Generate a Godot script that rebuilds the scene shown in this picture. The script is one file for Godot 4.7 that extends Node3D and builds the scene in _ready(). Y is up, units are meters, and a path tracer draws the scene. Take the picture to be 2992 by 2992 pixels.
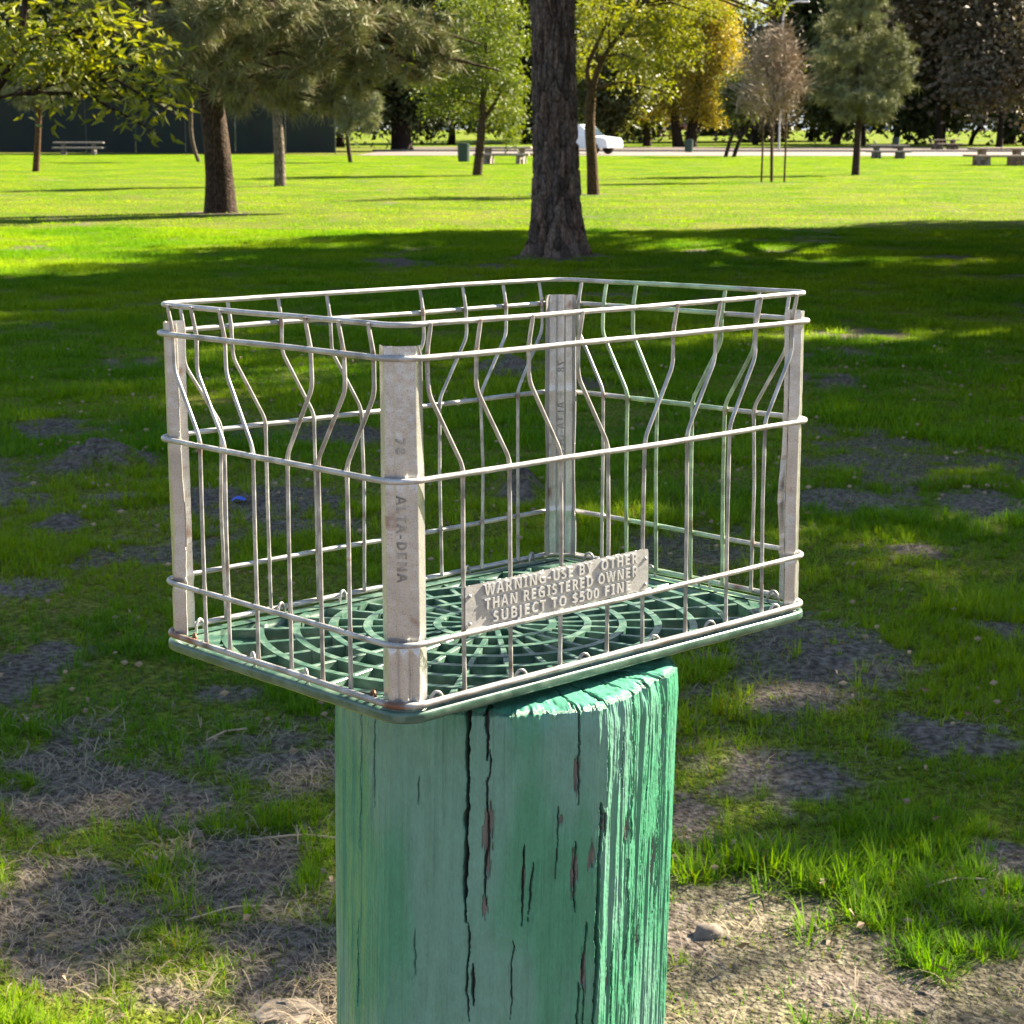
extends Node3D
# A wire dairy crate standing on a green wooden post in a park; lawn and trees behind. Units are metres.

var M := {}                     # materials by name
var taken := {}                 # names in use at top level
var rng := RandomNumberGenerator.new()
var n_big := FastNoiseLite.new()
var n_mid := FastNoiseLite.new()
var n_fine := FastNoiseLite.new()

# ---------------------------------------------------------------- geometry collector
class Geo:
	var v := PackedVector3Array()
	var n := PackedVector3Array()
	var c := PackedColorArray()
	var uv := PackedVector2Array()
	var i := PackedInt32Array()
	func vert(p: Vector3, nn: Vector3, col := Color.WHITE, t := Vector2.ZERO) -> int:
		v.append(p); n.append(nn); c.append(col); uv.append(t)
		return v.size() - 1
	func tri(a: int, b: int, d: int) -> void:      # winding set from the normals: front faces run clockwise
		var f := (v[b] - v[a]).cross(v[d] - v[a])
		if f.dot(n[a] + n[b] + n[d]) > 0.0:
			i.append(a); i.append(d); i.append(b)
		else:
			i.append(a); i.append(b); i.append(d)
	func quad(a: int, b: int, d: int, e: int) -> void:
		tri(a, b, d); tri(a, d, e)
	func flat_quad(p0: Vector3, p1: Vector3, p2: Vector3, p3: Vector3, out: Vector3, col := Color.WHITE) -> void:
		var nn := (p1 - p0).cross(p2 - p0).normalized()
		if nn.dot(out) < 0.0: nn = -nn
		var s := v.size()
		vert(p0, nn, col); vert(p1, nn, col); vert(p2, nn, col); vert(p3, nn, col)
		quad(s, s + 1, s + 2, s + 3)
	func flat_tri(p0: Vector3, p1: Vector3, p2: Vector3, out: Vector3, col := Color.WHITE) -> void:
		var nn := (p1 - p0).cross(p2 - p0).normalized()
		if nn.dot(out) < 0.0: nn = -nn
		var s := v.size()
		vert(p0, nn, col); vert(p1, nn, col); vert(p2, nn, col)
		tri(s, s + 1, s + 2)
	func box(at: Vector3, size: Vector3, b := Basis.IDENTITY, col := Color.WHITE, bev := 0.0) -> void:
		# a box with chamfered edges
		var h := size * 0.5
		var k := minf(bev, minf(h.x, minf(h.y, h.z)) * 0.49)
		for ax in 3:
			var u := (ax + 1) % 3
			var w := (ax + 2) % 3
			for s in [-1.0, 1.0]:
				var q: Array[Vector3] = []
				for e in [[-1, -1], [1, -1], [1, 1], [-1, 1]]:
					var p := Vector3.ZERO
					p[ax] = s * h[ax]; p[u] = e[0] * (h[u] - k); p[w] = e[1] * (h[w] - k)
					q.append(at + b * p)
				var o := Vector3.ZERO
				o[ax] = s
				flat_quad(q[0], q[1], q[2], q[3], b * o, col)
				if k > 0.0:
					for s2 in [-1.0, 1.0]:
						var r: Array[Vector3] = []
						for e in [[0, -1], [0, 1], [1, 1], [1, -1]]:
							var p := Vector3.ZERO
							p[ax] = s * (h[ax] - (k if e[0] == 1 else 0.0))
							p[u] = s2 * (h[u] - (0.0 if e[0] == 1 else k))
							p[w] = e[1] * (h[w] - k)
							r.append(at + b * p)
						var o2 := Vector3.ZERO
						o2[ax] = s; o2[u] = s2
						flat_quad(r[0], r[1], r[2], r[3], b * o2, col)
		if k > 0.0:
			for sx in [-1.0, 1.0]:
				for sy in [-1.0, 1.0]:
					for sz in [-1.0, 1.0]:
						var o := Vector3(sx, sy, sz)
						flat_tri(at + b * (o * Vector3(h.x, h.y - k, h.z - k)), at + b * (o * Vector3(h.x - k, h.y, h.z - k)), at + b * (o * Vector3(h.x - k, h.y - k, h.z)), b * o, col)
	func tube(p: PackedVector3Array, r: Array, sides := 8, closed := false, cols: Array = [], wob := 0.0, noise: FastNoiseLite = null, cap := true) -> void:
		var s0 := v.size()
		var m := p.size()
		var tz := (p[1] - p[0]).normalized()
		var side := tz.cross(Vector3.UP)
		if side.length() < 0.1: side = tz.cross(Vector3.RIGHT)
		side = side.normalized()
		for k in m:
			var a := p[(k - 1 + m) % m] if closed or k > 0 else p[k]
			var b := p[(k + 1) % m] if closed or k < m - 1 else p[k]
			var t := (b - a).normalized()
			side = (side - t * side.dot(t)).normalized()
			var up := t.cross(side)
			var rad: float = r[k] if r.size() > 1 else r[0]
			for j in sides + 1:
				var an := TAU * j / sides
				var d := side * cos(an) + up * sin(an)
				var rr := rad
				if noise: rr *= 1.0 + wob * noise.get_noise_3d(cos(an) * 3.0 + p[k].x, p[k].y * 0.5, sin(an) * 3.0 + p[k].z)
				vert(p[k] + d * rr, d, cols[k] if cols.size() > 1 else (cols[0] if cols.size() == 1 else Color.WHITE), Vector2(float(j) / sides, p[k].y))
		var rows := m if closed else m - 1
		for k in rows:
			var ra := s0 + k * (sides + 1)
			var rb := s0 + ((k + 1) % m) * (sides + 1)
			for j in sides:
				quad(ra + j, ra + j + 1, rb + j + 1, rb + j)
		if cap and not closed:
			for e in [0, m - 1]:
				var t := (p[e] - p[1 if e == 0 else m - 2]).normalized()
				var ce := vert(p[e], t, cols[e] if cols.size() > 1 else (cols[0] if cols.size() == 1 else Color.WHITE))
				var ring := s0 + int(e) * (sides + 1)
				var first := v.size()
				for j in sides + 1: vert(v[ring + j], t, c[ring + j])
				for j in sides: tri(ce, first + j, first + j + 1)
	func mesh() -> ArrayMesh:
		var a := []
		a.resize(Mesh.ARRAY_MAX)
		a[Mesh.ARRAY_VERTEX] = v; a[Mesh.ARRAY_NORMAL] = n; a[Mesh.ARRAY_COLOR] = c; a[Mesh.ARRAY_TEX_UV] = uv; a[Mesh.ARRAY_INDEX] = i
		var me := ArrayMesh.new()
		me.add_surface_from_arrays(Mesh.PRIMITIVE_TRIANGLES, a)
		return me

# ---------------------------------------------------------------- scene helpers
func numbered(called: String) -> String:
	var k: int = taken.get(called, 0)
	taken[called] = k + 1
	return called if k == 0 else "%s_%03d" % [called, k]

func thing(called: String, label: String, category: String, at := Vector3.ZERO, turn := 0.0, group := "") -> Node3D:
	var o := Node3D.new()
	o.name = numbered(called)
	add_child(o)
	o.position = at
	o.rotation.y = turn
	o.set_meta("label", label)
	o.set_meta("category", category)
	if group: o.set_meta("group", group)
	return o

func part(called: String, me: Mesh, mat: Material, parent: Node, kind := "") -> MeshInstance3D:
	var o := MeshInstance3D.new()
	o.name = called
	o.mesh = me
	o.material_override = mat
	parent.add_child(o, true)
	if kind: o.set_meta("kind", kind)
	return o

func scatter(called: String, me: Mesh, mat: Material, parent: Node, xf: Array, cols: Array) -> MultiMeshInstance3D:
	var mm := MultiMesh.new()
	mm.transform_format = MultiMesh.TRANSFORM_3D
	mm.use_colors = true
	mm.mesh = me
	mm.instance_count = xf.size()
	var buf := PackedFloat32Array()
	buf.resize(xf.size() * 16)
	var k := 0
	for e in xf.size():
		var t: Transform3D = xf[e]
		var q: Color = cols[e]
		buf[k] = t.basis.x.x; buf[k + 1] = t.basis.y.x; buf[k + 2] = t.basis.z.x; buf[k + 3] = t.origin.x
		buf[k + 4] = t.basis.x.y; buf[k + 5] = t.basis.y.y; buf[k + 6] = t.basis.z.y; buf[k + 7] = t.origin.y
		buf[k + 8] = t.basis.x.z; buf[k + 9] = t.basis.y.z; buf[k + 10] = t.basis.z.z; buf[k + 11] = t.origin.z
		buf[k + 12] = q.r; buf[k + 13] = q.g; buf[k + 14] = q.b; buf[k + 15] = 1.0
		k += 16
	mm.buffer = buf
	var o := MultiMeshInstance3D.new()
	o.name = called
	o.multimesh = mm
	o.material_override = mat
	parent.add_child(o, true)
	o.set_meta("kind", "stuff")
	return o

func noise(sd: int, freq: float, oct := 3) -> FastNoiseLite:
	var f := FastNoiseLite.new()
	f.noise_type = FastNoiseLite.TYPE_SIMPLEX_SMOOTH
	f.seed = sd
	f.frequency = freq
	f.fractal_octaves = oct
	return f

func lin(r: float, g: float, b: float) -> Color:          # linear colour as an sRGB albedo
	return Color(r, g, b).linear_to_srgb()

func tex(size: int, f: Callable) -> ImageTexture:
	var im := Image.create(size, size, false, Image.FORMAT_RGB8)
	for y in size:
		for x in size: im.set_pixel(x, y, f.call(x, y))
	return ImageTexture.create_from_image(im)

func gray_noise(size: int, sd: int, freq: float, lo: float, hi: float, oct := 4) -> Image:
	var f := noise(sd, freq, oct)
	var im := f.get_seamless_image(size, size, false, false, 0.15)
	im.convert(Image.FORMAT_RGB8)
	var d := im.get_data()
	for k in d.size(): d[k] = int(lerpf(lo, hi, d[k] / 255.0) * 255.0)
	return Image.create_from_data(size, size, false, Image.FORMAT_RGB8, d)

func mat(called: String, col: Color, rough: float, metal := 0.0, vcol := true) -> StandardMaterial3D:
	var m := StandardMaterial3D.new()
	m.resource_name = called
	m.albedo_color = col
	m.roughness = rough
	m.metallic = metal
	m.vertex_color_use_as_albedo = vcol
	M[called] = m
	return m

func tri_tex(m: StandardMaterial3D, t: Texture2D, scale: float, bump: Texture2D = null, cm := 0.0) -> void:
	m.uv1_triplanar = true
	m.uv1_world_triplanar = true
	m.uv1_scale = Vector3.ONE * scale
	if t: m.albedo_texture = t
	if bump:
		m.heightmap_enabled = true
		m.heightmap_texture = bump
		m.heightmap_scale = cm

func round_path(pts: Array, cut: float, steps := 4) -> PackedVector3Array:    # a polyline with rounded bends
	var o := PackedVector3Array()
	for k in pts.size():
		var p: Vector3 = pts[k]
		if k == 0 or k == pts.size() - 1:
			o.append(p)
			continue
		var a: Vector3 = p.move_toward(pts[k - 1], minf(cut, p.distance_to(pts[k - 1]) * 0.45))
		var b: Vector3 = p.move_toward(pts[k + 1], minf(cut, p.distance_to(pts[k + 1]) * 0.45))
		for s in steps + 1:
			var t := float(s) / steps
			o.append(a.lerp(p, t).lerp(p.lerp(b, t), t))
	return o

# ---------------------------------------------------------------- materials
func make_materials() -> void:
	var specks := noise(5, 0.11, 3)
	var cloud := noise(6, 0.012, 3)
	var fleck := noise(7, 0.3, 2)
	var steel_tex := tex(512, func(x, y):
		var k := 0.80 + 0.34 * cloud.get_noise_2d(x, y) + 0.12 * fleck.get_noise_2d(x, y)
		var s := specks.get_noise_2d(x, y)
		var w := Color(k, k * 0.995, k * 0.985)
		if s > 0.5: w = w.lerp(Color(0.45, 0.40, 0.35), clampf((s - 0.5) * 5.0, 0.0, 0.6))
		return w)
	var steel_bump := ImageTexture.create_from_image(gray_noise(256, 9, 0.05, 0.0, 1.0))
	var zinc_tex := tex(512, func(x, y):
		var k := 0.90 + 0.07 * cloud.get_noise_2d(x * 0.9, y * 0.9) + 0.10 * fleck.get_noise_2d(x, y)
		var s := specks.get_noise_2d(x * 1.6 + 300.0, y * 1.6)
		var w := Color(k, k * 0.995, k * 0.985)
		if s > 0.36: w = w.lerp(Color(0.46, 0.43, 0.41), clampf((s - 0.36) * 4.0, 0.0, 0.6))
		return w)
	var m := mat("galvanised_steel", Color.WHITE, 0.40, 0.45)
	tri_tex(m, steel_tex, 7.0, steel_bump, 0.035)
	m = mat("stamped_steel", Color.WHITE, 0.30, 0.7)
	tri_tex(m, zinc_tex, 7.0, steel_bump, 0.03)
	m = mat("stamped_text", lin(0.44, 0.43, 0.415), 0.33, 0.6, false)
	tri_tex(m, steel_tex, 5.0)
	m = mat("plate_text", lin(0.62, 0.625, 0.63), 0.36, 0.35, false)
	tri_tex(m, zinc_tex, 6.0)
	m = mat("plate_steel", Color.WHITE, 0.36, 0.45)
	tri_tex(m, zinc_tex, 6.0, steel_bump, 0.04)
	var dust := noise(15, 0.02, 4)
	var plastic_tex := tex(512, func(x, y):
		var k := smoothstep(-0.25, 0.45, dust.get_noise_2d(x, y) + 0.25 * fleck.get_noise_2d(x, y))
		return Color(0.60, 0.74, 0.68).lerp(Color(1.0, 1.0, 0.95), k))
	m = mat("green_plastic", Color.WHITE, 0.28)
	tri_tex(m, plastic_tex, 5.0, steel_bump, 0.03)
	m = mat("post_paint", Color.WHITE, 0.31)
	var grain := noise(21, 0.02, 4)
	m.uv1_scale = Vector3.ONE
	var pb := tex(512, func(x, y):
		var k := 0.5 + 0.25 * grain.get_noise_2d(x * 5.0, y * 1.6) + 0.45 * grain.get_noise_2d(x * 4.0 + 900.0, y * 4.0)
		return Color(k, k, k))
	m.heightmap_enabled = true
	m.heightmap_texture = pb
	m.heightmap_scale = 0.05
	var so := noise(31, 0.03, 5)
	var soil_tex := tex(512, func(x, y):
		var k := 0.78 + 0.5 * so.get_noise_2d(x, y) + 0.22 * fleck.get_noise_2d(x, y)
		return Color(k, k * 0.98, k * 0.95))
	m = mat("soil", Color.WHITE, 0.95)
	m.metallic_specular = 0.2
	tri_tex(m, soil_tex, 1.7, ImageTexture.create_from_image(gray_noise(512, 33, 0.06, 0.0, 1.0, 5)), 1.0)
	m = mat("grass", Color.WHITE, 0.55)
	m.metallic_specular = 0.1
	m.backlight_enabled = true
	m.backlight = Color(1.0, 1.0, 0.25)
	m = mat("straw", Color.WHITE, 0.75)
	m = mat("leaf", Color.WHITE, 0.5)
	m.backlight_enabled = true
	m.backlight = Color(1.0, 0.98, 0.4)
	m = mat("needle", Color.WHITE, 0.6)
	m.metallic_specular = 0.3
	m.backlight_enabled = true
	m.backlight = Color(0.45, 0.46, 0.3)
	m = mat("twig", Color.WHITE, 0.8)
	var bk := noise(41, 0.02, 4)
	var bark_tex := tex(256, func(x, y):
		var k := 0.72 + 0.55 * bk.get_noise_2d(x * 2.5, y * 0.7) + 0.15 * fleck.get_noise_2d(x, y)
		return Color(k, k * 0.96, k * 0.92))
	m = mat("bark", Color.WHITE, 0.9)
	m.metallic_specular = 0.25
	tri_tex(m, bark_tex, 1.6, ImageTexture.create_from_image(gray_noise(256, 43, 0.05, 0.0, 1.0, 4)), 2.0)
	m = mat("bark_plain", Color.WHITE, 0.9)
	m.metallic_specular = 0.25
	tri_tex(m, bark_tex, 3.0)
	m = mat("soil_plain", Color.WHITE, 0.95)
	tri_tex(m, soil_tex, 0.8)
	m = mat("concrete", Color.WHITE, 0.85)
	tri_tex(m, soil_tex, 0.6)
	m = mat("asphalt", Color.WHITE, 0.9)
	tri_tex(m, soil_tex, 0.35)
	m = mat("fabric", Color.WHITE, 0.9)
	m = mat("car_paint", Color.WHITE, 0.25)
	m.clearcoat_enabled = true
	m.clearcoat = 0.6
	m = mat("rubber", Color.WHITE, 0.8)
	m = mat("glass", Color.WHITE, 0.08)
	m = mat("pole_paint", Color.WHITE, 0.5, 0.3)
	m = mat("litter", Color.WHITE, 0.5)

# ---------------------------------------------------------------- the crate
const SPOKE_PHASE := 0.0
const W := 0.48
const D := 0.3193
const H_RINGS := [0.2786, 0.2551, 0.1670, 0.0449, 0.0]     # rim, upper, middle, lower, base ring, above the base ring

func rect_loop(w: float, d: float, rho: float, h: float, steps := 7, per_side := 24) -> PackedVector3Array:
	var o := PackedVector3Array()
	var cs := [[1, 1], [1, -1], [-1, -1], [-1, 1]]
	for k in 4:
		var sx: float = cs[k][0]
		var sz: float = cs[k][1]
		var ce := Vector3(sx * (w * 0.5 - rho), h, sz * (d * 0.5 - rho))
		var from: float = [PI / 2, 0.0, -PI / 2, PI][k]
		var to: float = from - PI / 2
		for s in steps + 1:
			var an := lerpf(from, to, float(s) / steps)
			o.append(ce + Vector3(cos(an), 0, sin(an)) * rho)
		var nx: Array = cs[(k + 1) % 4]
		var ne := Vector3(nx[0] * (w * 0.5 - rho), h, nx[1] * (d * 0.5 - rho)) + Vector3(cos(to), 0, sin(to)) * rho
		var last := o[o.size() - 1]
		for s in range(1, per_side): o.append(last.lerp(ne, float(s) / per_side))
	return o

const STEEL := Color(0.54, 0.53, 0.515)
const RUST := Color(0.24, 0.085, 0.03)
const MINT := Color(0.40, 0.56, 0.36)

func steel_at(p: Vector3, lvl: int) -> Color:      # mint paint drips on the far right side, rust on the base ring
	var c := STEEL * (1.0 + 0.12 * n_fine.get_noise_3dv(p * 40.0))
	var far_right := p.x > W * 0.5 - 0.02
	if far_right and lvl != 0:
		var s := p.z + 0.012 * n_fine.get_noise_3dv(p * 90.0)
		if s > -0.075 and s < 0.052: c = c.lerp(MINT, 0.92)
	if far_right and lvl == 0 and p.z > -0.085 and p.z < 0.07: c = c.lerp(MINT, 0.85)
	if lvl == 4:
		var k := n_fine.get_noise_3dv(p * 55.0)
		var near_left := p.x < -W * 0.5 + 0.02
		if near_left and (p.z < -D * 0.5 + 0.075 or p.z > D * 0.5 - 0.06): k += 0.55
		if p.z > D * 0.5 - 0.02 and p.x < -0.13: k += 0.3
		if k > 0.42: c = c.lerp(RUST, clampf((k - 0.42) * 3.0, 0.0, 0.9))
	return c

func make_crate() -> void:
	var t := thing("wire_dairy_crate", "galvanised wire dairy crate with green plastic floor standing on the green post", "crate")
	t.transform = Transform3D(Basis(Vector3(0.72667, -0.01075, -0.68698), Vector3(-0.00398, 0.99979, -0.01986), Vector3(0.68698, 0.01717, 0.72667)).orthonormalized(), Vector3(-0.0148, 1.18015, -1.5679))
	# rings
	var inset := [0.0030, 0.0, 0.0, 0.0, 0.0]
	var rad := [0.0022, 0.0023, 0.0023, 0.0022, 0.0026]
	var names := ["rim_ring", "upper_ring", "middle_ring", "lower_ring", "base_ring"]
	for k in 5:
		var g := Geo.new()
		var loop := rect_loop(W - 2.0 * inset[k], D - 2.0 * inset[k], 0.021, H_RINGS[k], 8, 40)
		var cols := []
		for q in loop.size():
			var p := loop[q]
			cols.append(steel_at(p, k))
			p.y += 0.0011 * n_mid.get_noise_3d(p.x * 9.0, k * 7.0, p.z * 9.0)
			loop[q] = p
		var rr := []
		for q in loop.size(): rr.append(rad[k] * (1.0 + 0.06 * n_fine.get_noise_3dv(loop[q] * 60.0) + (0.22 * maxf(0.0, n_fine.get_noise_3dv(loop[q] * 110.0)) if cols[q].g > cols[q].r * 1.2 else 0.0)))
		g.tube(loop, rr, 10, true, cols)
		part(names[k], g.mesh(), M.galvanised_steel, t)
	# upright wires, pushed apart above the middle ring to leave a hand hole
	for side in 4:
		var long := side < 2
		var sg := 1.0 if side % 2 == 0 else -1.0
		var lows: Array = [-0.176, -0.128, -0.0748, -0.0214, 0.0210, 0.0745, 0.1272, 0.1760] if long else [-0.0975, -0.0635, -0.0240, 0.0202, 0.0600, 0.0945]
		for q in lows.size():
			var lo: float = lows[q]
			var hi: float = lo + (0.0335 if lo > 0.0 else -0.0335)
			var pts := []
			var jog := 0.0022
			for e in [[lo, 0.0038, 0.0002], [lo + rng.randf_range(-jog, jog), 0.0038, 0.10], [lo + rng.randf_range(-jog, jog) * 0.5, 0.0040, 0.172], [hi + rng.randf_range(-jog, jog) * 0.6, 0.0040, 0.228 + rng.randf_range(-0.002, 0.002)], [hi, 0.0040, 0.2565], [hi, -0.0009, 0.2795]]:
				var face: float = (D if long else W) * 0.5 - e[1]
				pts.append(Vector3(e[0], e[2], sg * face) if long else Vector3(sg * face, e[2], e[0]))
			var path := round_path(pts, 0.007, 5)
			var fine := PackedVector3Array()
			for s in path.size() - 1:
				var cnt := maxi(1, int(path[s].distance_to(path[s + 1]) / 0.005))
				for u in cnt: fine.append(path[s].lerp(path[s + 1], float(u) / cnt))
			fine.append(path[path.size() - 1])
			var cols := []
			var rr := []
			var painted := side == 2 and (q == 1 or q == 2 or q == 3 or q == 4)
			for s in fine.size():
				var c := STEEL * (1.0 + 0.12 * n_fine.get_noise_3dv(fine[s] * 40.0))
				if painted and n_mid.get_noise_3dv(fine[s] * 6.0 + Vector3(q, 0, 0)) > (-0.5 if q < 4 else 0.0): c = c.lerp(MINT, 0.9)
				if n_fine.get_noise_3dv(fine[s] * 70.0) > 0.5: c = c.lerp(RUST, 0.5)
				cols.append(c)
				var weld := 1.0
				for hr in [0.2551, 0.1670, 0.0449, 0.002]: weld += 0.28 * exp(-pow((fine[s].y - hr) / 0.0032, 2.0))
				if weld > 1.1 and n_fine.get_noise_3dv(fine[s] * 25.0 + Vector3(3, 0, 0)) > 0.0: cols[s] = c.lerp(RUST, 0.5)
				var end := 0.75 if s == fine.size() - 1 else 1.0
				rr.append(0.00165 * end * (1.0 + 0.07 * n_fine.get_noise_3dv(fine[s] * 50.0)) * (1.12 if painted else 1.0) * weld)
			var g := Geo.new()
			g.tube(fine, rr, 8, false, cols)
			part("upright_wire", g.mesh(), M.galvanised_steel, t)
	for sx in [-1.0, 1.0]:
		for sz in [-1.0, 1.0]: corner_post(t, sx, sz)
	warning_plate(t)
	floor_tray(t)

func corner_post(t: Node3D, sx: float, sz: float) -> void:
	# stamped sheet folded round the corner: flat middle, two side beads, flanges, a waist at the lower ring and flutes below it
	var near := sx < 0.0 and sz > 0.0
	var half := [Vector2(0, 0), Vector2(2.4, -0.15), Vector2(3.9, -0.9), Vector2(4.8, -2.0), Vector2(5.6, -2.3), Vector2(8.0, -2.7), Vector2(10.2, -3.2), Vector2(11.0, -3.0), Vector2(11.9, -3.6), Vector2(12.5, -4.8), Vector2(14.4, -9.3), Vector2(15.9, -13.2)]
	var prof: Array[Vector2] = []
	for k in range(half.size() - 1, 0, -1): prof.append(Vector2(-half[k].x, half[k].y))
	for k in half.size(): prof.append(half[k])
	var nd := Vector3(sx, 0, sz).normalized()
	var td := Vector3(nd.z, 0, -nd.x)                       # to the right seen from outside
	var apex := Vector3(sx * W * 0.5, 0, sz * D * 0.5) - nd * (0.021 * (sqrt(2.0) - 1.0) + 0.0030)
	var g := Geo.new()
	var rows := 110
	var m := prof.size()
	var dent := 0.0 if near else (1.0 if sx > 0.0 and sz > 0.0 else 0.5)
	for layer in 2:
		var base := g.v.size()
		for r in rows + 1:
			var h := lerpf(0.001, 0.2635, float(r) / rows)
			var waist := exp(-pow((h - 0.0449) / 0.0035, 2.0))
			var flute := smoothstep(0.043, 0.034, h)
			var wide := 1.0 - 0.045 * waist + 0.03 * flute * sin(clampf(h / 0.044, 0.0, 1.0) * PI) - 0.03 * smoothstep(0.16, 0.2, h)
			var groove := 0.0011 * waist + 0.0006 * exp(-pow((h - 0.167) / 0.004, 2.0))
			for k in m:
				var q := prof[k] * 0.001
				q.x *= wide
				q.y -= groove
				if flute > 0.0 and absf(q.x) < 0.0155: q.y += flute * 0.0012 * sin(q.x / 0.0155 * 10.5 + 1.2)
				q.y += 0.00035 * n_fine.get_noise_3d(q.x * 900.0, h * 110.0, sx * 5.0 + sz)
				var bend := 0.0035 * dent * exp(-pow((h - 0.095) / 0.035, 2.0))
				if absf(q.x) > 0.009: q.y -= bend * (0.6 + 0.4 * signf(q.x)); 
				if absf(q.x) > 0.013: q.x -= signf(q.x) * bend * 0.7
				if layer == 1: q.y -= 0.0011; 
				if layer == 1 and absf(q.x) > 0.0135: q.x -= signf(q.x) * 0.0010
				var p := apex + nd * q.y + td * q.x + Vector3(0, h, 0)
				var ru := n_fine.get_noise_3dv(p * 70.0) + (0.5 if h < 0.03 else 0.0) * n_mid.get_noise_3dv(p * 60.0) + (0.12 if layer == 1 else 0.0)
				var c := Color(0.61, 0.61, 0.62) * (1.0 + 0.12 * n_mid.get_noise_3dv(p * 25.0))
				if ru > 0.48: c = c.lerp(RUST, clampf((ru - 0.48) * 3.0, 0.0, 0.75))
				g.vert(p, Vector3.ZERO, c)
		for r in rows:
			for k in m - 1:
				var a := base + r * m + k
				if layer == 0: g.i.append_array([a, a + m, a + 1, a + 1, a + m, a + m + 1])
				else: g.i.append_array([a, a + 1, a + m, a + 1, a + m + 1, a + m])
	fix_normals(g)
	# rims joining the two layers
	var l2 := (rows + 1) * m
	for k in m - 1:
		for r in [0, rows]:
			var a: int = r * m + k
			g.i.append_array([a, a + 1, l2 + a, a + 1, l2 + a + 1, l2 + a])
	for r in rows:
		for k in [0, m - 1]:
			var a: int = r * m + k
			g.i.append_array([a, a + m, l2 + a, a + m, l2 + a + m, l2 + a])
	var o := part("corner_post", g.mesh(), M.stamped_steel, t)
	# raised lettering running down the middle; it stands out on both sides of the thin sheet
	if sx * sz < 0.0:
		var font := SystemFont.new()
		font.font_names = PackedStringArray(["Droid Sans"])
		font.font_weight = 700
		var bold := FontVariation.new()
		bold.base_font = font
		bold.spacing_glyph = 3
		var b := Basis(-Vector3.UP, td, nd)                 # text runs downward, letter tops to the right
		if not near: b = Basis(-Vector3.UP, td, nd)
		for w in [["78", 0.192, 0.0078], ["ALTA-DENA", 0.124, 0.0078]]:
			var tm := TextMesh.new()
			tm.font = bold
			tm.text = w[0]
			tm.font_size = 32
			tm.pixel_size = w[2] / 24.0
			tm.depth = 0.0026
			tm.curve_step = 2.0
			var l := part("raised_lettering", tm, M.stamped_text, o)
			l.transform = Transform3D(b, apex + Vector3(0, w[1], 0) - nd * 0.0005 - td * 0.0002)

func fix_normals(g: Geo) -> void:
	for k in g.n.size(): g.n[k] = Vector3.ZERO
	for k in range(0, g.i.size(), 3):
		var a := g.i[k]
		var b := g.i[k + 1]
		var c := g.i[k + 2]
		var f := (g.v[c] - g.v[a]).cross(g.v[b] - g.v[a])
		g.n[a] += f; g.n[b] += f; g.n[c] += f
	for k in g.n.size(): g.n[k] = g.n[k].normalized()

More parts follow.
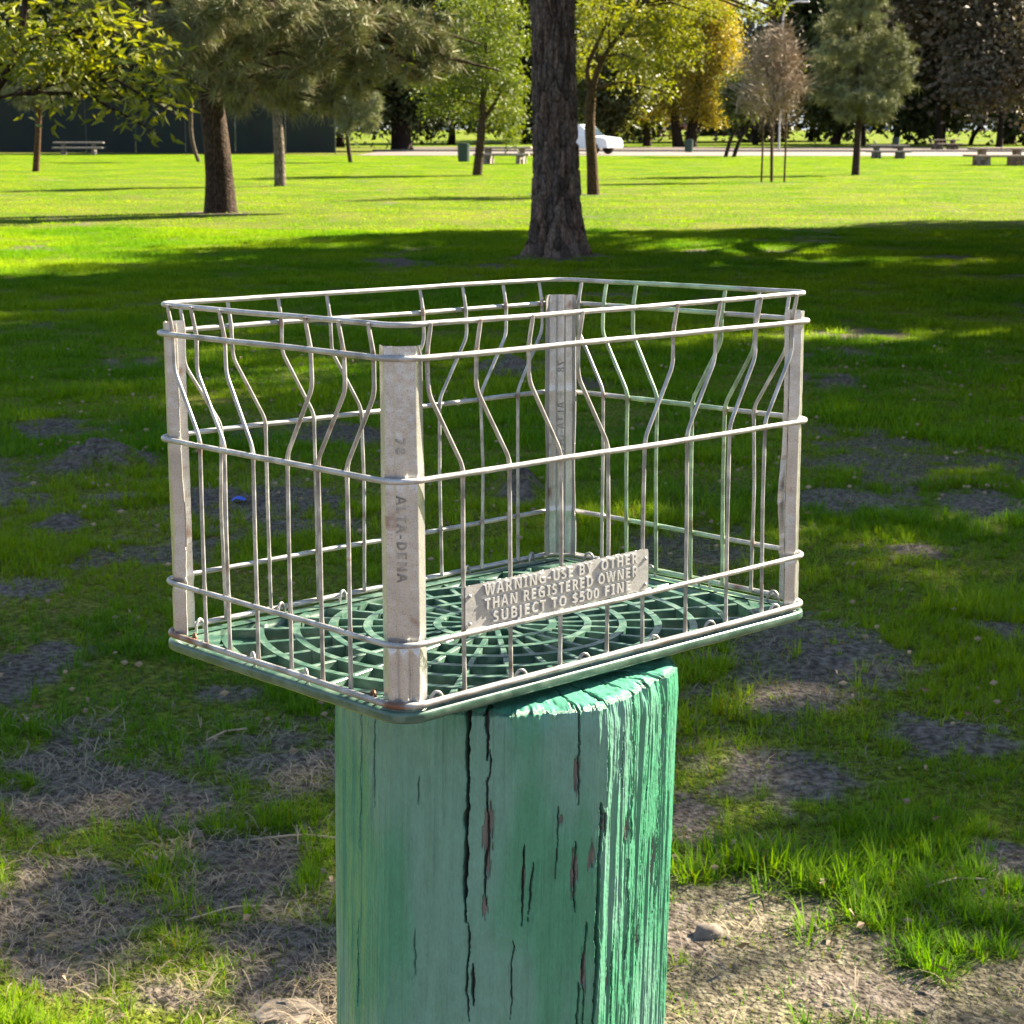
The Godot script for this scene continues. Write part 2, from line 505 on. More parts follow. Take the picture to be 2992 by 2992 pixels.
func warning_plate(t: Node3D) -> void:
	var u0 := -0.1770
	var u1 := 0.0245
	var h0 := 0.0472
	var h1 := 0.0815
	var z := D * 0.5 - 0.0010
	var pl := Geo.new()
	var rho := 0.0022
	# rounded rectangle sheet, gently dished
	var nx := 60
	var ny := 12
	for layer in 2:
		var base := pl.v.size()
		for y in ny + 1:
			for x in nx + 1:
				var fx := float(x) / nx
				var fy := float(y) / ny
				var px := lerpf(u0, u1, fx)
				var py := lerpf(h0, h1, fy)
				var ex := minf(px - u0, u1 - px)
				var ey := minf(py - h0, h1 - py)
				if ex < rho and ey < rho:
					var k := Vector2(rho - ex, rho - ey)
					if k.length() > rho:
						k = k.normalized() * rho
						px = u0 + rho - k.x if fx < 0.5 else u1 - rho + k.x
						py = h0 + rho - k.y if fy < 0.5 else h1 - rho + k.y
				var pz := z + 0.0003 * n_mid.get_noise_2d(px * 60.0, py * 60.0) - (0.0009 if layer == 1 else 0.0)
				pl.vert(Vector3(px, py, pz), Vector3(0, 0, 1 if layer == 0 else -1), Color(0.54, 0.545, 0.55))
		for y in ny:
			for x in nx:
				var a := base + y * (nx + 1) + x
				if layer == 0: pl.i.append_array([a, a + nx + 1, a + 1, a + 1, a + nx + 1, a + nx + 2])
				else: pl.i.append_array([a, a + 1, a + nx + 1, a + 1, a + nx + 2, a + nx + 1])
	fix_normals(pl)
	var l2 := (nx + 1) * (ny + 1)
	for x in nx:
		for y in [0, ny]:
			var a: int = y * (nx + 1) + x
			pl.i.append_array([a, a + 1, l2 + a, a + 1, l2 + a + 1, l2 + a])
	for y in ny:
		for x in [0, nx]:
			var a: int = y * (nx + 1) + x
			pl.i.append_array([a, a + nx + 1, l2 + a, a + nx + 1, l2 + a + nx + 1, l2 + a])
	var o := part("warning_plate", pl.mesh(), M.plate_steel, t)
	o.set_meta("label", "embossed steel warning plate on the near right side")
	var font := SystemFont.new()
	font.font_names = PackedStringArray(["Droid Sans"])
	font.font_weight = 700
	var bold := FontVariation.new()
	bold.base_font = font
	bold.spacing_glyph = 3
	var lines := [["WARNING-USE BY  OTHER", 0.0757, 0.169, -0.0745], ["THAN REGISTERED OWNER", 0.0648, 0.169, -0.0745], ["SUBJECT TO $500 FINE", 0.0539, 0.152, -0.0740]]
	for e in lines:
		var tm := TextMesh.new()
		tm.font = bold
		tm.text = e[0]
		tm.font_size = 32
		tm.pixel_size = 0.0086 / 24.0
		tm.depth = 0.0024
		tm.curve_step = 2.0
		var box := tm.get_aabb()
		var l := part("raised_lettering", tm, M.plate_text, o)
		l.transform = Transform3D(Basis.from_scale(Vector3(e[2] / box.size.x, 1.0, 1.0)), Vector3(e[3], e[1], z + 0.0006))
	for x in [u0 + 0.004, u1 - 0.004]:
		for y in [0.052, 0.0735]:
			var r := Geo.new()
			for k in 4:
				var ra := 0.0017 * cos(k * PI / 6)
				var he := 0.0011 * sin(k * PI / 6)
				for j in 11:
					var an := TAU * j / 10.0
					r.vert(Vector3(x + cos(an) * ra, y + sin(an) * ra, z + 0.0004 + he), Vector3(cos(an) * cos(k * PI / 6), sin(an) * cos(k * PI / 6), sin(k * PI / 6) + 0.01).normalized(), STEEL * 0.9)
			for k in 3:
				for j in 10: r.quad(k * 11 + j, k * 11 + j + 1, k * 11 + j + 12, k * 11 + j + 11)
			part("rivet", r.mesh(), M.galvanised_steel, o)

func floor_tray(t: Node3D) -> void:
	var top := -0.0045
	var green := Color(0.105, 0.165, 0.138)
	var rim := Geo.new()
	# outer rim: swept profile (outward offset, height)
	var prof := [Vector2(-0.013, top), Vector2(-0.001, top + 0.0004), Vector2(0.0020, top - 0.0012), Vector2(0.0026, top - 0.0030), Vector2(0.0024, -0.0118), Vector2(0.0008, -0.0136), Vector2(-0.012, -0.0145), Vector2(-0.028, -0.0150), Vector2(-0.030, -0.0155), Vector2(-0.0305, -0.0165), Vector2(-0.033, -0.0165), Vector2(-0.033, -0.0150), Vector2(-0.0135, -0.0125), Vector2(-0.0135, top - 0.001)]
	var loops := []
	for q in prof: loops.append(rect_loop(W + 2.0 * q.x, D + 2.0 * q.x, maxf(0.005, 0.021 + q.x), q.y, 8, 40))
	var m: int = loops[0].size()
	for r in prof.size():
		for k in m:
			var p: Vector3 = loops[r][k]
			if r > 2 and r < 7: p.y += 0.0006 * n_fine.get_noise_3dv(p * 40.0)
			rim.vert(p, Vector3.ZERO, green * (1.0 + 0.2 * n_mid.get_noise_3dv(p * 30.0)) if not (r < 2 and p.x > 0.19 and p.z < 0.09 and p.z > -0.1) else green.lerp(MINT, 0.9))
	for r in prof.size() - 1:
		for k in m:
			var a := r * m + k
			var b := r * m + (k + 1) % m
			rim.i.append_array([a, b, a + m, b, b + m, a + m])
	fix_normals(rim)
	var tr := part("floor_tray", rim.mesh(), M.green_plastic, t)
	# corner webs
	for sx in [-1.0, 1.0]:
		for sz in [-1.0, 1.0]:
			var g := Geo.new()
			var c := Vector3(sx * (W * 0.5 - 0.0145), top - 0.0006, sz * (D * 0.5 - 0.0145))
			var a := c - Vector3(sx * 0.045, 0, 0)
			var b := c - Vector3(0, 0, sz * 0.045)
			g.flat_tri(a, b, c, Vector3.UP, green)
			g.flat_quad(a, b, b - Vector3(0, 0.013, 0), a - Vector3(0, 0.013, 0), -c, green)
			part("corner_web", g.mesh(), M.green_plastic, tr)
	# spokes and rings of the open floor
	var lim_u := W * 0.5 - 0.0125
	var lim_v := D * 0.5 - 0.0125
	var N := 28
	for k in N:
		var an := TAU * (k + SPOKE_PHASE) / N
		var d := Vector3(cos(an), 0, sin(an))
		var reach := minf(lim_u / maxf(absf(d.x), 1e-5), lim_v / maxf(absf(d.z), 1e-5))
		var from := 0.0170 if k % 2 == 0 else 0.047
		var g := Geo.new()
		var tone := green * (1.0 + 0.10 * rng.randf_range(-1, 1))
		var b := Basis(d, Vector3.UP, d.cross(Vector3.UP))
		g.box(d * (from + reach) * 0.5 + Vector3(0, top - 0.0012 - 0.0065, 0), Vector3(reach - from, 0.013, 0.0050), b, tone, 0.0005)
		part("spoke", g.mesh(), M.green_plastic, tr)
	var radii := [0.0205, 0.0510, 0.0815, 0.1122, 0.1430, 0.1738, 0.2046, 0.2354]
	for ra in radii:
		var run: Array[float] = []
		var steps := int(ra * 900.0) + 40
		var runs := []
		for s in steps + 1:
			var an := TAU * s / steps
			if absf(cos(an) * ra) < lim_u + 0.001 and absf(sin(an) * ra) < lim_v + 0.001: run.append(an)
			else:
				if run.size() > 1: runs.append(run)
				run = []
		if run.size() > 1: runs.append(run)
		for rn in runs:
			var g := Geo.new()
			var wi := 0.0033
			var hi: float = top - 0.0006
			for s in rn.size():
				var d := Vector3(cos(rn[s]), 0, sin(rn[s]))
				for e in [[-wi, -0.013, -1], [-wi, 0.0, -1], [-wi, 0.0, 0], [wi, 0.0, 0], [wi, 0.0, 1], [wi, -0.013, 1]]:
					g.vert(d * (ra + e[0]) + Vector3(0, hi + e[1], 0), Vector3.UP if e[2] == 0 else d * float(e[2]), green * (1.0 + 0.14 * n_mid.get_noise_3dv(d * ra * 40.0)))
			for s in rn.size() - 1:
				for e in [0, 2, 4]: g.quad(s * 6 + e, s * 6 + e + 1, s * 6 + e + 7, s * 6 + e + 6)
			part("floor_ring", g.mesh(), M.green_plastic, tr)
	# wire clips that tie the tray to the base ring
	var clips := []
	for u in [-0.2037, -0.117, -0.047, 0.036, 0.107, 0.195]:
		clips.append([Vector3(u, 0, D * 0.5), Vector3(1, 0, 0), Vector3(0, 0, -1)])
		clips.append([Vector3(u, 0, -D * 0.5), Vector3(1, 0, 0), Vector3(0, 0, 1)])
	for v in [-0.115, -0.032, 0.038, 0.121]:
		clips.append([Vector3(-W * 0.5, 0, v), Vector3(0, 0, 1), Vector3(1, 0, 0)])
		clips.append([Vector3(W * 0.5, 0, v), Vector3(0, 0, 1), Vector3(-1, 0, 0)])
	for e in clips:
		var g := Geo.new()
		var pts := PackedVector3Array()
		for s in 11:
			var an := PI * s / 10.0
			pts.append(e[0] + e[1] * (-cos(an) * 0.0052) + Vector3(0, -0.0045 + sin(an) * 0.0098, 0) + e[2] * (0.0040 + 0.002 * cos(an)))
		var rusty: bool = e[0].x < -0.22 and absf(e[0].z) > 0.1
		g.tube(pts, [0.0013], 7, false, [RUST if rusty else STEEL * 0.92])
		part("wire_clip", g.mesh(), M.galvanised_steel, t)

# ---------------------------------------------------------------- the wooden post
# cracks: angle at top (0 faces the camera, + to the right), top, bottom, width, depth, wander
const CRACKS := [
	[-0.215, 1.175, 0.985, 0.0017, 0.014, 0.012], [-0.20, 0.985, 0.90, 0.0009, 0.006, 0.03], [-0.16, 0.95, 0.915, 0.0014, 0.007, 0.01],
	[0.600, 1.175, 1.072, 0.0019, 0.016, 0.004], [0.548, 1.078, 0.88, 0.0017, 0.013, 0.016], [0.585, 1.07, 1.05, 0.0012, 0.006, 0.0],
	[-0.82, 1.175, 1.065, 0.0008, 0.005, 0.01], [-1.01, 0.96, 0.88, 0.0007, 0.005, 0.01], [-0.99, 1.175, 1.02, 0.0006, 0.003, 0.02],
	[-0.115, 1.175, 1.12, 0.0012, 0.007, 0.02], [-0.10, 1.13, 1.00, 0.0008, 0.004, 0.02],
	[0.40, 1.175, 1.08, 0.0010, 0.007, 0.01], [0.395, 1.05, 0.99, 0.0009, 0.005, 0.01], [0.105, 1.05, 0.98, 0.0008, 0.004, 0.01], [0.15, 1.035, 0.985, 0.0008, 0.004, 0.02],
	[0.29, 1.08, 1.02, 0.0006, 0.003, 0.01], [0.865, 1.175, 1.03, 0.0015, 0.011, 0.03], [0.84, 1.02, 0.93, 0.0013, 0.009, 0.03], [1.06, 1.175, 1.06, 0.0015, 0.011, 0.02],
	[1.02, 1.05, 0.9, 0.0013, 0.009, 0.04], [0.93, 0.97, 0.88, 0.0013, 0.008, 0.03], [0.74, 1.13, 1.08, 0.0007, 0.004, 0.02], [1.25, 1.175, 0.95, 0.0014, 0.008, 0.03], [0.70, 0.95, 0.88, 0.0010, 0.007, 0.02],
	[0.47, 0.98, 0.88, 0.0011, 0.007, 0.02], [0.43, 0.93, 0.86, 0.0010, 0.006, 0.02], [-0.52, 1.10, 1.075, 0.0008, 0.003, 0.0], [-0.53, 0.97, 0.93, 0.0006, 0.003, 0.01], [0.06, 0.97, 0.90, 0.0006, 0.003, 0.02]]
# flaked patches of bare wood: angle, height, half width in metres, half height
const FLAKES := [[-0.095, 1.055, 0.0040, 0.026], [-0.11, 0.998, 0.0032, 0.009], [0.393, 1.022, 0.0028, 0.016], [0.392, 1.105, 0.0022, 0.014], [0.105, 1.025, 0.0018, 0.018], [0.50, 1.035, 0.0030, 0.012], [0.80, 1.045, 0.0045, 0.012], [1.0, 0.94, 0.0040, 0.016], [0.47, 0.935, 0.0028, 0.016], [0.58, 1.06, 0.0018, 0.01], [0.88, 1.08, 0.002, 0.012], [0.31, 1.07, 0.0014, 0.006], [1.2, 1.0, 0.004, 0.02], [0.66, 0.92, 0.002, 0.012]]

func make_post() -> void:
	var t := thing("painted_wooden_post", "thick round wooden post with cracked peeling green paint under the crate", "post", Vector3(-0.003, 0, -1.503))
	var top := 1.1625
	var angles: Array[float] = []                       # finer towards the weathered front
	for k in 60: angles.append(lerpf(-PI, -1.7, k / 60.0))
	for k in 1040: angles.append(lerpf(-1.7, 1.75, k / 1040.0))
	for k in 61: angles.append(lerpf(1.75, PI, k / 60.0))
	var cols := angles.size() - 1
	var ys: Array[float] = []
	for k in 12: ys.append(lerpf(0.0, 0.80, k / 12.0))
	for k in 16: ys.append(lerpf(0.80, 0.875, k / 16.0))
	for k in 260: ys.append(lerpf(0.875, top - 0.007, k / 259.0))
	var g := Geo.new()
	var grain := noise(61, 1.0, 3)
	var lump := noise(62, 1.0, 2)
	var spray := noise(63, 1.0, 3)
	var bare := noise(64, 1.0, 3)
	for r in ys.size():
		var y := ys[r]
		for k in cols + 1:
			var an := angles[k]
			var s := sin(an)
			var co := cos(an)
			var arc := an * 0.1437
			var ra := 0.1432 + 0.0018 * lump.get_noise_3d(s * 1.3, y * 0.8, co * 1.3)
			# hewn faces: flat to the right of the deep split and, less so, in front
			for e in [[1.02, 0.915], [0.20, 0.972], [-0.47, 0.975], [-1.15, 0.972]]:
				var ca := cos(an - e[0])
				if ca > 0.5: ra = minf(ra, ra * 0.0 + 0.1437 * e[1] / ca + 0.0016 * lump.get_noise_3d(s * 2.0, y * 2.0, co * 2.0))
			# long grain ridges, deeper on the right hand side where the weather has worked
			var worn := 0.42 + 0.5 * smoothstep(0.35, 0.9, an) * smoothstep(2.2, 1.5, an)
			ra += worn * (0.0011 * grain.get_noise_3d(s * 13.0, y * 2.2, co * 13.0) + 0.0005 * grain.get_noise_3d(s * 34.0, y * 9.0, co * 34.0) + 0.00035 * grain.get_noise_3d(s * 60.0, y * 60.0, co * 60.0))
			# small blisters, pits and drips of thick paint
			ra += 0.0006 * maxf(0.0, grain.get_noise_3d(s * 26.0, y * 9.0 + 4.0, co * 26.0)) + 0.0005 * lump.get_noise_3d(s * 45.0, y * 12.0, co * 45.0)
			var step_ := lump.get_noise_3d(s * 9.0, y * 1.6 + 7.0, co * 9.0)
			ra += 0.0007 * smoothstep(0.02, 0.10, step_) + 0.0009 * smoothstep(0.30, 0.36, step_)
			# the rim is chipped and worn round
			var high := smoothstep(top - 0.035, top, y)
			ra -= high * high * (0.0025 + 0.0085 * maxf(0.0, lump.get_noise_3d(s * 7.0, 3.0, co * 7.0)) + 0.0018 * grain.get_noise_3d(s * 22.0, y * 30.0, co * 22.0))
			# split boards: the slab right of the deep crack stands back a little
			ra -= 0.0022 * smoothstep(0.58, 0.62, an) * smoothstep(0.9, 0.7, an)
			var wood := 0.0
			if y > 0.8:
				for e in CRACKS:
					if y > e[2] and y < e[1] and absf(an - e[0]) < 0.08:
						var path: float = e[0] + e[5] * grain.get_noise_2d(y * 16.0, e[0] * 50.0)
						path += 0.007 * grain.get_noise_2d(y * 75.0, e[0] * 90.0)
						var ends := minf(1.0, minf(y - e[2], (e[1] - y) * 3.0) / 0.02)
						var wd: float = e[3] * (0.35 + 0.65 * ends) * (0.55 + 1.1 * absf(grain.get_noise_2d(y * 13.0, e[0] * 31.0)) + 0.3 * grain.get_noise_2d(y * 60.0, e[0] * 17.0))
						var dist: float = absf(an - path) * 0.1437
						if dist < wd * 2.4:
							var f := 1.0 - smoothstep(wd * 0.55, wd * 1.25, dist)
							ra -= e[4] * f
							ra += 0.0008 * (1.0 - smoothstep(wd * 1.2, wd * 2.4, dist)) * (1.0 - f)
							wood = maxf(wood, f)
				for e in FLAKES:
					var q := Vector2((an - e[0] + 0.01 * grain.get_noise_2d(y * 30.0, e[0] * 9.0)) * 0.1437 / e[2], (y - e[1]) / e[3])
					var f := 1.0 - smoothstep(0.85, 1.0, q.length() + 0.9 * bare.get_noise_3d(s * 55.0, y * 30.0, co * 55.0) + 0.5 * bare.get_noise_3d(s * 150.0, y * 60.0, co * 150.0))
					if f > 0.0:
						ra -= 0.0014 * f
						wood = maxf(wood, f)
			var lean := (y - 1.15) * 0.020
			var p := Vector3(s * ra + lean, y, co * ra)
			var tone := smoothstep(-0.25, 0.35, spray.get_noise_3d(s * 1.1, y * 3.2 + 3.0, co * 1.1) + 0.22 * spray.get_noise_3d(s * 5.0, y * 7.0, co * 5.0))
			var paint := Color(0.110, 0.250, 0.192).lerp(Color(0.050, 0.220, 0.128), tone)
			paint = paint * (1.0 + 0.10 * grain.get_noise_3d(s * 18.0, y * 9.0 + 9.0, co * 18.0) + 0.16 * grain.get_noise_3d(s * 70.0, y * 160.0, co * 70.0) + 0.12 * bare.get_noise_3d(s * 9.0, y * 40.0, co * 9.0))
			var raw := Color(0.115, 0.110, 0.100) * (1.0 + 0.4 * grain.get_noise_3d(s * 60.0, y * 8.0, co * 60.0))
			g.vert(p, Vector3.ZERO, paint.lerp(raw, wood), Vector2(an * 0.1437 * 4.0, y * 4.0))
	var rows := ys.size()
	# top: rounded shoulder, then the sawn end
	var caps := 46
	for r in caps:
		var f := float(r + 1) / caps
		for k in cols + 1:
			var an := angles[k]
			var s := sin(an)
			var co := cos(an)
			var edge := g.v[(rows - 1) * (cols + 1) + k]
			var sh := smoothstep(0.0, 0.10, f)
			var out := Vector3(edge.x, 0, edge.z) * (1.0 - f) if f > 0.001 else edge
			var q := Vector2(s, co) * (1.0 - f) * 0.1437
			var y := top - 0.007 + 0.007 * sqrt(1.0 - pow(1.0 - minf(1.0, f / 0.07), 2.0))
			y += 0.0007 * grain.get_noise_2d(q.x * 120.0, q.y * 120.0) + 0.0022 * lump.get_noise_2d(q.x * 18.0, q.y * 18.0) * sh
			y -= 0.0022 + 0.006 * maxf(0.0, lump.get_noise_2d(q.x * 28.0 + 5.0, q.y * 28.0)) * smoothstep(0.25, 0.0, f)
			# drying checks run from the rim towards the heart
			var wood := 0.0
			for e in CRACKS:
				if e[1] >= 1.17:
					var wander: float = 0.05 * grain.get_noise_2d(f * 9.0, e[0] * 40.0)
					var dist: float = absf(wrapf(an - e[0] - wander, -PI, PI)) * 0.1437 * (1.0 - f)
					var wd: float = e[3] * 1.1 * (1.0 - f)
					if dist < wd and f < 0.8:
						y -= minf(e[4], 0.010) * (1.0 - f)
						wood = 1.0
			var paint := Color(0.075, 0.255, 0.175) * (1.0 + 0.16 * grain.get_noise_2d(q.x * 90.0, q.y * 90.0))
			g.vert(Vector3(out.x, y, out.z), Vector3.ZERO, paint.lerp(Color(0.16, 0.12, 0.10), wood), Vector2(q.x * 4.0, q.y * 4.0))
	for r in rows + caps - 1:
		for k in cols:
			var a := r * (cols + 1) + k
			var b := a + cols + 1
			g.i.append_array([a, b, a + 1, a + 1, b, b + 1])
	fix_normals(g)
	# close the seam behind
	for r in rows + caps:
		var a := r * (cols + 1)
		var nn := (g.n[a] + g.n[a + cols]).normalized()
		g.n[a] = nn
		g.n[a + cols] = nn
	part("post_body", g.mesh(), M.post_paint, t)

# ---------------------------------------------------------------- ground and grass
# bare earth: x, z, half width, half depth, height of the mound
const BARE := [
	[-2.5, -9.91, 0.30, 0.33, 0.03], [-2.01, -8.85, 0.27, 0.30, 0.10], [-1.69, -7.94, 0.16, 0.17, 0.02], [-1.86, -7.49, 0.13, 0.15, 0.03], [-1.12, -7.88, 0.42, 0.46, 0.03], [-0.88, -7.34, 0.28, 0.25, 0.02],
	[-0.06, -12.37, 0.24, 0.40, 0.10], [0.03, -8.12, 0.13, 0.30, 0.10], [1.44, -7.88, 0.22, 0.33, 0.03], [2.08, -7.77, 0.20, 0.34, 0.02], [1.54, -6.91, 0.14, 0.13, 0.02], [0.98, -5.55, 0.26, 0.30, 0.02],
	[1.59, -5.74, 0.15, 0.19, 0.02], [1.22, -4.73, 0.25, 0.20, 0.015], [0.66, -4.52, 0.20, 0.26, 0.01], [1.11, -3.88, 0.12, 0.12, 0.01], [0.64, -3.26, 0.15, 0.11, 0.01], [-1.71, -6.37, 0.15, 0.19, 0.02], [-0.8, -5.16, 0.12, 0.10, 0.01],
	[0.42, -4.14, 0.08, 0.21, 0.0], [0.82, -5.11, 0.15, 0.21, 0.01], [2.03, -11.84, 0.28, 0.31, 0.03], [-0.92, -9.73, 0.3, 0.35, 0.03], [-1.46, -22.7, 0.6, 0.6, 0.02], [2.49, -24.68, 0.3, 0.5, 0.02],
	[-1.15, -4.65, 0.12, 0.35, 0.0], [-0.95, -4.25, 0.30, 0.22, 0.0], [-0.60, -3.75, 0.22, 0.30, 0.0], [-1.0, -3.6, 0.40, 0.30, 0.0], [-0.5, -4.55, 0.22, 0.10, 0.0], [-0.35, -3.3, 0.30, 0.25, 0.0], [-1.45, -5.35, 0.14, 0.3, 0.0], [0.35, -3.55, 0.08, 0.15, 0.0], [0.55, -23.5, 0.85, 0.9, 0.03], [-5.66, -36.0, 0.8, 0.9, 0.02], [2.0, -46.3, 0.5, 0.7, 0.02]]

func bare_at(x: float, z: float) -> float:                 # 1 = bare earth, 0 = turf
	var wob := 0.40 * n_mid.get_noise_2d(x * 7.0, z * 5.0) + 0.32 * n_fine.get_noise_2d(x * 13.0, z * 11.0)
	var b := 0.0
	if z > -50.0:
		for e in BARE:
			var dx: float = (x - e[0]) / e[2]
			var dz: float = (z - e[1]) / e[3]
			if absf(dx) < 1.9 and absf(dz) < 1.9:
				b = maxf(b, 1.0 - smoothstep(0.72, 1.02, sqrt(dx * dx + dz * dz) + wob * 1.7))
	var own := n_big.get_noise_2d(x * 1.6, z * 1.6) + 0.75 * wob
	var limit := 0.36 if z > -9.5 else (0.46 if z > -30.0 else 0.60)
	b = maxf(b, 0.85 * smoothstep(limit, limit + 0.12, own))
	b = maxf(b, smoothstep(-2.6, -1.6, z))               # unseen bare earth added round the camera to cut green bounce on the metal
	return b

func ground_y(x: float, z: float) -> float:
	var y := 0.0
	if z > -40.0:
		y += 0.025 * n_big.get_noise_2d(x * 0.7, z * 0.7) + 0.010 * n_mid.get_noise_2d(x * 4.0, z * 4.0)
		for e in BARE:
			if e[4] > 0.0:
				var dx: float = (x - e[0]) / (e[2] * 1.15)
				var dz: float = (z - e[1]) / (e[3] * 1.15)
				var q := dx * dx + dz * dz
				if q < 1.0: y += e[4] * (1.0 - q) * (1.0 - q) * (1.0 + 0.5 * n_fine.get_noise_2d(x * 20.0, z * 20.0))
		y *= smoothstep(-40.0, -30.0, z)
	if z < -185.0: y += 1.15 * smoothstep(-185.0, -310.0, z)
	return y

func axis(fine_to: float, step: float, end: float, grow: float) -> Array[float]:
	var o: Array[float] = []
	var p := 0.0
	var s := step
	while p < end:
		o.append(p)
		if p > fine_to: s *= grow
		p += s
	o.append(end)
	return o

func make_ground() -> void:
	var xs: Array[float] = []
	var side := axis(2.6, 0.035, 700.0, 1.09)
	for k in range(side.size() - 1, 0, -1): xs.append(-side[k])
	xs.append_array(side)
	var zs: Array[float] = [60.0, 30.0, 15.0, 8.0, 4.0, 2.0, 0.0, -1.0, -2.0, -2.5]
	var z := -2.8
	var st := 0.035
	while z > -900.0:
		zs.append(z)
		z -= st
		if z < -8.5: st *= 1.028
	zs.append(-950.0)
	var g := Geo.new()
	for zz in zs:
		for x in xs:
			var b := bare_at(x, zz) if zz > -125.0 and absf(x) < 50.0 else 0.0
			var soil := Color(0.165, 0.142, 0.124) * (1.0 + 0.35 * n_mid.get_noise_2d(x * 3.0, zz * 3.0))
			var dry := clampf(0.5 + 1.2 * n_big.get_noise_2d(x * 0.9 + 40.0, zz * 0.9), 0.0, 1.0)
			var thatch := Color(0.130, 0.180, 0.018).lerp(Color(0.190, 0.205, 0.034), dry)
			g.vert(Vector3(x, ground_y(x, zz), zz), Vector3.UP, thatch.lerp(soil, b))
	var m := xs.size()
	for r in zs.size() - 1:
		for k in m - 1:
			var a := r * m + k
			g.i.append_array([a, a + m, a + 1, a + 1, a + m, a + m + 1])
	fix_normals(g)
	var o := part("ground", g.mesh(), M.soil, self)
	o.set_meta("kind", "structure")

func blade(g: Geo, at: Vector3, dirn: float, length: float, lean: float, wide: float, col: Color, segs := 3) -> void:
	var d := Vector3(cos(dirn), 0, sin(dirn))
	var s := Vector3(-sin(dirn), 0, cos(dirn)) * wide * 0.5
	var p := at
	var ang := lean * 0.35
	var prev := -1
	for k in segs + 1:
		var f := float(k) / segs
		var nn := (Vector3.UP * sin(ang) * 0.8 + d * -cos(ang) * 0.4 + Vector3.UP * 0.5).normalized()
		var w := s * (1.0 - f * f * 0.9)
		if k == segs:
			var e := g.vert(p, nn, col)
			g.tri(prev, prev + 1, e)
		else:
			var a := g.vert(p - w, nn, col)
			g.vert(p + w, nn, col)
			if prev >= 0: g.quad(prev, prev + 1, a + 1, a)
			prev = a
		ang += lean / segs
		p += (d * sin(ang) + Vector3.UP * cos(ang)) * (length / segs)

func tuft(sd: int, count: int, spread: float, lo: float, hi: float, wide: float, segs: int, dry: float, flat := 0.0, g0 := Color(0.092, 0.200, 0.018), g1 := Color(0.265, 0.385, 0.020)) -> ArrayMesh:
	var r := RandomNumberGenerator.new()
	r.seed = sd
	var g := Geo.new()
	for k in count:
		var an := r.randf() * TAU
		var ra := spread * sqrt(r.randf())
		var col := g0.lerp(g1, r.randf())
		if r.randf() < dry: col = Color(0.30, 0.235, 0.14).lerp(Color(0.17, 0.13, 0.085), r.randf())
		var lean := r.randf_range(0.15, 1.3) if flat < 0.5 else r.randf_range(1.25, 1.65)
		blade(g, Vector3(cos(an) * ra, (r.randf() * 0.012) if flat > 0.5 else -0.004, sin(an) * ra), an + r.randf_range(-1.3, 1.3), r.randf_range(lo, hi), lean, wide * r.randf_range(0.7, 1.2), col, segs)
	return g.mesh()

func sow(parent: Node3D, me: ArrayMesh, m: Material, count: int, z0: float, z1: float, sc0: float, sc1: float, mode: int) -> void:
	# mode 0 turf, 1 straw on bare ground
	var xf := []
	var cols := []
	for k in count:
		var z := -sqrt(rng.randf_range(z0 * z0, z1 * z1))
		var x := rng.randf_range(-1.0, 1.0) * (0.34 * -z + 0.25)
		var b := bare_at(x, z)
		if mode == 0:
			if z < -112.0 and (x > -13.0) : continue
			var keep := 1.0 - smoothstep(0.15, 0.75, b)
			if rng.randf() > keep + 0.03: continue
			if z > -9.0:
				var sparse := n_mid.get_noise_2d(x * 2.2 + 70.0, z * 2.2)
				if sparse < 0.06 and rng.randf() < 0.80: continue
		elif mode == 4:
			if rng.randf() > 1.0 - 0.75 * b: continue
		elif mode == 2:
			if rng.randf() > smoothstep(0.2, 0.8, b) * 0.9 + 0.02: continue
		elif mode == 1:
			var straw := smoothstep(0.25, -0.1, x) * smoothstep(-5.2, -4.4, z)
			if rng.randf() > (0.12 + 0.88 * straw) * (0.12 + 0.88 * smoothstep(0.1, 0.4, b)): continue
		var tall := 0.8 + 0.05 * smoothstep(0.2, 0.6, x) * smoothstep(-6.0, -5.0, z) + 0.75 * n_mid.get_noise_2d(x * 2.6 + 30.0, z * 2.6)
		var s := rng.randf_range(sc0, sc1) * (tall if mode == 0 else 1.0)
		var t := Transform3D(Basis(Vector3.UP, rng.randf() * TAU).scaled(Vector3(s, s * rng.randf_range(0.8, 1.15), s)), Vector3(x, ground_y(x, z) - 0.003, z))
		xf.append(t)
		var warm := clampf(0.5 + 1.1 * n_big.get_noise_2d(x * 1.3 + 9.0, z * 1.3) + rng.randf_range(-0.25, 0.25), 0.0, 1.0)
		cols.append(Color(0.58, 0.80, 0.9).lerp(Color(1.20, 1.10, 1.0), warm) if mode == 0 or mode > 3 else Color(1, 1, 1) * rng.randf_range(0.65, 1.25))
	scatter("blades", me, m, parent, xf, cols)

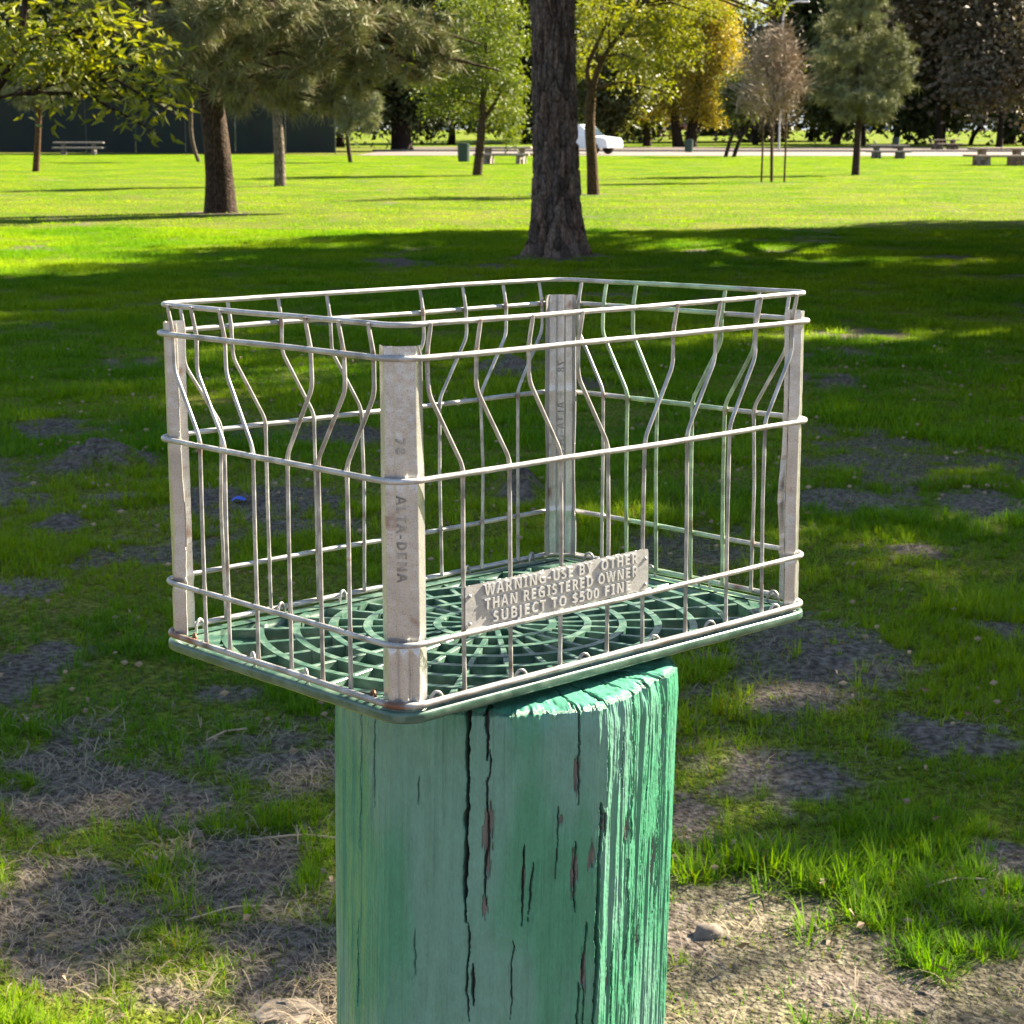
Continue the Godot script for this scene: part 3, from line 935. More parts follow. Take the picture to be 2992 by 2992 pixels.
func make_grass() -> void:
	var t := Node3D.new()
	t.name = "lawn_grass"
	add_child(t)
	t.set_meta("kind", "stuff")
	t.set_meta("label", "green lawn grass growing in uneven tufts over the park ground")
	t.set_meta("category", "grass")
	for k in 3:
		sow(t, tuft(100 + k, 18, 0.020, 0.030, 0.085, 0.0036, 3, 0.05), M.grass, 14000, 2.7, 9.0, 0.6, 1.15, 0)
	for k in 2:
		sow(t, tuft(200 + k, 30, 0.07, 0.030, 0.075, 0.0055, 2, 0.02), M.grass, 30000, 9.0, 30.0, 0.8, 1.3, 0)
	for k in 2:
		sow(t, tuft(300 + k, 36, 0.25, 0.02, 0.05, 0.016, 1, 0.015), M.grass, 62000, 30.0, 116.0, 0.8, 1.3, 0)
	for k in 2: sow(t, tuft(330 + k, 14, 0.05, 0.010, 0.030, 0.0034, 2, 0.15), M.grass, 13000, 2.7, 10.0, 0.8, 1.2, 4)
	sow(t, tuft(340, 36, 0.5, 0.03, 0.07, 0.035, 1, 0.015), M.grass, 26000, 168.5, 300.0, 0.8, 1.3, 5)
	var s := Node3D.new()
	s.name = "dry_straw"
	add_child(s)
	s.set_meta("kind", "stuff")
	s.set_meta("label", "dry brown straw and dead stems lying on the bare earth")
	s.set_meta("category", "straw")
	for k in 3: sow(s, tuft(400 + k, 11, 0.055, 0.02, 0.085, 0.0019, 3, 1.0, 1.0), M.straw, 3300, 2.7, 8.5, 0.6, 1.3, 1)

	# crumbs of earth and small dead leaves on the bare patches
	var e := Node3D.new()
	e.name = "soil_crumbs"
	add_child(e)
	e.set_meta("kind", "stuff")
	e.set_meta("label", "loose crumbs of earth scattered over the bare patches")
	e.set_meta("category", "soil")
	for k in 3: sow(e, crumb(500 + k), M.soil_plain, 7000, 2.7, 10.0, 0.5, 1.6, 2)
	var d := Node3D.new()
	d.name = "dead_leaves"
	add_child(d)
	d.set_meta("kind", "stuff")
	d.set_meta("label", "small curled brown dead leaves lying over grass and earth")
	d.set_meta("category", "leaves")
	sow(d, leaf_burst(510, 3, 0.12, 0.035, 0.018, 0.0, Color(0.20, 0.13, 0.07), Color(0.30, 0.22, 0.13)), M.straw, 1500, 2.7, 14.0, 0.6, 1.2, 3)

func crumb(sd: int) -> ArrayMesh:
	var g := Geo.new()
	for r in 5:
		for k in 7:
			var la := PI * r / 4.0 - PI / 2
			var lo := TAU * (k % 6) / 6.0
			var v := Vector3(cos(la) * cos(lo), sin(la), cos(la) * sin(lo))
			g.vert(v * Vector3(0.006, 0.0035, 0.006) * (1.0 + 0.5 * n_fine.get_noise_3dv(v * 2.0 + Vector3(sd, 0, 0))), Vector3.ZERO, Color(0.17, 0.145, 0.125))
	for r in 4:
		for k in 6:
			var a := r * 7 + k
			g.i.append_array([a, a + 7, a + 1, a + 1, a + 7, a + 8])
	fix_normals(g)
	return g.mesh()

# ---------------------------------------------------------------- trees
func needle_burst(sd: int, count: int, length: float, wide: float, fan := 0.75) -> ArrayMesh:
	# a bottle brush of long needles round the end of a twig that points along +z
	var r := RandomNumberGenerator.new()
	r.seed = sd
	var g := Geo.new()
	for k in count:
		var d := (Vector3(0, 0.1, 1) + Vector3(r.randfn(), r.randfn(), r.randfn()) * fan).normalized()
		var side := d.cross(Vector3(r.randfn(), r.randfn(), r.randfn())).normalized()
		var l := length * r.randf_range(0.65, 1.0)
		var at := Vector3(0, 0, r.randf_range(-0.35, 0.25) * length)
		var col := Color(0.135, 0.150, 0.068).lerp(Color(0.235, 0.245, 0.130), r.randf())
		if r.randf() < 0.06: col = Color(0.20, 0.14, 0.08)
		g.flat_tri(at - side * wide, at + side * wide, at + d * l + Vector3(0, -l * 0.10, 0), d.cross(side) + Vector3(0, 0.01, 0), col)
	return g.mesh()

func leaf_burst(sd: int, count: int, spread: float, length: float, wide: float, droop: float, c0: Color, c1: Color) -> ArrayMesh:
	var r := RandomNumberGenerator.new()
	r.seed = sd
	var g := Geo.new()
	for k in count:
		var at := Vector3(r.randfn(), r.randfn(), r.randfn()) * spread * 0.5
		var d := Vector3(r.randfn(), r.randfn() * 0.7 - droop, r.randfn()).normalized()
		var side := d.cross(Vector3(r.randfn(), r.randfn(), r.randfn())).normalized()
		var up := d.cross(side)
		var l := length * r.randf_range(0.65, 1.15)
		var w := wide * r.randf_range(0.8, 1.2)
		var col := c0.lerp(c1, r.randf())
		var mid := at + d * l * 0.45
		g.flat_tri(at, mid + side * w * 0.5 + up * w * 0.12, at + d * l - up * l * 0.1, up, col)
		g.flat_tri(at, mid - side * w * 0.5 + up * w * 0.12, at + d * l - up * l * 0.1, up, col)
	return g.mesh()

var bursts := {}

func make_bursts() -> void:
	var L: Callable = leaf_burst
	bursts = {
		"pine": [needle_burst(1, 34, 0.42, 0.0095), M.needle],
		"conifer": [needle_burst(2, 40, 0.34, 0.010), M.needle],
		"yellow": [leaf_burst(3, 11, 0.24, 0.15, 0.045, 0.9, Color(0.14, 0.185, 0.016), Color(0.245, 0.25, 0.018)), M.leaf],
		"green": [leaf_burst(4, 16, 0.34, 0.15, 0.05, 0.6, Color(0.075, 0.135, 0.020), Color(0.16, 0.20, 0.022)), M.leaf],
		"gold": [leaf_burst(5, 26, 0.75, 0.26, 0.14, 0.3, Color(0.40, 0.29, 0.035), Color(0.27, 0.27, 0.045)), M.leaf],
		"twig": [leaf_burst(6, 18, 0.45, 0.42, 0.014, -0.7, Color(0.24, 0.175, 0.12), Color(0.36, 0.28, 0.20)), M.twig],
		"dark": [leaf_burst(7, 30, 1.0, 0.34, 0.20, 0.2, Color(0.030, 0.045, 0.018), Color(0.065, 0.080, 0.034)), M.needle],
		"brown": [leaf_burst(8, 30, 1.0, 0.30, 0.16, 0.2, Color(0.13, 0.095, 0.065), Color(0.10, 0.095, 0.055)), M.needle],
		"olive": [leaf_burst(9, 30, 0.9, 0.30, 0.16, 0.2, Color(0.075, 0.095, 0.035), Color(0.12, 0.125, 0.045)), M.leaf],
	}

func tree(called: String, label: String, group: String, at: Vector3, stems: Array, blobs: Array, kind: String, bark: Color, seed_: int, size := 1.0, gap := -0.06) -> void:
	var t := thing(called, label, "tree", at, 0.0, group)
	var r := RandomNumberGenerator.new()
	r.seed = seed_
	var tops: Array[Vector3] = []
	for s in stems:                                      # each stem: list of [x, y, z, radius]
		var pts := []
		for p in s: pts.append(Vector3(p[0], p[1], p[2]))
		var path := PackedVector3Array()
		var rad := []
		var big: bool = s[0][3] > 0.2
		var per := 14 if big else 6
		for k in s.size() - 1:
			for q in per:
				var f := float(q) / per
				var a: Vector3 = pts[maxi(k - 1, 0)]
				var b: Vector3 = pts[k]
				var c: Vector3 = pts[k + 1]
				var d: Vector3 = pts[mini(k + 2, s.size() - 1)]
				path.append(b.cubic_interpolate(c, a, d, f))
				rad.append(lerpf(s[k][3], s[k + 1][3], f))
		path.append(pts[s.size() - 1])
		rad.append(s[s.size() - 1][3])
		var g := Geo.new()
		var cols := []
		for k in path.size(): cols.append(bark * (1.0 + 0.25 * n_fine.get_noise_3dv(path[k] * 2.0)))
		g.tube(path, rad, 26 if big else 10, false, cols, 0.12, n_fine)
		part("trunk" if s == stems[0] else "limb", g.mesh(), M.bark, t)
		for k in range(path.size() / 3, path.size()): tops.append(path[k])
	# limbs reaching into the clumps of the crown
	var lim := Geo.new()
	for b in blobs:
		var c := Vector3(b[0], b[1], b[2])
		var best: Vector3 = tops[0]
		for p in tops:
			if p.y < c.y + 0.3 and p.distance_to(c) + maxf(0.0, c.y - p.y) * 0.3 < best.distance_to(c) + maxf(0.0, c.y - best.y) * 0.3: best = p
		var mid := best.lerp(c, 0.5) + Vector3(r.randf_range(-0.1, 0.1), 0.12, r.randf_range(-0.1, 0.1)) * best.distance_to(c)
		var r0 := clampf(best.distance_to(c) * 0.022, 0.015, 0.12)
		lim.tube(PackedVector3Array([best, mid, c, c + (c - mid) * 0.4]), [r0, r0 * 0.7, r0 * 0.45, r0 * 0.15], 6, false, [bark])
	if lim.v.size(): part("branches", lim.mesh(), M.bark, t)
	var xf := []
	var cols := []
	for b in blobs:
		var c := Vector3(b[0], b[1], b[2])
		var q := Vector3(b[3], b[4], b[5])
		var gone := 0
		var made := 0
		while made < int(b[6]) and gone < 12000:
			gone += 1
			var d := Vector3(r.randfn(), r.randfn(), r.randfn()).normalized() * pow(r.randf(), 0.45)
			var p := c + d * q
			if n_mid.get_noise_3d(p.x * 3.0 / size, p.y * 3.6 / size, p.z * 3.0 / size + seed_) < gap: continue
			made += 1
			var sc := size * r.randf_range(0.65, 1.15)
			var bs := Basis(Vector3.UP, r.randf() * TAU).rotated(Vector3(1, 0, 0), r.randf_range(-0.7, 0.7)) * Basis.from_scale(Vector3.ONE * sc)
			xf.append(Transform3D(bs, p))
			cols.append(Color.WHITE * r.randf_range(0.75, 1.2))
	var e: Array = bursts[kind]
	if xf.size(): scatter("crown", e[0], e[1], t, xf, cols)

# ---------------------------------------------------------------- the big pine in the middle
func make_big_pine() -> void:
	var t := thing("big_pine_tree", "big pine trunk with thick plated bark rising behind the crate", "tree", Vector3(0.57, 0, -23.65))
	var g := Geo.new()
	var cell := FastNoiseLite.new()
	cell.noise_type = FastNoiseLite.TYPE_CELLULAR
	cell.cellular_return_type = FastNoiseLite.RETURN_DISTANCE2_SUB
	cell.frequency = 1.0
	cell.seed = 8
	cell.fractal_type = FastNoiseLite.FRACTAL_NONE
	var cval := FastNoiseLite.new()
	cval.noise_type = FastNoiseLite.TYPE_CELLULAR
	cval.cellular_return_type = FastNoiseLite.RETURN_CELL_VALUE
	cval.frequency = 1.0
	cval.seed = 8
	cval.fractal_type = FastNoiseLite.FRACTAL_NONE
	var cols := 240
	var ys: Array[float] = []
	for k in 330: ys.append(-0.05 + k * 0.0115)
	for k in 14: ys.append(3.8 + k * 0.8)
	for y in ys:
		var ra := 0.305 - 0.011 * y + 0.16 * exp(-y / 0.33)
		if y > 5.0: ra = maxf(0.05, 0.25 - 0.0205 * (y - 5.0))
		for k in cols + 1:
			var an := TAU * (k % cols) / cols
			var d := Vector3(sin(an), 0, cos(an))
			var lobe := 1.0 + (0.10 * sin(an * 5.0 + 1.0) + 0.06 * sin(an * 3.0)) * exp(-maxf(y, 0.0) / 0.35)
			var q := Vector3(d.x * 4.0 + 0.25 * n_fine.get_noise_2d(y * 6.0, an), y * 3.2, d.z * 4.0)
			q.x += 0.5 * n_fine.get_noise_2d(y * 3.0, an * 4.0)
			var e := cell.get_noise_3dv(q) + 1.0
			var plate := smoothstep(0.02, 0.30, e)
			var val := cval.get_noise_3dv(q)
			var r2 := ra * lobe + 0.038 * (plate - 1.0) + 0.006 * n_fine.get_noise_3d(d.x * 30.0, y * 25.0, d.z * 30.0) + 0.008 * val
			var c := Color(0.105, 0.082, 0.072).lerp(Color(0.275, 0.205, 0.170), clampf(0.5 + val * 1.1, 0.0, 1.0))
			c = c.lerp(Color(0.24, 0.215, 0.205), clampf(0.9 * n_mid.get_noise_3d(d.x * 5.0, y * 4.0, d.z * 5.0) + 0.2, 0.0, 0.75))
			g.vert(Vector3(d.x * r2 - 0.012 * y * y * 0.25 - 0.015 * y, y, d.z * r2), Vector3.ZERO, c)
	for r in ys.size() - 1:
		for k in cols:
			var a := r * (cols + 1) + k
			var b := a + cols + 1
			g.i.append_array([a, b, a + 1, a + 1, b, b + 1])
	fix_normals(g)
	var bark := part("trunk", g.mesh(), M.bark_plain, t)
	bark.set_meta("label", "straight flared trunk of plated grey brown bark")
	var lim := Geo.new()
	var xf := []
	var tint := []
	var r := RandomNumberGenerator.new()
	r.seed = 77
	for k in 34:
		var an := r.randf() * TAU
		var q := 4.2 * sqrt(r.randf_range(0.05, 1.0))
		var c := Vector3(cos(an) * q - 0.9, r.randf_range(7.5, 13.5), sin(an) * q)
		var from := Vector3(-0.6 - 0.03 * c.y, maxf(6.0, c.y - 1.2 - 0.2 * q), 0)
		lim.tube(PackedVector3Array([from, from.lerp(c, 0.5) + Vector3(0, 0.3, 0), c]), [0.09, 0.06, 0.02], 6, false, [Color(0.085, 0.062, 0.05)])
		for s in 110:
			var d := Vector3(r.randfn(), r.randfn() * 0.55, r.randfn()) * 0.7
			xf.append(Transform3D(Basis(Vector3.UP, r.randf() * TAU).scaled(Vector3.ONE * r.randf_range(0.9, 1.5)), c + d))
			tint.append(Color.WHITE * r.randf_range(0.75, 1.2))
	part("branches", lim.mesh(), M.bark, t)
	scatter("crown", bursts.pine[0], bursts.pine[1], t, xf, tint)

# ---------------------------------------------------------------- park things
func make_table(label: String, at: Vector3, turn: float, tone: Color, length: float) -> void:
	var t := thing("picnic_table", label, "picnic table", at, turn, "concrete picnic tables")
	var g := Geo.new()
	g.box(Vector3(0, 0.74, 0), Vector3(length, 0.10, 0.80), Basis.IDENTITY, tone, 0.02)
	part("tabletop", g.mesh(), M.concrete, t)
	for s in [-1.0, 1.0]:
		var b := Geo.new()
		b.box(Vector3(0, 0.43, s * 0.84), Vector3(length, 0.10, 0.34), Basis.IDENTITY, tone * 0.96, 0.02)
		part("bench", b.mesh(), M.concrete, t)
		var p := Geo.new()
		p.box(Vector3(s * length * 0.3, 0.345, 0), Vector3(0.26, 0.69, 0.50), Basis.IDENTITY, tone * 0.85, 0.02)
		part("pedestal", p.mesh(), M.concrete, t)
		var a := Geo.new()
		a.box(Vector3(s * length * 0.3, 0.30, 0), Vector3(0.18, 0.16, 1.9), Basis.IDENTITY, tone * 0.85, 0.015)
		part("bench_arm", a.mesh(), M.concrete, t)
		for e in [-1.0, 1.0]:
			var f := Geo.new()
			f.box(Vector3(s * length * 0.3, 0.11, e * 0.84), Vector3(0.20, 0.22, 0.20), Basis.IDENTITY, tone * 0.85, 0.015)
			part("foot", f.mesh(), M.concrete, t)

func make_bin(label: String, at: Vector3) -> void:
	var t := thing("litter_bin", label, "litter bin", at, 0.0, "park litter bins")
	var g := Geo.new()
	var green := Color(0.020, 0.045, 0.034)
	g.tube(PackedVector3Array([Vector3(0, 0, 0), Vector3(0, 0.05, 0), Vector3(0, 0.4, 0), Vector3(0, 0.76, 0), Vector3(0, 0.78, 0)]), [0.26, 0.28, 0.295, 0.30, 0.29], 20, false, [green])
	part("drum", g.mesh(), M.pole_paint, t)
	var l := Geo.new()
	l.tube(PackedVector3Array([Vector3(0, 0.78, 0), Vector3(0, 0.82, 0), Vector3(0, 0.88, 0), Vector3(0, 0.91, 0)]), [0.32, 0.32, 0.25, 0.12], 20, false, [green * 1.2])
	part("lid", l.mesh(), M.pole_paint, t)

func wheel(parent: Node3D, at: Vector3, ra: float) -> void:
	var g := Geo.new()
	g.tube(PackedVector3Array([at + Vector3(0, 0, -0.11), at + Vector3(0, 0, -0.09), at + Vector3(0, 0, 0.09), at + Vector3(0, 0, 0.11)]), [ra * 0.88, ra, ra, ra * 0.88], 18, false, [Color(0.02, 0.02, 0.02)])
	var o := part("wheel", g.mesh(), M.rubber, parent)
	var h := Geo.new()
	var s := signf(at.z)
	h.tube(PackedVector3Array([at + Vector3(0, 0, s * 0.105), at + Vector3(0, 0, s * 0.125)]), [ra * 0.62, ra * 0.5], 14, false, [Color(0.45, 0.45, 0.46)])
	part("rim", h.mesh(), M.pole_paint, o)

func prism(g: Geo, outline: Array, half: float, col: Color, tuck := 0.0) -> void:     # side outline in x, y swept across z
	var m := outline.size()
	var mid := Vector2.ZERO
	for p in outline: mid += p / m
	var poly := PackedVector2Array(outline)
	var idx := Geometry2D.triangulate_polygon(poly)
	for s in [-1.0, 1.0]:
		for k in range(0, idx.size(), 3):
			var q := []
			for e in 3:
				var p: Vector2 = outline[idx[k + e]]
				q.append(Vector3(p.x, p.y, s * (half - tuck * clampf((p.y - 0.95) / 0.6, 0.0, 1.0))))
			g.flat_tri(q[0], q[1], q[2], Vector3(0, 0, s), col)
	for k in m:
		var a: Vector2 = outline[k]
		var b: Vector2 = outline[(k + 1) % m]
		var ta := half - tuck * clampf((a.y - 0.95) / 0.6, 0.0, 1.0)
		var tb := half - tuck * clampf((b.y - 0.95) / 0.6, 0.0, 1.0)
		var e := b - a
		var o := Vector2(e.y, -e.x)
		if o.dot((a + b) * 0.5 - mid) < 0.0: o = -o
		g.flat_quad(Vector3(a.x, a.y, -ta), Vector3(b.x, b.y, -tb), Vector3(b.x, b.y, tb), Vector3(a.x, a.y, ta), Vector3(o.x, o.y, 0), col)

func make_vehicle(called: String, label: String, category: String, group: String, at: Vector3, turn: float, col: Color, pickup: bool) -> void:
	var t := thing(called, label, category, at, turn, group)
	var b := Geo.new()
	var cab := Geo.new()
	var gl := Geo.new()
	if pickup:
		prism(b, [Vector2(-2.75, 0.45), Vector2(-2.75, 1.10), Vector2(0.10, 1.12), Vector2(1.45, 1.14), Vector2(2.55, 1.02), Vector2(2.78, 0.85), Vector2(2.80, 0.42), Vector2(2.0, 0.38), Vector2(-2.0, 0.38)], 0.95, col)
		prism(cab, [Vector2(-0.85, 1.10), Vector2(-0.75, 1.78), Vector2(-0.5, 1.86), Vector2(0.55, 1.86), Vector2(0.75, 1.78), Vector2(1.45, 1.12)], 0.90, col, 0.14)
		for s in [-1.0, 1.0]:
			for w in [[Vector2(-0.68, 1.18), Vector2(-0.62, 1.70), Vector2(0.02, 1.74), Vector2(0.02, 1.18)], [Vector2(0.10, 1.18), Vector2(0.10, 1.74), Vector2(0.62, 1.70), Vector2(1.15, 1.18)]]:
				var gg := Geo.new()
				var q := []
				for p in w: q.append(Vector3(p.x, p.y, s * (0.905 - 0.14 * clampf((p.y - 0.95) / 0.6, 0.0, 1.0))))
				gg.flat_quad(q[0], q[1], q[2], q[3], Vector3(0, 0, s), Color(0.03, 0.04, 0.05))
				part("side_window", gg.mesh(), M.glass, t)
		gl.flat_quad(Vector3(0.80, 1.76, -0.70), Vector3(0.80, 1.76, 0.70), Vector3(1.44, 1.16, 0.82), Vector3(1.44, 1.16, -0.82), Vector3(1, 1, 0), Color(0.03, 0.04, 0.05))
	else:
		prism(b, [Vector2(-2.15, 0.42), Vector2(-2.2, 0.80), Vector2(-2.05, 0.95), Vector2(-1.4, 1.0), Vector2(1.0, 0.98), Vector2(1.95, 0.86), Vector2(2.15, 0.70), Vector2(2.15, 0.38), Vector2(1.6, 0.28), Vector2(-1.6, 0.28)], 0.88, col)
		prism(cab, [Vector2(-1.75, 0.97), Vector2(-1.15, 1.40), Vector2(-0.7, 1.47), Vector2(0.1, 1.46), Vector2(0.40, 1.38), Vector2(1.10, 0.96)], 0.84, col, 0.16)
		for s in [-1.0, 1.0]:
			var gg := Geo.new()
			var q := []
			for p in [Vector2(-1.40, 1.02), Vector2(-0.95, 1.38), Vector2(0.15, 1.38), Vector2(0.85, 1.02)]: q.append(Vector3(p.x, p.y, s * (0.846 - 0.16 * clampf((p.y - 0.95) / 0.6, 0.0, 1.0))))
			gg.flat_quad(q[0], q[1], q[2], q[3], Vector3(0, 0, s), Color(0.03, 0.04, 0.05))
			part("side_window", gg.mesh(), M.glass, t)
		gl.flat_quad(Vector3(0.45, 1.365, -0.66), Vector3(0.45, 1.365, 0.66), Vector3(1.09, 0.985, 0.78), Vector3(1.09, 0.985, -0.78), Vector3(1, 1, 0), Color(0.03, 0.04, 0.05))
	part("body", b.mesh(), M.car_paint, t)
	part("cabin", cab.mesh(), M.car_paint, t)
	part("windscreen", gl.mesh(), M.glass, t)
	var ax := 1.75 if pickup else 1.32
	for x in [-ax, ax]:
		for z in [-1.0, 1.0]: wheel(t, Vector3(x, 0.38 if pickup else 0.32, z * (0.86 if pickup else 0.78)), 0.38 if pickup else 0.32)
	for z in [-0.7, 0.7]:
		var h := Geo.new()
		h.box(Vector3(2.76 if pickup else 2.12, 0.80 if pickup else 0.68, z), Vector3(0.08, 0.16, 0.30), Basis.IDENTITY, Color(0.7, 0.7, 0.7), 0.02)
		part("headlight", h.mesh(), M.glass, t)
		var k := Geo.new()
		k.box(Vector3(-2.75 if pickup else -2.19, 0.88 if pickup else 0.78, z * 1.1), Vector3(0.06, 0.20, 0.14), Basis.IDENTITY, Color(0.35, 0.02, 0.02), 0.01)
		part("tail_light", k.mesh(), M.glass, t)

func make_fence() -> void:
	var t := thing("screened_fence", "long dark green screened fence along the left side of the lawn", "fence", Vector3(-11.4, 0, -121.0))
	for k in 11:
		var x := -3.2 * k
		var p := Geo.new()
		p.tube(PackedVector3Array([Vector3(x, -0.05, 0), Vector3(x, 3.45, 0)]), [0.04], 8, false, [Color(0.04, 0.05, 0.045)])
		part("post", p.mesh(), M.pole_paint, t)
		if k == 10: continue
		var g := Geo.new()
		var cols := 14
		for r in 5:
			for c in cols + 1:
				var px := x - 0.04 - 3.12 * c / cols
				var py := 0.06 + 3.3 * r / 4.0
				g.vert(Vector3(px, py, 0.05 + 0.05 * n_mid.get_noise_2d(px * 3.0, py * 2.0)), Vector3(0, 0, 1), Color(0.012, 0.017, 0.014) * (1.0 + 0.3 * n_mid.get_noise_2d(px, py * 2.0)))
		for r in 4:
			for c in cols:
				var a := r * (cols + 1) + c
				g.quad(a, a + 1, a + cols + 2, a + cols + 1)
		part("screen_panel", g.mesh(), M.fabric, t)
	var rail := Geo.new()
	rail.tube(PackedVector3Array([Vector3(0, 3.42, 0), Vector3(-32, 3.42, 0)]), [0.025], 6, false, [Color(0.04, 0.05, 0.045)])
	part("top_rail", rail.mesh(), M.pole_paint, t)

func make_park() -> void:
	# road, kerb and bare strip beyond the lawn
	var road := Geo.new()
	road.flat_quad(Vector3(-9.5, 0.012, -114.0), Vector3(400, 0.012, -114.0), Vector3(400, 0.012, -134.0), Vector3(-9.5, 0.012, -134.0), Vector3.UP, Color(0.20, 0.175, 0.165))
	part("road", road.mesh(), M.asphalt, self).set_meta("kind", "structure")
	var kerb := Geo.new()
	kerb.box(Vector3(195, 0.07, -134.15), Vector3(410, 0.14, 0.3), Basis.IDENTITY, Color(0.30, 0.28, 0.27), 0.03)
	part("kerb", kerb.mesh(), M.concrete, self).set_meta("kind", "structure")
	var strip := Geo.new()
	strip.flat_quad(Vector3(-9.5, 0.020, -134.3), Vector3(400, 0.020, -134.3), Vector3(400, 0.020, -168.0), Vector3(-9.5, 0.020, -168.0), Vector3.UP, Color(0.085, 0.058, 0.046))
	part("earth_strip", strip.mesh(), M.soil_plain, self).set_meta("kind", "structure")
	make_fence()
	make_table("weathered grey picnic table in shade before the dark fence at left", Vector3(-26.4, 0, -114.5), 0.12, Color(0.24, 0.225, 0.215), 3.0)
	make_table("sunlit pale concrete picnic table half hidden by the big pine trunk", Vector3(-0.35, 0, -87.0), -0.18, Color(0.42, 0.36, 0.31), 2.6)
	make_table("concrete picnic table near the right edge of the lawn, left one of two", Vector3(21.9, 0, -84.5), 0.1, Color(0.44, 0.35, 0.31), 2.7)
	make_table("concrete picnic table cut by the right edge of the photo", Vector3(25.2, 0, -83.0), 0.1, Color(0.42, 0.34, 0.30), 2.7)
	make_table("low picnic table standing by the road right of the grey pine", Vector3(20.9, -0.05, -104.5), 0.0, Color(0.26, 0.24, 0.23), 2.2)
	make_table("small far picnic table on the grass beyond the road", Vector3(34.5, 0.01, -150.0), 0.2, Color(0.30, 0.24, 0.18), 2.2)
	make_bin("dark green litter bin beside the sunlit pale picnic table", Vector3(-2.40, 0, -92.5))
	make_bin("dark litter bin below the golden tree beyond the road", Vector3(12.3, 0, -131.0))
	make_bin("small dark green litter bin on the far grass at right", Vector3(31.6, 0.01, -155.0))
	make_vehicle("pickup_truck", "white pickup truck on the road right of the big pine trunk", "pickup truck", "", Vector3(4.25, 0.012, -121.5), -0.6, Color(0.75, 0.76, 0.78), true)
	var row := [[-16.0, -300.0, Color(0.09, 0.13, 0.20), "dark blue parked car far behind the litter bin"], [-11.5, -300.0, Color(0.30, 0.31, 0.33), "silver parked car far behind the green leafy tree"], [15.7, -292.0, Color(0.06, 0.06, 0.065), "black parked car beyond the pickup truck"], [19.0, -292.0, Color(0.72, 0.72, 0.72), "white parked car left of the dark flared trunk"], [23.2, -290.0, Color(0.78, 0.78, 0.78), "white parked car between the flared trunk and the golden tree"], [27.0, -292.0, Color(0.25, 0.03, 0.03), "dark red parked car just left of the golden tree trunk"], [32.0, -290.0, Color(0.80, 0.80, 0.80), "bright white parked car right of the golden tree trunk"], [39.0, -295.0, Color(0.10, 0.11, 0.13), "dark parked car behind the leaning stems"], [57.5, -298.0, Color(0.08, 0.14, 0.28), "blue parked car between bare tree and grey pine"], [64.0, -300.0, Color(0.20, 0.21, 0.23), "grey parked car beyond the grey pine, left one"], [69.5, -300.0, Color(0.10, 0.12, 0.16), "dark parked car beyond the grey pine, right one"], [78.0, -300.0, Color(0.45, 0.46, 0.48), "pale grey parked car left of the dark oak"]]
	for e in row: make_vehicle("parked_car", e[3], "car", "cars parked far beyond the grass", Vector3(e[0], ground_y(e[0], e[1]) + 0.01, e[1]), rng.randf_range(-0.2, 0.2), e[2], false)
	# curved street lamp standing by the road
	var l := thing("street_lamp", "tall street lamp with pale curved arm above the bare tree", "street lamp", Vector3(19.85, 0, -140.0))
	var g := Geo.new()
	var steel := Color(0.50, 0.49, 0.48)
	g.tube(round_path([Vector3(0, 0, 0), Vector3(0, 5, 0), Vector3(0, 9.2, 0)], 0.3), [0.075], 10, false, [steel])
	part("pole", g.mesh(), M.pole_paint, l)
	var a2 := Geo.new()
	var ap := round_path([Vector3(0, 9.15, 0), Vector3(0.05, 9.9, 0), Vector3(0.35, 10.5, 0), Vector3(0.9, 10.75, 0), Vector3(1.35, 10.76, 0)], 0.35)
	a2.tube(ap, [0.075], 10, false, [steel])
	part("arm", a2.mesh(), M.pole_paint, l)
	var hd := Geo.new()
	hd.box(Vector3(1.6, 10.74, 0), Vector3(0.62, 0.13, 0.28), Basis.IDENTITY, Color(0.62, 0.62, 0.62), 0.04)
	part("lamp_head", hd.mesh(), M.pole_paint, l)
	# stakes of the bare young tree
	for e in [[7.62, "left tree stake of the bare young tree"], [8.32, "right tree stake of the bare young tree"]]:
		var s := thing("tree_stake", e[1], "stake", Vector3(e[0], 0, -57.3), 0.0, "stakes of the bare young tree")
		var q := Geo.new()
		q.tube(PackedVector3Array([Vector3(0, -0.05, 0), Vector3(0.01, 1.0, 0), Vector3(0, 2.1, 0)]), [0.032, 0.031, 0.03], 8, false, [Color(0.16, 0.12, 0.07)])
		part("pole", q.mesh(), M.bark, s)
		var band := Geo.new()
		band.tube(PackedVector3Array([Vector3(0, 1.75, 0.03), Vector3((7.98 - e[0]) * 0.5, 1.73, 0.05), Vector3(7.98 - e[0], 1.75, 0.0)]), [0.012], 6, false, [Color(0.05, 0.05, 0.05)])
		part("tie", band.mesh(), M.rubber, s)
	make_litter()

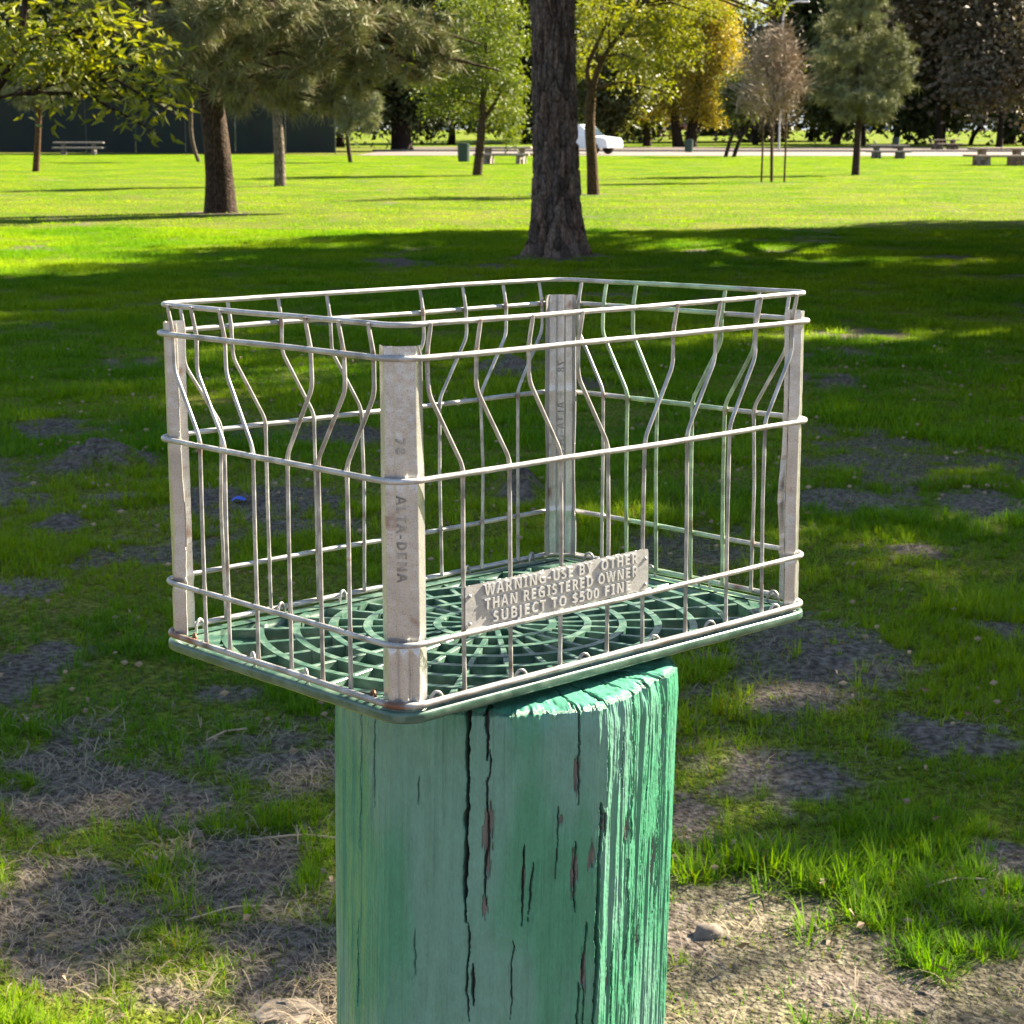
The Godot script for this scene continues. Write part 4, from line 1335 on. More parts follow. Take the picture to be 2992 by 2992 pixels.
func make_litter() -> void:
	var t := thing("blue_litter", "small crumpled blue wrapper on the bare earth left of the crate", "litter", Vector3(-1.17, ground_y(-1.17, -7.74) + 0.012, -7.74))
	var g := Geo.new()
	for y in 7:
		for x in 7:
			var fx := x / 6.0 - 0.5
			var fz := y / 6.0 - 0.5
			g.vert(Vector3(fx * 0.055, 0.010 * n_fine.get_noise_2d(x * 1.7, y * 1.7) + 0.016 * (0.25 - fx * fx) * 2.0, fz * 0.045), Vector3.ZERO, Color(0.02, 0.10, 0.55))
	for y in 6:
		for x in 6:
			var a := y * 7 + x
			g.i.append_array([a, a + 1, a + 7, a + 1, a + 8, a + 7])
	fix_normals(g)
	part("wrapper", g.mesh(), M.litter, t)
	var stones := [[-1.42, -4.16, 0.028, "grey pebble at the left edge among dry straw"], [-0.735, -4.03, 0.022, "small dark upright stone left of the post in the straw"], [0.405, -3.52, 0.035, "broken grey stone close to the right of the post"], [-0.42, -3.17, 0.07, "flat pale dirt crusted slab at the bottom left of the post"], [-1.20, -3.31, 0.016, "little pale pebble at the bottom left"]]
	for e in stones:
		var s := thing("stone", e[3], "stone", Vector3(e[0], ground_y(e[0], e[1]), e[1]), 0.4, "stones on the ground")
		var q := Geo.new()
		var flat := 0.18 if e[2] > 0.05 else 0.7
		for r in 9:
			for k in 15:
				var la := PI * r / 8.0 - PI / 2
				var lo := TAU * (k % 14) / 14.0
				var d := Vector3(cos(la) * cos(lo), sin(la), cos(la) * sin(lo))
				var ra: float = e[2] * (1.0 + 0.45 * n_fine.get_noise_3dv(d * 2.2 + Vector3(e[0] * 30.0, 0, 0)))
				q.vert(d * Vector3(ra, ra * flat, ra * 0.8), Vector3.ZERO, Color(0.24, 0.20, 0.17))
		for r in 8:
			for k in 14:
				var a := r * 15 + k
				q.i.append_array([a, a + 15, a + 1, a + 1, a + 15, a + 16])
		fix_normals(q)
		part("body", q.mesh(), M.soil_plain, s)
	var sticks := [[-0.60, -3.60, 0.5, 0.17, "bent pale stick on the bare earth left of the post"], [-0.50, -4.02, 0.1, 0.20, "long straw coloured stem lying left of the post"], [-0.78, -4.75, 0.9, 0.12, "short pale stick on the straw at left"], [0.95, -3.75, 0.4, 0.14, "thin pale stick in the grass right of the post"]]
	for e in sticks:
		var s := thing("fallen_stick", e[4], "stick", Vector3(e[0], ground_y(e[0], e[1]) + 0.006, e[1]), e[2], "sticks on the ground")
		var q := Geo.new()
		var l: float = e[3]
		q.tube(round_path([Vector3(-l * 0.5, 0, 0), Vector3(-l * 0.1, 0.012, 0.012), Vector3(l * 0.15, 0.004, -0.01), Vector3(l * 0.5, 0.008, 0.03)], 0.02), [0.0028], 7, false, [Color(0.33, 0.25, 0.16)])
		part("stem", q.mesh(), M.straw, s)

# ---------------------------------------------------------------- build
func _ready() -> void:
	var cam := Camera3D.new()
	cam.name = "camera"
	cam.near = 0.05
	cam.far = 2000.0
	cam.position = Vector3(0, 1.6, 0)
	cam.rotation = Vector3(-0.2049, 0, 0.001)
	var lens := CameraAttributesPhysical.new()
	lens.frustum_focal_length = 43.22
	lens.frustum_focus_distance = 1.47
	lens.exposure_aperture = 26.0
	cam.attributes = lens
	add_child(cam)
	cam.fov = 31.03
	cam.current = true
	var env := Environment.new()
	env.background_mode = Environment.BG_SKY
	var sky := Sky.new()
	var sm := ProceduralSkyMaterial.new()
	sm.sky_top_color = Color(0.50, 0.61, 0.76)
	sm.sky_horizon_color = Color(0.86, 0.89, 0.92)
	sm.sky_curve = 0.18
	sm.ground_bottom_color = Color(0.25, 0.27, 0.18)
	sm.ground_horizon_color = Color(0.60, 0.64, 0.62)
	sm.sky_energy_multiplier = 1.0
	sky.sky_material = sm
	env.sky = sky
	env.background_energy_multiplier = 0.28
	env.tonemap_mode = Environment.TONE_MAPPER_LINEAR
	env.tonemap_exposure = 6.7
	env.sdfgi_enabled = true
	env.ssao_enabled = true
	env.ssil_enabled = true
	var we := WorldEnvironment.new()
	we.name = "world_environment"
	we.environment = env
	add_child(we)
	var sun := DirectionalLight3D.new()
	sun.name = "sun"
	sun.light_energy = 1.6
	sun.light_color = Color(1.0, 0.945, 0.84)
	sun.light_angular_distance = 0.5
	sun.shadow_enabled = true
	add_child(sun)
	var to_sun := Vector3(0.829 * cos(deg_to_rad(35.0)), sin(deg_to_rad(35.0)), -0.559 * cos(deg_to_rad(35.0))).normalized()
	sun.look_at_from_position(Vector3.ZERO, -to_sun, Vector3.UP)

	rng.seed = 20240117
	n_big = noise(1, 0.25, 2)
	n_mid = noise(2, 0.35, 3)
	n_fine = noise(3, 0.5, 3)
	make_materials()
	make_bursts()
	make_ground()
	make_park()
	make_big_pine()
	make_trees()
	make_post()
	make_crate()
	make_grass()

func make_trees() -> void:
	tree("pine_tree", "stout pine with rough dark bark left of the crate, low shaded boughs", "trees scattered over the lawn", Vector3(-5.66, 0, -36.16),
		[[[0.00, -0.05, 0.00, 0.339], [0.00, 0.73, 0.00, 0.266], [-0.06, 1.63, 0.00, 0.244], [-0.15, 2.52, 0.00, 0.228], [-0.23, 3.79, 0.00, 0.211], [-0.20, 6.84, 0.00, 0.168], [-0.12, 10.51, 0.00, 0.087], [-0.04, 13.16, 0.00, 0.024]]],
		[[0.41, 2.49, 1.20, 0.55, 0.40, 0.47, 55], [0.09, 3.14, 1.50, 0.62, 0.43, 0.53, 66], [0.80, 3.35, 1.00, 0.63, 0.51, 0.57, 66], [1.47, 3.55, 0.80, 0.63, 0.44, 0.54, 61], [1.22, 2.70, 0.60, 0.44, 0.37, 0.40, 41], [1.91, 3.09, 0.40, 0.64, 0.45, 0.54, 61], [2.48, 3.60, 0.00, 0.72, 0.45, 0.59, 63], [2.31, 2.74, -0.60, 0.49, 0.34, 0.42, 39], [2.91, 3.04, -0.80, 0.58, 0.42, 0.50, 52], [3.53, 3.55, -1.00, 0.66, 0.47, 0.56, 58], [3.82, 2.86, -1.20, 0.46, 0.34, 0.40, 35], [4.23, 3.48, -1.50, 0.50, 0.39, 0.45, 41], [4.44, 2.97, -1.50, 0.34, 0.23, 0.28, 16], [-0.60, 3.36, 0.80, 0.71, 0.40, 0.56, 58], [-1.24, 3.67, 0.50, 0.71, 0.37, 0.54, 52], [-2.04, 3.79, 0.00, 0.56, 0.33, 0.45, 35], [2.10, 2.13, -0.50, 0.41, 0.27, 0.34, 22], [2.90, 2.39, -0.80, 0.41, 0.23, 0.32, 19], [0.64, 2.11, 0.80, 0.36, 0.26, 0.31, 24], [1.56, 2.17, 0.20, 0.40, 0.30, 0.35, 24], [1.18, 3.89, 1.50, 0.92, 0.36, 0.64, 55], [0.45, 3.77, 1.80, 0.92, 0.43, 0.67, 72], [-0.26, 2.75, 1.80, 0.46, 0.36, 0.41, 39], [1.72, 5.48, -0.47, 1.08, 0.56, 1.08, 130], [0.28, 6.34, -1.85, 1.57, 0.82, 1.57, 130], [-2.79, 5.83, -1.10, 1.50, 0.78, 1.50, 130], [-2.67, 9.61, 1.08, 1.62, 0.84, 1.62, 130], [1.05, 6.30, -0.37, 1.39, 0.73, 1.39, 130], [-0.39, 7.05, 0.44, 1.41, 0.74, 1.41, 130], [-3.00, 7.12, 2.18, 1.46, 0.76, 1.46, 130], [-0.95, 6.00, 0.90, 1.30, 0.68, 1.30, 130], [-3.89, 5.79, 0.11, 1.58, 0.82, 1.58, 130], [1.04, 8.46, -1.31, 1.63, 0.85, 1.63, 130], [-0.79, 8.74, -2.28, 1.32, 0.69, 1.32, 130], [0.19, 8.87, 0.01, 1.64, 0.86, 1.64, 130], [-3.07, 9.00, 0.81, 1.43, 0.75, 1.43, 130], [-3.65, 8.32, 0.29, 1.32, 0.69, 1.32, 130], [0.61, 9.13, -0.87, 1.49, 0.78, 1.49, 130], [-1.34, 6.57, -1.72, 1.21, 0.63, 1.21, 130], [-1.39, 6.57, -0.88, 1.77, 0.92, 1.77, 130], [0.40, 8.49, -0.57, 1.81, 0.94, 1.81, 130], [-3.11, 7.63, 0.24, 1.56, 0.81, 1.56, 130], [-1.52, 9.84, 1.57, 1.45, 0.75, 1.45, 130], [-1.64, 9.20, -0.32, 1.70, 0.88, 1.70, 130], [0.10, 5.49, -0.42, 1.63, 0.85, 1.63, 130]],
		"pine", Color(0.085, 0.062, 0.05), 11, 1.00, 0.04)
	tree("young_pine_tree", "slim pale trunked young pine with sunlit right edge near the fence", "trees scattered over the lawn", Vector3(-6.56, 0, -52.87),
		[[[0.00, -0.05, 0.00, 0.180], [-0.00, 1.06, 0.00, 0.157], [-0.03, 2.22, 0.00, 0.141], [0.06, 3.52, 0.00, 0.111], [0.06, 4.80, 0.00, 0.073], [0.09, 5.94, 0.00, 0.029]]],
		[[-0.09, 2.66, -0.32, 0.67, 0.48, 0.57, 90], [0.28, 3.25, -0.48, 0.75, 0.60, 0.67, 130], [-0.34, 3.38, -0.12, 0.67, 0.52, 0.59, 100], [0.49, 2.66, -0.41, 0.60, 0.42, 0.51, 70], [0.72, 3.39, -0.52, 0.52, 0.45, 0.48, 70], [0.04, 3.96, -0.12, 0.66, 0.52, 0.59, 110], [0.50, 4.49, 0.50, 0.66, 0.51, 0.58, 100], [-0.25, 4.36, 0.36, 0.58, 0.51, 0.55, 90], [0.13, 5.07, 0.32, 0.58, 0.51, 0.55, 90]],
		"pine", Color(0.24, 0.21, 0.18), 12, 1.00, -0.06)
	tree("young_leafy_tree", "thin brown stemmed young tree at the far left before the dark fence", "trees scattered over the lawn", Vector3(-17.86, 0, -70.35),
		[[[-0.02, -0.05, 0.00, 0.139], [0.10, 1.07, 0.00, 0.119], [0.23, 2.14, 0.00, 0.099], [0.48, 3.20, 0.00, 0.069], [0.65, 4.16, 0.00, 0.039]], [[0.23, 2.14, 0.00, 0.079], [0.01, 2.52, 0.00, 0.059], [-0.23, 3.10, 0.00, 0.039]]],
		[[-0.09, 2.82, -0.33, 0.79, 0.50, 0.64, 70], [0.80, 3.00, 0.04, 0.89, 0.59, 0.74, 90], [-0.65, 3.20, -0.27, 0.79, 0.59, 0.69, 70], [1.31, 3.40, -0.39, 0.79, 0.59, 0.69, 70], [0.32, 3.79, -0.47, 0.99, 0.69, 0.84, 100]],
		"conifer", Color(0.14, 0.085, 0.05), 13, 1.00, -0.06)
	tree("yellow_leafed_tree", "leafy tree with hanging yellow green leaves at the top left edge", "trees scattered over the lawn", Vector3(-5.75, 0, -17.98),
		[[[0.00, -0.05, 0.00, 0.088], [0.08, 0.81, 0.00, 0.077], [0.30, 1.56, 0.00, 0.068], [0.67, 1.79, 0.00, 0.056], [0.94, 2.11, 0.00, 0.045], [1.06, 2.35, 0.00, 0.038], [1.13, 2.59, 0.00, 0.033], [1.19, 2.98, 0.00, 0.025], [1.27, 3.46, 0.00, 0.010]], [[0.30, 1.56, 0.00, 0.046], [0.25, 2.30, 0.00, 0.035], [0.23, 3.50, 0.00, 0.020]], [[1.03, 2.30, 0.00, 0.018], [1.26, 2.45, 0.00, 0.013], [1.61, 2.50, 0.00, 0.008]], [[0.78, 1.86, 0.00, 0.018], [1.19, 1.96, 0.00, 0.013], [1.64, 2.06, 0.00, 0.008]]],
		[[1.08, 2.66, -0.34, 0.29, 0.18, 0.23, 16], [1.16, 2.28, 0.51, 0.20, 0.16, 0.18, 11], [1.48, 2.38, 0.39, 0.25, 0.16, 0.20, 13], [1.58, 2.10, 0.37, 0.28, 0.13, 0.20, 14], [1.33, 1.98, 0.36, 0.23, 0.11, 0.17, 9], [1.67, 2.27, -0.37, 0.24, 0.14, 0.19, 11], [1.79, 2.01, -0.23, 0.23, 0.10, 0.17, 9], [2.13, 2.15, 0.15, 0.18, 0.11, 0.15, 7], [2.10, 1.88, 0.28, 0.16, 0.08, 0.12, 4], [2.40, 1.97, 0.43, 0.16, 0.10, 0.13, 5], [2.52, 1.78, 0.46, 0.11, 0.08, 0.09, 3], [2.11, 1.74, -0.50, 0.13, 0.06, 0.10, 3], [1.66, 1.86, 0.13, 0.19, 0.08, 0.13, 5], [1.98, 2.49, 0.21, 0.20, 0.13, 0.17, 7], [2.41, 2.30, 0.01, 0.14, 0.14, 0.14, 4], [2.43, 2.12, -0.39, 0.11, 0.14, 0.13, 3], [2.20, 1.64, -0.03, 0.05, 0.04, 0.04, 3], [1.26, 1.79, -0.49, 0.11, 0.05, 0.08, 3], [1.12, 1.85, 0.52, 0.11, 0.08, 0.09, 3], [1.63, 2.66, 0.44, 0.27, 0.16, 0.21, 11], [0.93, 2.59, 0.06, 0.18, 0.27, 0.23, 9], [2.22, 2.51, -0.24, 0.16, 0.14, 0.15, 4]],
		"yellow", Color(0.075, 0.055, 0.04), 14, 1.00, 0.10)
	tree("curved_slim_tree", "slim curved bare stem just left of the stout pine", "trees scattered over the lawn", Vector3(-15.29, 0, -91.61),
		[[[0.00, -0.05, 0.00, 0.103], [-0.19, 0.53, 0.00, 0.103], [-0.32, 1.17, 0.00, 0.103], [-0.34, 2.05, 0.00, 0.103], [-0.22, 3.18, 0.00, 0.077], [-0.02, 4.68, 0.00, 0.038]]],
		[[-0.05, 3.55, 0.49, 0.89, 0.71, 0.80, 40], [-0.48, 4.18, 0.09, 0.90, 0.64, 0.77, 40], [0.48, 4.42, 0.46, 0.89, 0.71, 0.80, 40]],
		"olive", Color(0.16, 0.135, 0.11), 15, 0.70, -0.06)
	tree("old_dark_tree", "wide dark trunk standing in front of the fence, right of the pale young pine", "dense trees closing the background", Vector3(-14.80, 0, -128.26),
		[[[-0.00, -0.05, 0.00, 0.760], [-0.01, 1.17, 0.00, 0.614], [-0.07, 3.11, 0.00, 0.576], [-0.18, 5.91, 0.00, 0.466], [-0.19, 10.06, 0.00, 0.320], [-0.06, 15.17, 0.00, 0.141]], [[0.94, 0.11, 0.00, 0.163], [0.57, 1.35, 0.00, 0.162], [0.08, 3.22, 0.00, 0.144]]],
		[[0.27, 4.85, 0.42, 3.22, 1.43, 2.33, 70], [-1.88, 6.61, 0.01, 3.22, 1.79, 2.51, 80], [3.11, 6.26, -0.10, 2.87, 1.79, 2.33, 80], [0.32, 8.33, 0.12, 4.28, 1.78, 3.03, 110], [-3.03, 4.51, -0.08, 2.16, 1.26, 1.71, 50], [3.05, 4.17, -0.41, 2.16, 1.08, 1.62, 50], [0.35, 11.45, -0.23, 4.98, 1.78, 3.38, 110]],
		"dark", Color(0.05, 0.04, 0.034), 16, 1.60, -0.06)
	tree("old_dark_tree", "narrower dark trunk at the fence between the stout pine and the pale pine", "dense trees closing the background", Vector3(-17.46, 0, -122.81),
		[[[-0.00, -0.05, 0.00, 0.416], [0.02, 1.70, 0.00, 0.345], [-0.02, 4.05, 0.00, 0.292], [-0.03, 7.06, 0.00, 0.205], [0.09, 11.02, 0.00, 0.102]]],
		[[-0.22, 4.71, 0.38, 2.40, 1.37, 1.88, 50], [-2.03, 6.08, -0.55, 2.76, 1.72, 2.24, 70], [0.41, 7.08, -0.54, 2.75, 1.72, 2.24, 70], [-4.03, 4.72, 0.15, 2.40, 1.37, 1.89, 50], [-5.43, 6.07, -0.26, 2.75, 1.55, 2.15, 60]],
		"dark", Color(0.05, 0.04, 0.034), 17, 1.60, -0.06)
	tree("small_conifer", "small grey green conifer on a thin leaning stem left of the litter bin", "trees scattered over the lawn", Vector3(-7.77, 0, -90.18),
		[[[-0.00, -0.05, 0.00, 0.115], [-0.09, 0.67, 0.00, 0.102], [-0.13, 1.42, 0.00, 0.089], [0.12, 2.66, 0.00, 0.063], [0.25, 3.89, 0.00, 0.025]]],
		[[0.01, 1.79, 0.04, 0.71, 0.51, 0.61, 45], [0.77, 2.04, -0.03, 0.66, 0.56, 0.61, 45], [0.39, 2.79, -0.19, 0.86, 0.63, 0.75, 70], [1.08, 2.90, 0.60, 0.55, 0.55, 0.55, 35], [-0.27, 2.54, -0.37, 0.51, 0.51, 0.51, 30], [0.53, 3.53, -0.10, 0.63, 0.51, 0.57, 40]],
		"conifer", Color(0.1, 0.075, 0.055), 18, 1.30, -0.06)
	tree("old_dark_tree", "massive black trunk beyond the lawn, left of the litter bin", "dense trees closing the background", Vector3(-8.10, 0, -137.41),
		[[[-0.00, -0.05, 0.00, 0.891], [-0.03, 0.87, 0.00, 0.735], [-0.09, 2.46, 0.00, 0.695], [-0.21, 5.10, 0.00, 0.577], [-0.24, 8.82, 0.00, 0.382], [-0.18, 13.60, 0.00, 0.152]]],
		[[0.14, 3.60, -0.36, 3.09, 0.97, 2.03, 60], [-2.13, 4.34, 0.16, 2.69, 1.35, 2.02, 60], [2.47, 4.35, -0.27, 3.09, 1.35, 2.22, 70], [0.18, 5.85, -0.17, 4.23, 1.73, 2.98, 110], [-2.46, 7.32, 0.30, 3.44, 1.91, 2.68, 90], [3.64, 6.60, -0.22, 3.46, 1.92, 2.69, 90], [0.23, 8.82, 0.07, 4.97, 1.91, 3.44, 120], [0.29, 11.73, 0.49, 5.69, 1.90, 3.79, 120], [-3.76, 2.47, -0.48, 1.16, 0.54, 0.85, 16]],
		"dark", Color(0.05, 0.04, 0.034), 19, 1.70, -0.06)
	tree("leafy_green_tree", "leafy green tree with slightly leaning trunk in front of the concrete table", "trees scattered over the lawn", Vector3(-1.22, 0, -65.54),
		[[[-0.02, -0.05, 0.00, 0.185], [0.06, 0.75, 0.00, 0.157], [0.17, 1.83, 0.00, 0.138], [0.23, 2.91, 0.00, 0.110], [0.29, 4.16, 0.00, 0.073], [0.35, 5.57, 0.00, 0.036]], [[0.17, 1.83, 0.00, 0.074], [0.65, 2.55, 0.00, 0.055], [1.02, 3.27, 0.00, 0.037]]],
		[[-0.00, 2.38, -0.53, 1.11, 0.52, 0.82, 90], [1.02, 2.10, -0.33, 0.70, 0.63, 0.67, 75], [1.11, 3.08, 0.32, 0.73, 0.73, 0.73, 75], [0.11, 3.26, 0.14, 1.10, 0.73, 0.92, 110], [-0.92, 2.92, -0.32, 0.92, 0.59, 0.76, 75], [-1.47, 2.37, -0.20, 0.65, 0.37, 0.51, 35], [-1.84, 3.28, -0.39, 0.74, 0.55, 0.65, 45], [-0.54, 3.98, -0.05, 1.10, 0.64, 0.87, 90], [0.74, 4.18, -0.55, 0.92, 0.74, 0.83, 90], [1.30, 1.38, 0.24, 0.33, 0.26, 0.29, 18], [0.03, 4.84, 0.48, 1.27, 0.72, 1.00, 110], [-1.43, 4.14, 0.55, 0.91, 0.63, 0.77, 60], [1.30, 5.03, 0.28, 0.91, 0.82, 0.86, 80], [0.12, 5.89, 0.55, 1.62, 0.63, 1.13, 110]],
		"green", Color(0.11, 0.08, 0.055), 20, 1.00, -0.06)
	tree("forked_leafy_tree", "slender forked tree with yellow green leaves right of the big pine", "trees scattered over the lawn", Vector3(2.00, 0, -46.44),
		[[[0.01, -0.05, 0.00, 0.165], [-0.03, 0.74, 0.00, 0.138], [-0.09, 1.64, 0.00, 0.131], [-0.08, 2.21, 0.00, 0.130], [-0.04, 2.53, 0.00, 0.111]], [[-0.06, 2.43, 0.00, 0.091], [0.10, 3.03, 0.00, 0.071], [0.38, 3.54, 0.00, 0.058], [0.77, 4.04, 0.00, 0.052], [1.05, 4.60, 0.00, 0.045], [1.33, 5.41, 0.00, 0.026]], [[-0.06, 2.43, 0.00, 0.072], [-0.16, 3.03, 0.00, 0.058], [0.02, 3.54, 0.00, 0.052], [0.25, 4.04, 0.00, 0.039], [0.37, 4.66, 0.00, 0.026]], [[0.38, 3.54, 0.00, 0.039], [0.35, 4.04, 0.00, 0.032], [0.50, 4.42, 0.00, 0.026]]],
		[[-0.11, 3.18, -0.58, 0.32, 0.39, 0.35, 35], [0.20, 3.93, -0.25, 0.52, 0.52, 0.52, 60], [-0.04, 4.38, 0.56, 0.64, 0.38, 0.51, 50], [0.87, 4.15, 0.33, 0.64, 0.45, 0.55, 55], [1.43, 3.61, -0.11, 0.58, 0.52, 0.55, 60], [1.00, 3.14, 0.53, 0.51, 0.38, 0.45, 36], [1.85, 4.03, 0.14, 0.58, 0.58, 0.58, 60], [1.66, 3.02, 0.38, 0.41, 0.36, 0.39, 30], [2.35, 3.55, -0.25, 0.39, 0.52, 0.46, 36], [2.08, 4.50, -0.37, 0.78, 0.39, 0.59, 60], [1.37, 2.59, -0.07, 0.23, 0.29, 0.26, 14], [1.86, 2.47, -0.44, 0.18, 0.29, 0.24, 10], [0.79, 2.66, -0.14, 0.26, 0.23, 0.25, 10], [2.77, 4.26, 0.55, 0.51, 0.38, 0.45, 40], [0.59, 3.42, -0.20, 0.33, 0.33, 0.33, 20], [3.67, 4.51, -0.59, 0.33, 0.24, 0.28, 18], [4.19, 4.39, -0.55, 0.29, 0.21, 0.25, 14], [4.42, 4.56, -0.40, 0.21, 0.13, 0.17, 8]],
		"yellow", Color(0.12, 0.085, 0.05), 21, 1.00, 0.05)
	tree("golden_tree", "large golden leafed tree with double trunk beyond the road", "trees beyond the road", Vector3(15.50, 0, -169.66),
		[[[-0.53, -0.05, 0.00, 0.574], [-0.69, 1.03, 0.00, 0.454], [-0.91, 2.67, 0.00, 0.381], [-1.44, 5.92, 0.00, 0.237], [-1.84, 10.06, 0.00, 0.118]], [[0.57, -0.05, 0.00, 0.622], [0.65, 1.03, 0.00, 0.478], [0.81, 2.67, 0.00, 0.405], [1.22, 5.92, 0.00, 0.261], [1.46, 10.06, 0.00, 0.118]]],
		[[-2.48, 4.06, 0.34, 2.14, 1.42, 1.78, 120], [-0.05, 3.60, -0.16, 2.62, 1.33, 1.98, 140], [2.10, 3.83, -0.25, 2.15, 1.67, 1.91, 130], [-3.40, 5.93, -0.48, 1.90, 1.90, 1.90, 110], [-1.12, 6.36, 0.58, 2.84, 2.13, 2.48, 190], [2.26, 6.38, -0.09, 2.37, 2.14, 2.26, 160], [0.34, 8.70, -0.35, 3.32, 2.13, 2.73, 220], [3.45, 8.24, -0.53, 1.66, 2.14, 1.90, 120], [-2.49, 8.70, -0.53, 2.37, 2.14, 2.25, 140], [1.72, 10.99, -0.40, 2.84, 2.13, 2.48, 190], [-1.65, 11.42, 0.21, 2.83, 2.12, 2.47, 180], [1.19, 13.73, -0.42, 3.30, 1.89, 2.59, 160], [3.16, 11.00, -0.55, 1.66, 1.89, 1.78, 90], [2.82, 2.43, -0.01, 1.19, 0.67, 0.93, 30], [-3.62, 3.37, -0.30, 1.05, 0.76, 0.91, 25]],
		"gold", Color(0.07, 0.05, 0.035), 22, 1.00, -0.06)
	tree("leaning_tree", "pair of thin leaning stems with dark green crown at the road edge", "trees scattered over the lawn", Vector3(12.63, 0, -108.91),
		[[[-0.28, -0.05, 0.00, 0.123], [-0.02, 0.93, 0.00, 0.107], [0.30, 1.74, 0.00, 0.107], [0.48, 2.88, 0.00, 0.076], [0.60, 4.37, 0.00, 0.046]], [[0.19, -0.06, 0.00, 0.123], [0.56, 1.02, 0.00, 0.107], [1.03, 1.83, 0.00, 0.092], [1.18, 2.88, 0.00, 0.076], [1.21, 4.07, 0.00, 0.046]]],
		[[0.41, 2.73, 0.60, 0.79, 0.55, 0.67, 40], [1.30, 3.19, -0.45, 0.67, 0.61, 0.64, 36], [0.15, 3.63, 0.04, 0.73, 0.61, 0.67, 36], [0.86, 4.21, 0.33, 0.85, 0.67, 0.76, 45]],
		"olive", Color(0.06, 0.05, 0.04), 23, 0.90, -0.06)
	tree("bare_young_tree", "bare brown twiggy young tree held between two stakes", "trees scattered over the lawn", Vector3(7.98, 0, -57.65),
		[[[0.00, -0.05, 0.00, 0.049], [-0.02, 0.85, 0.00, 0.049], [-0.03, 1.72, 0.00, 0.049], [-0.03, 2.59, 0.00, 0.040], [-0.03, 3.69, 0.00, 0.024], [-0.03, 4.47, 0.00, 0.008]], [[-0.03, 1.65, 0.00, 0.032], [-0.31, 2.28, 0.00, 0.024], [-0.65, 3.07, 0.00, 0.016]], [[-0.03, 1.72, 0.00, 0.032], [0.26, 2.36, 0.00, 0.024], [0.57, 3.15, 0.00, 0.016]], [[-0.03, 2.04, 0.00, 0.032], [-0.16, 2.91, 0.00, 0.024], [-0.32, 3.85, 0.00, 0.016]], [[-0.03, 2.20, 0.00, 0.032], [0.15, 3.07, 0.00, 0.024], [0.29, 3.85, 0.00, 0.016]]],
		[[-0.05, 2.20, -0.11, 0.73, 0.41, 0.57, 50], [-0.71, 2.58, 0.59, 0.48, 0.56, 0.52, 37], [0.58, 2.59, -0.03, 0.49, 0.57, 0.53, 37], [-0.05, 3.07, -0.31, 0.89, 0.57, 0.73, 71], [-0.57, 3.54, -0.11, 0.52, 0.56, 0.54, 37], [0.46, 3.56, -0.56, 0.55, 0.65, 0.60, 46], [-0.10, 3.93, -0.09, 0.58, 0.52, 0.55, 37], [-0.00, 4.41, -0.30, 0.36, 0.32, 0.34, 16]],
		"twig", Color(0.15, 0.11, 0.085), 24, 0.90, -0.06)
	tree("grey_pine", "tall grey green pine with thin straight trunk at the right of the lawn", "trees scattered over the lawn", Vector3(12.17, 0, -66.30),
		[[[-0.04, -0.05, 0.00, 0.150], [-0.02, 0.92, 0.00, 0.122], [-0.00, 2.02, 0.00, 0.112], [-0.01, 3.29, 0.00, 0.102], [-0.04, 4.55, 0.00, 0.083], [-0.10, 5.97, 0.00, 0.064], [-0.20, 8.62, 0.00, 0.027]]],
		[[-0.46, 2.56, 0.47, 0.92, 0.55, 0.74, 110], [0.48, 2.47, 0.40, 0.83, 0.59, 0.71, 100], [-1.13, 2.92, -0.00, 0.74, 0.56, 0.65, 75], [1.39, 3.03, -0.56, 0.75, 0.60, 0.67, 85], [0.02, 3.29, -0.29, 1.12, 0.65, 0.89, 150], [-1.30, 3.84, -0.31, 0.65, 0.56, 0.60, 70], [1.49, 4.02, -0.35, 0.60, 0.60, 0.60, 75], [0.56, 4.02, -0.32, 0.93, 0.60, 0.76, 110], [-0.70, 4.26, 0.44, 0.83, 0.55, 0.69, 90], [0.92, 4.75, -0.43, 0.65, 0.52, 0.59, 60], [-0.75, 5.11, -0.54, 0.74, 0.56, 0.65, 70], [-0.02, 5.41, 0.51, 0.82, 0.64, 0.73, 100], [-0.52, 6.15, 0.08, 0.92, 0.64, 0.78, 100], [0.49, 5.94, 0.59, 0.64, 0.55, 0.59, 60], [0.41, 2.11, -0.12, 0.56, 0.30, 0.43, 40], [-0.63, 2.10, 0.48, 0.48, 0.26, 0.37, 30]],
		"conifer", Color(0.075, 0.058, 0.048), 25, 1.00, -0.06)
	tree("roadside_tree", "dark straight trunk beyond the white pickup", "trees beyond the road", Vector3(8.45, 0, -160.26),
		[[[0.00, -0.05, 0.00, 0.407], [-0.06, 1.28, 0.00, 0.316], [-0.17, 3.49, 0.00, 0.247], [-0.21, 6.99, 0.00, 0.157]]],
		[[-0.18, 2.83, 0.18, 1.80, 0.63, 1.21, 40], [-0.65, 4.80, 0.35, 2.69, 1.57, 2.13, 90], [1.58, 5.67, 0.29, 2.24, 1.79, 2.01, 80], [-0.22, 7.42, -0.01, 3.13, 1.79, 2.46, 100]],
		"olive", Color(0.05, 0.04, 0.034), 26, 1.70, -0.06)
	tree("roadside_tree", "dark flared trunk beyond the road left of the golden tree", "trees beyond the road", Vector3(12.52, 0, -174.78),
		[[[0.00, -0.05, 0.00, 0.493], [-0.01, 0.68, 0.00, 0.345], [-0.09, 2.70, 0.00, 0.295], [-0.24, 6.05, 0.00, 0.196]]],
		[[-0.26, 3.18, -0.49, 1.72, 0.79, 1.26, 30], [-1.03, 5.10, -0.35, 2.45, 1.47, 1.96, 60], [-0.14, 7.46, 0.45, 2.92, 1.95, 2.44, 80]],
		"olive", Color(0.05, 0.04, 0.034), 27, 1.70, -0.06)
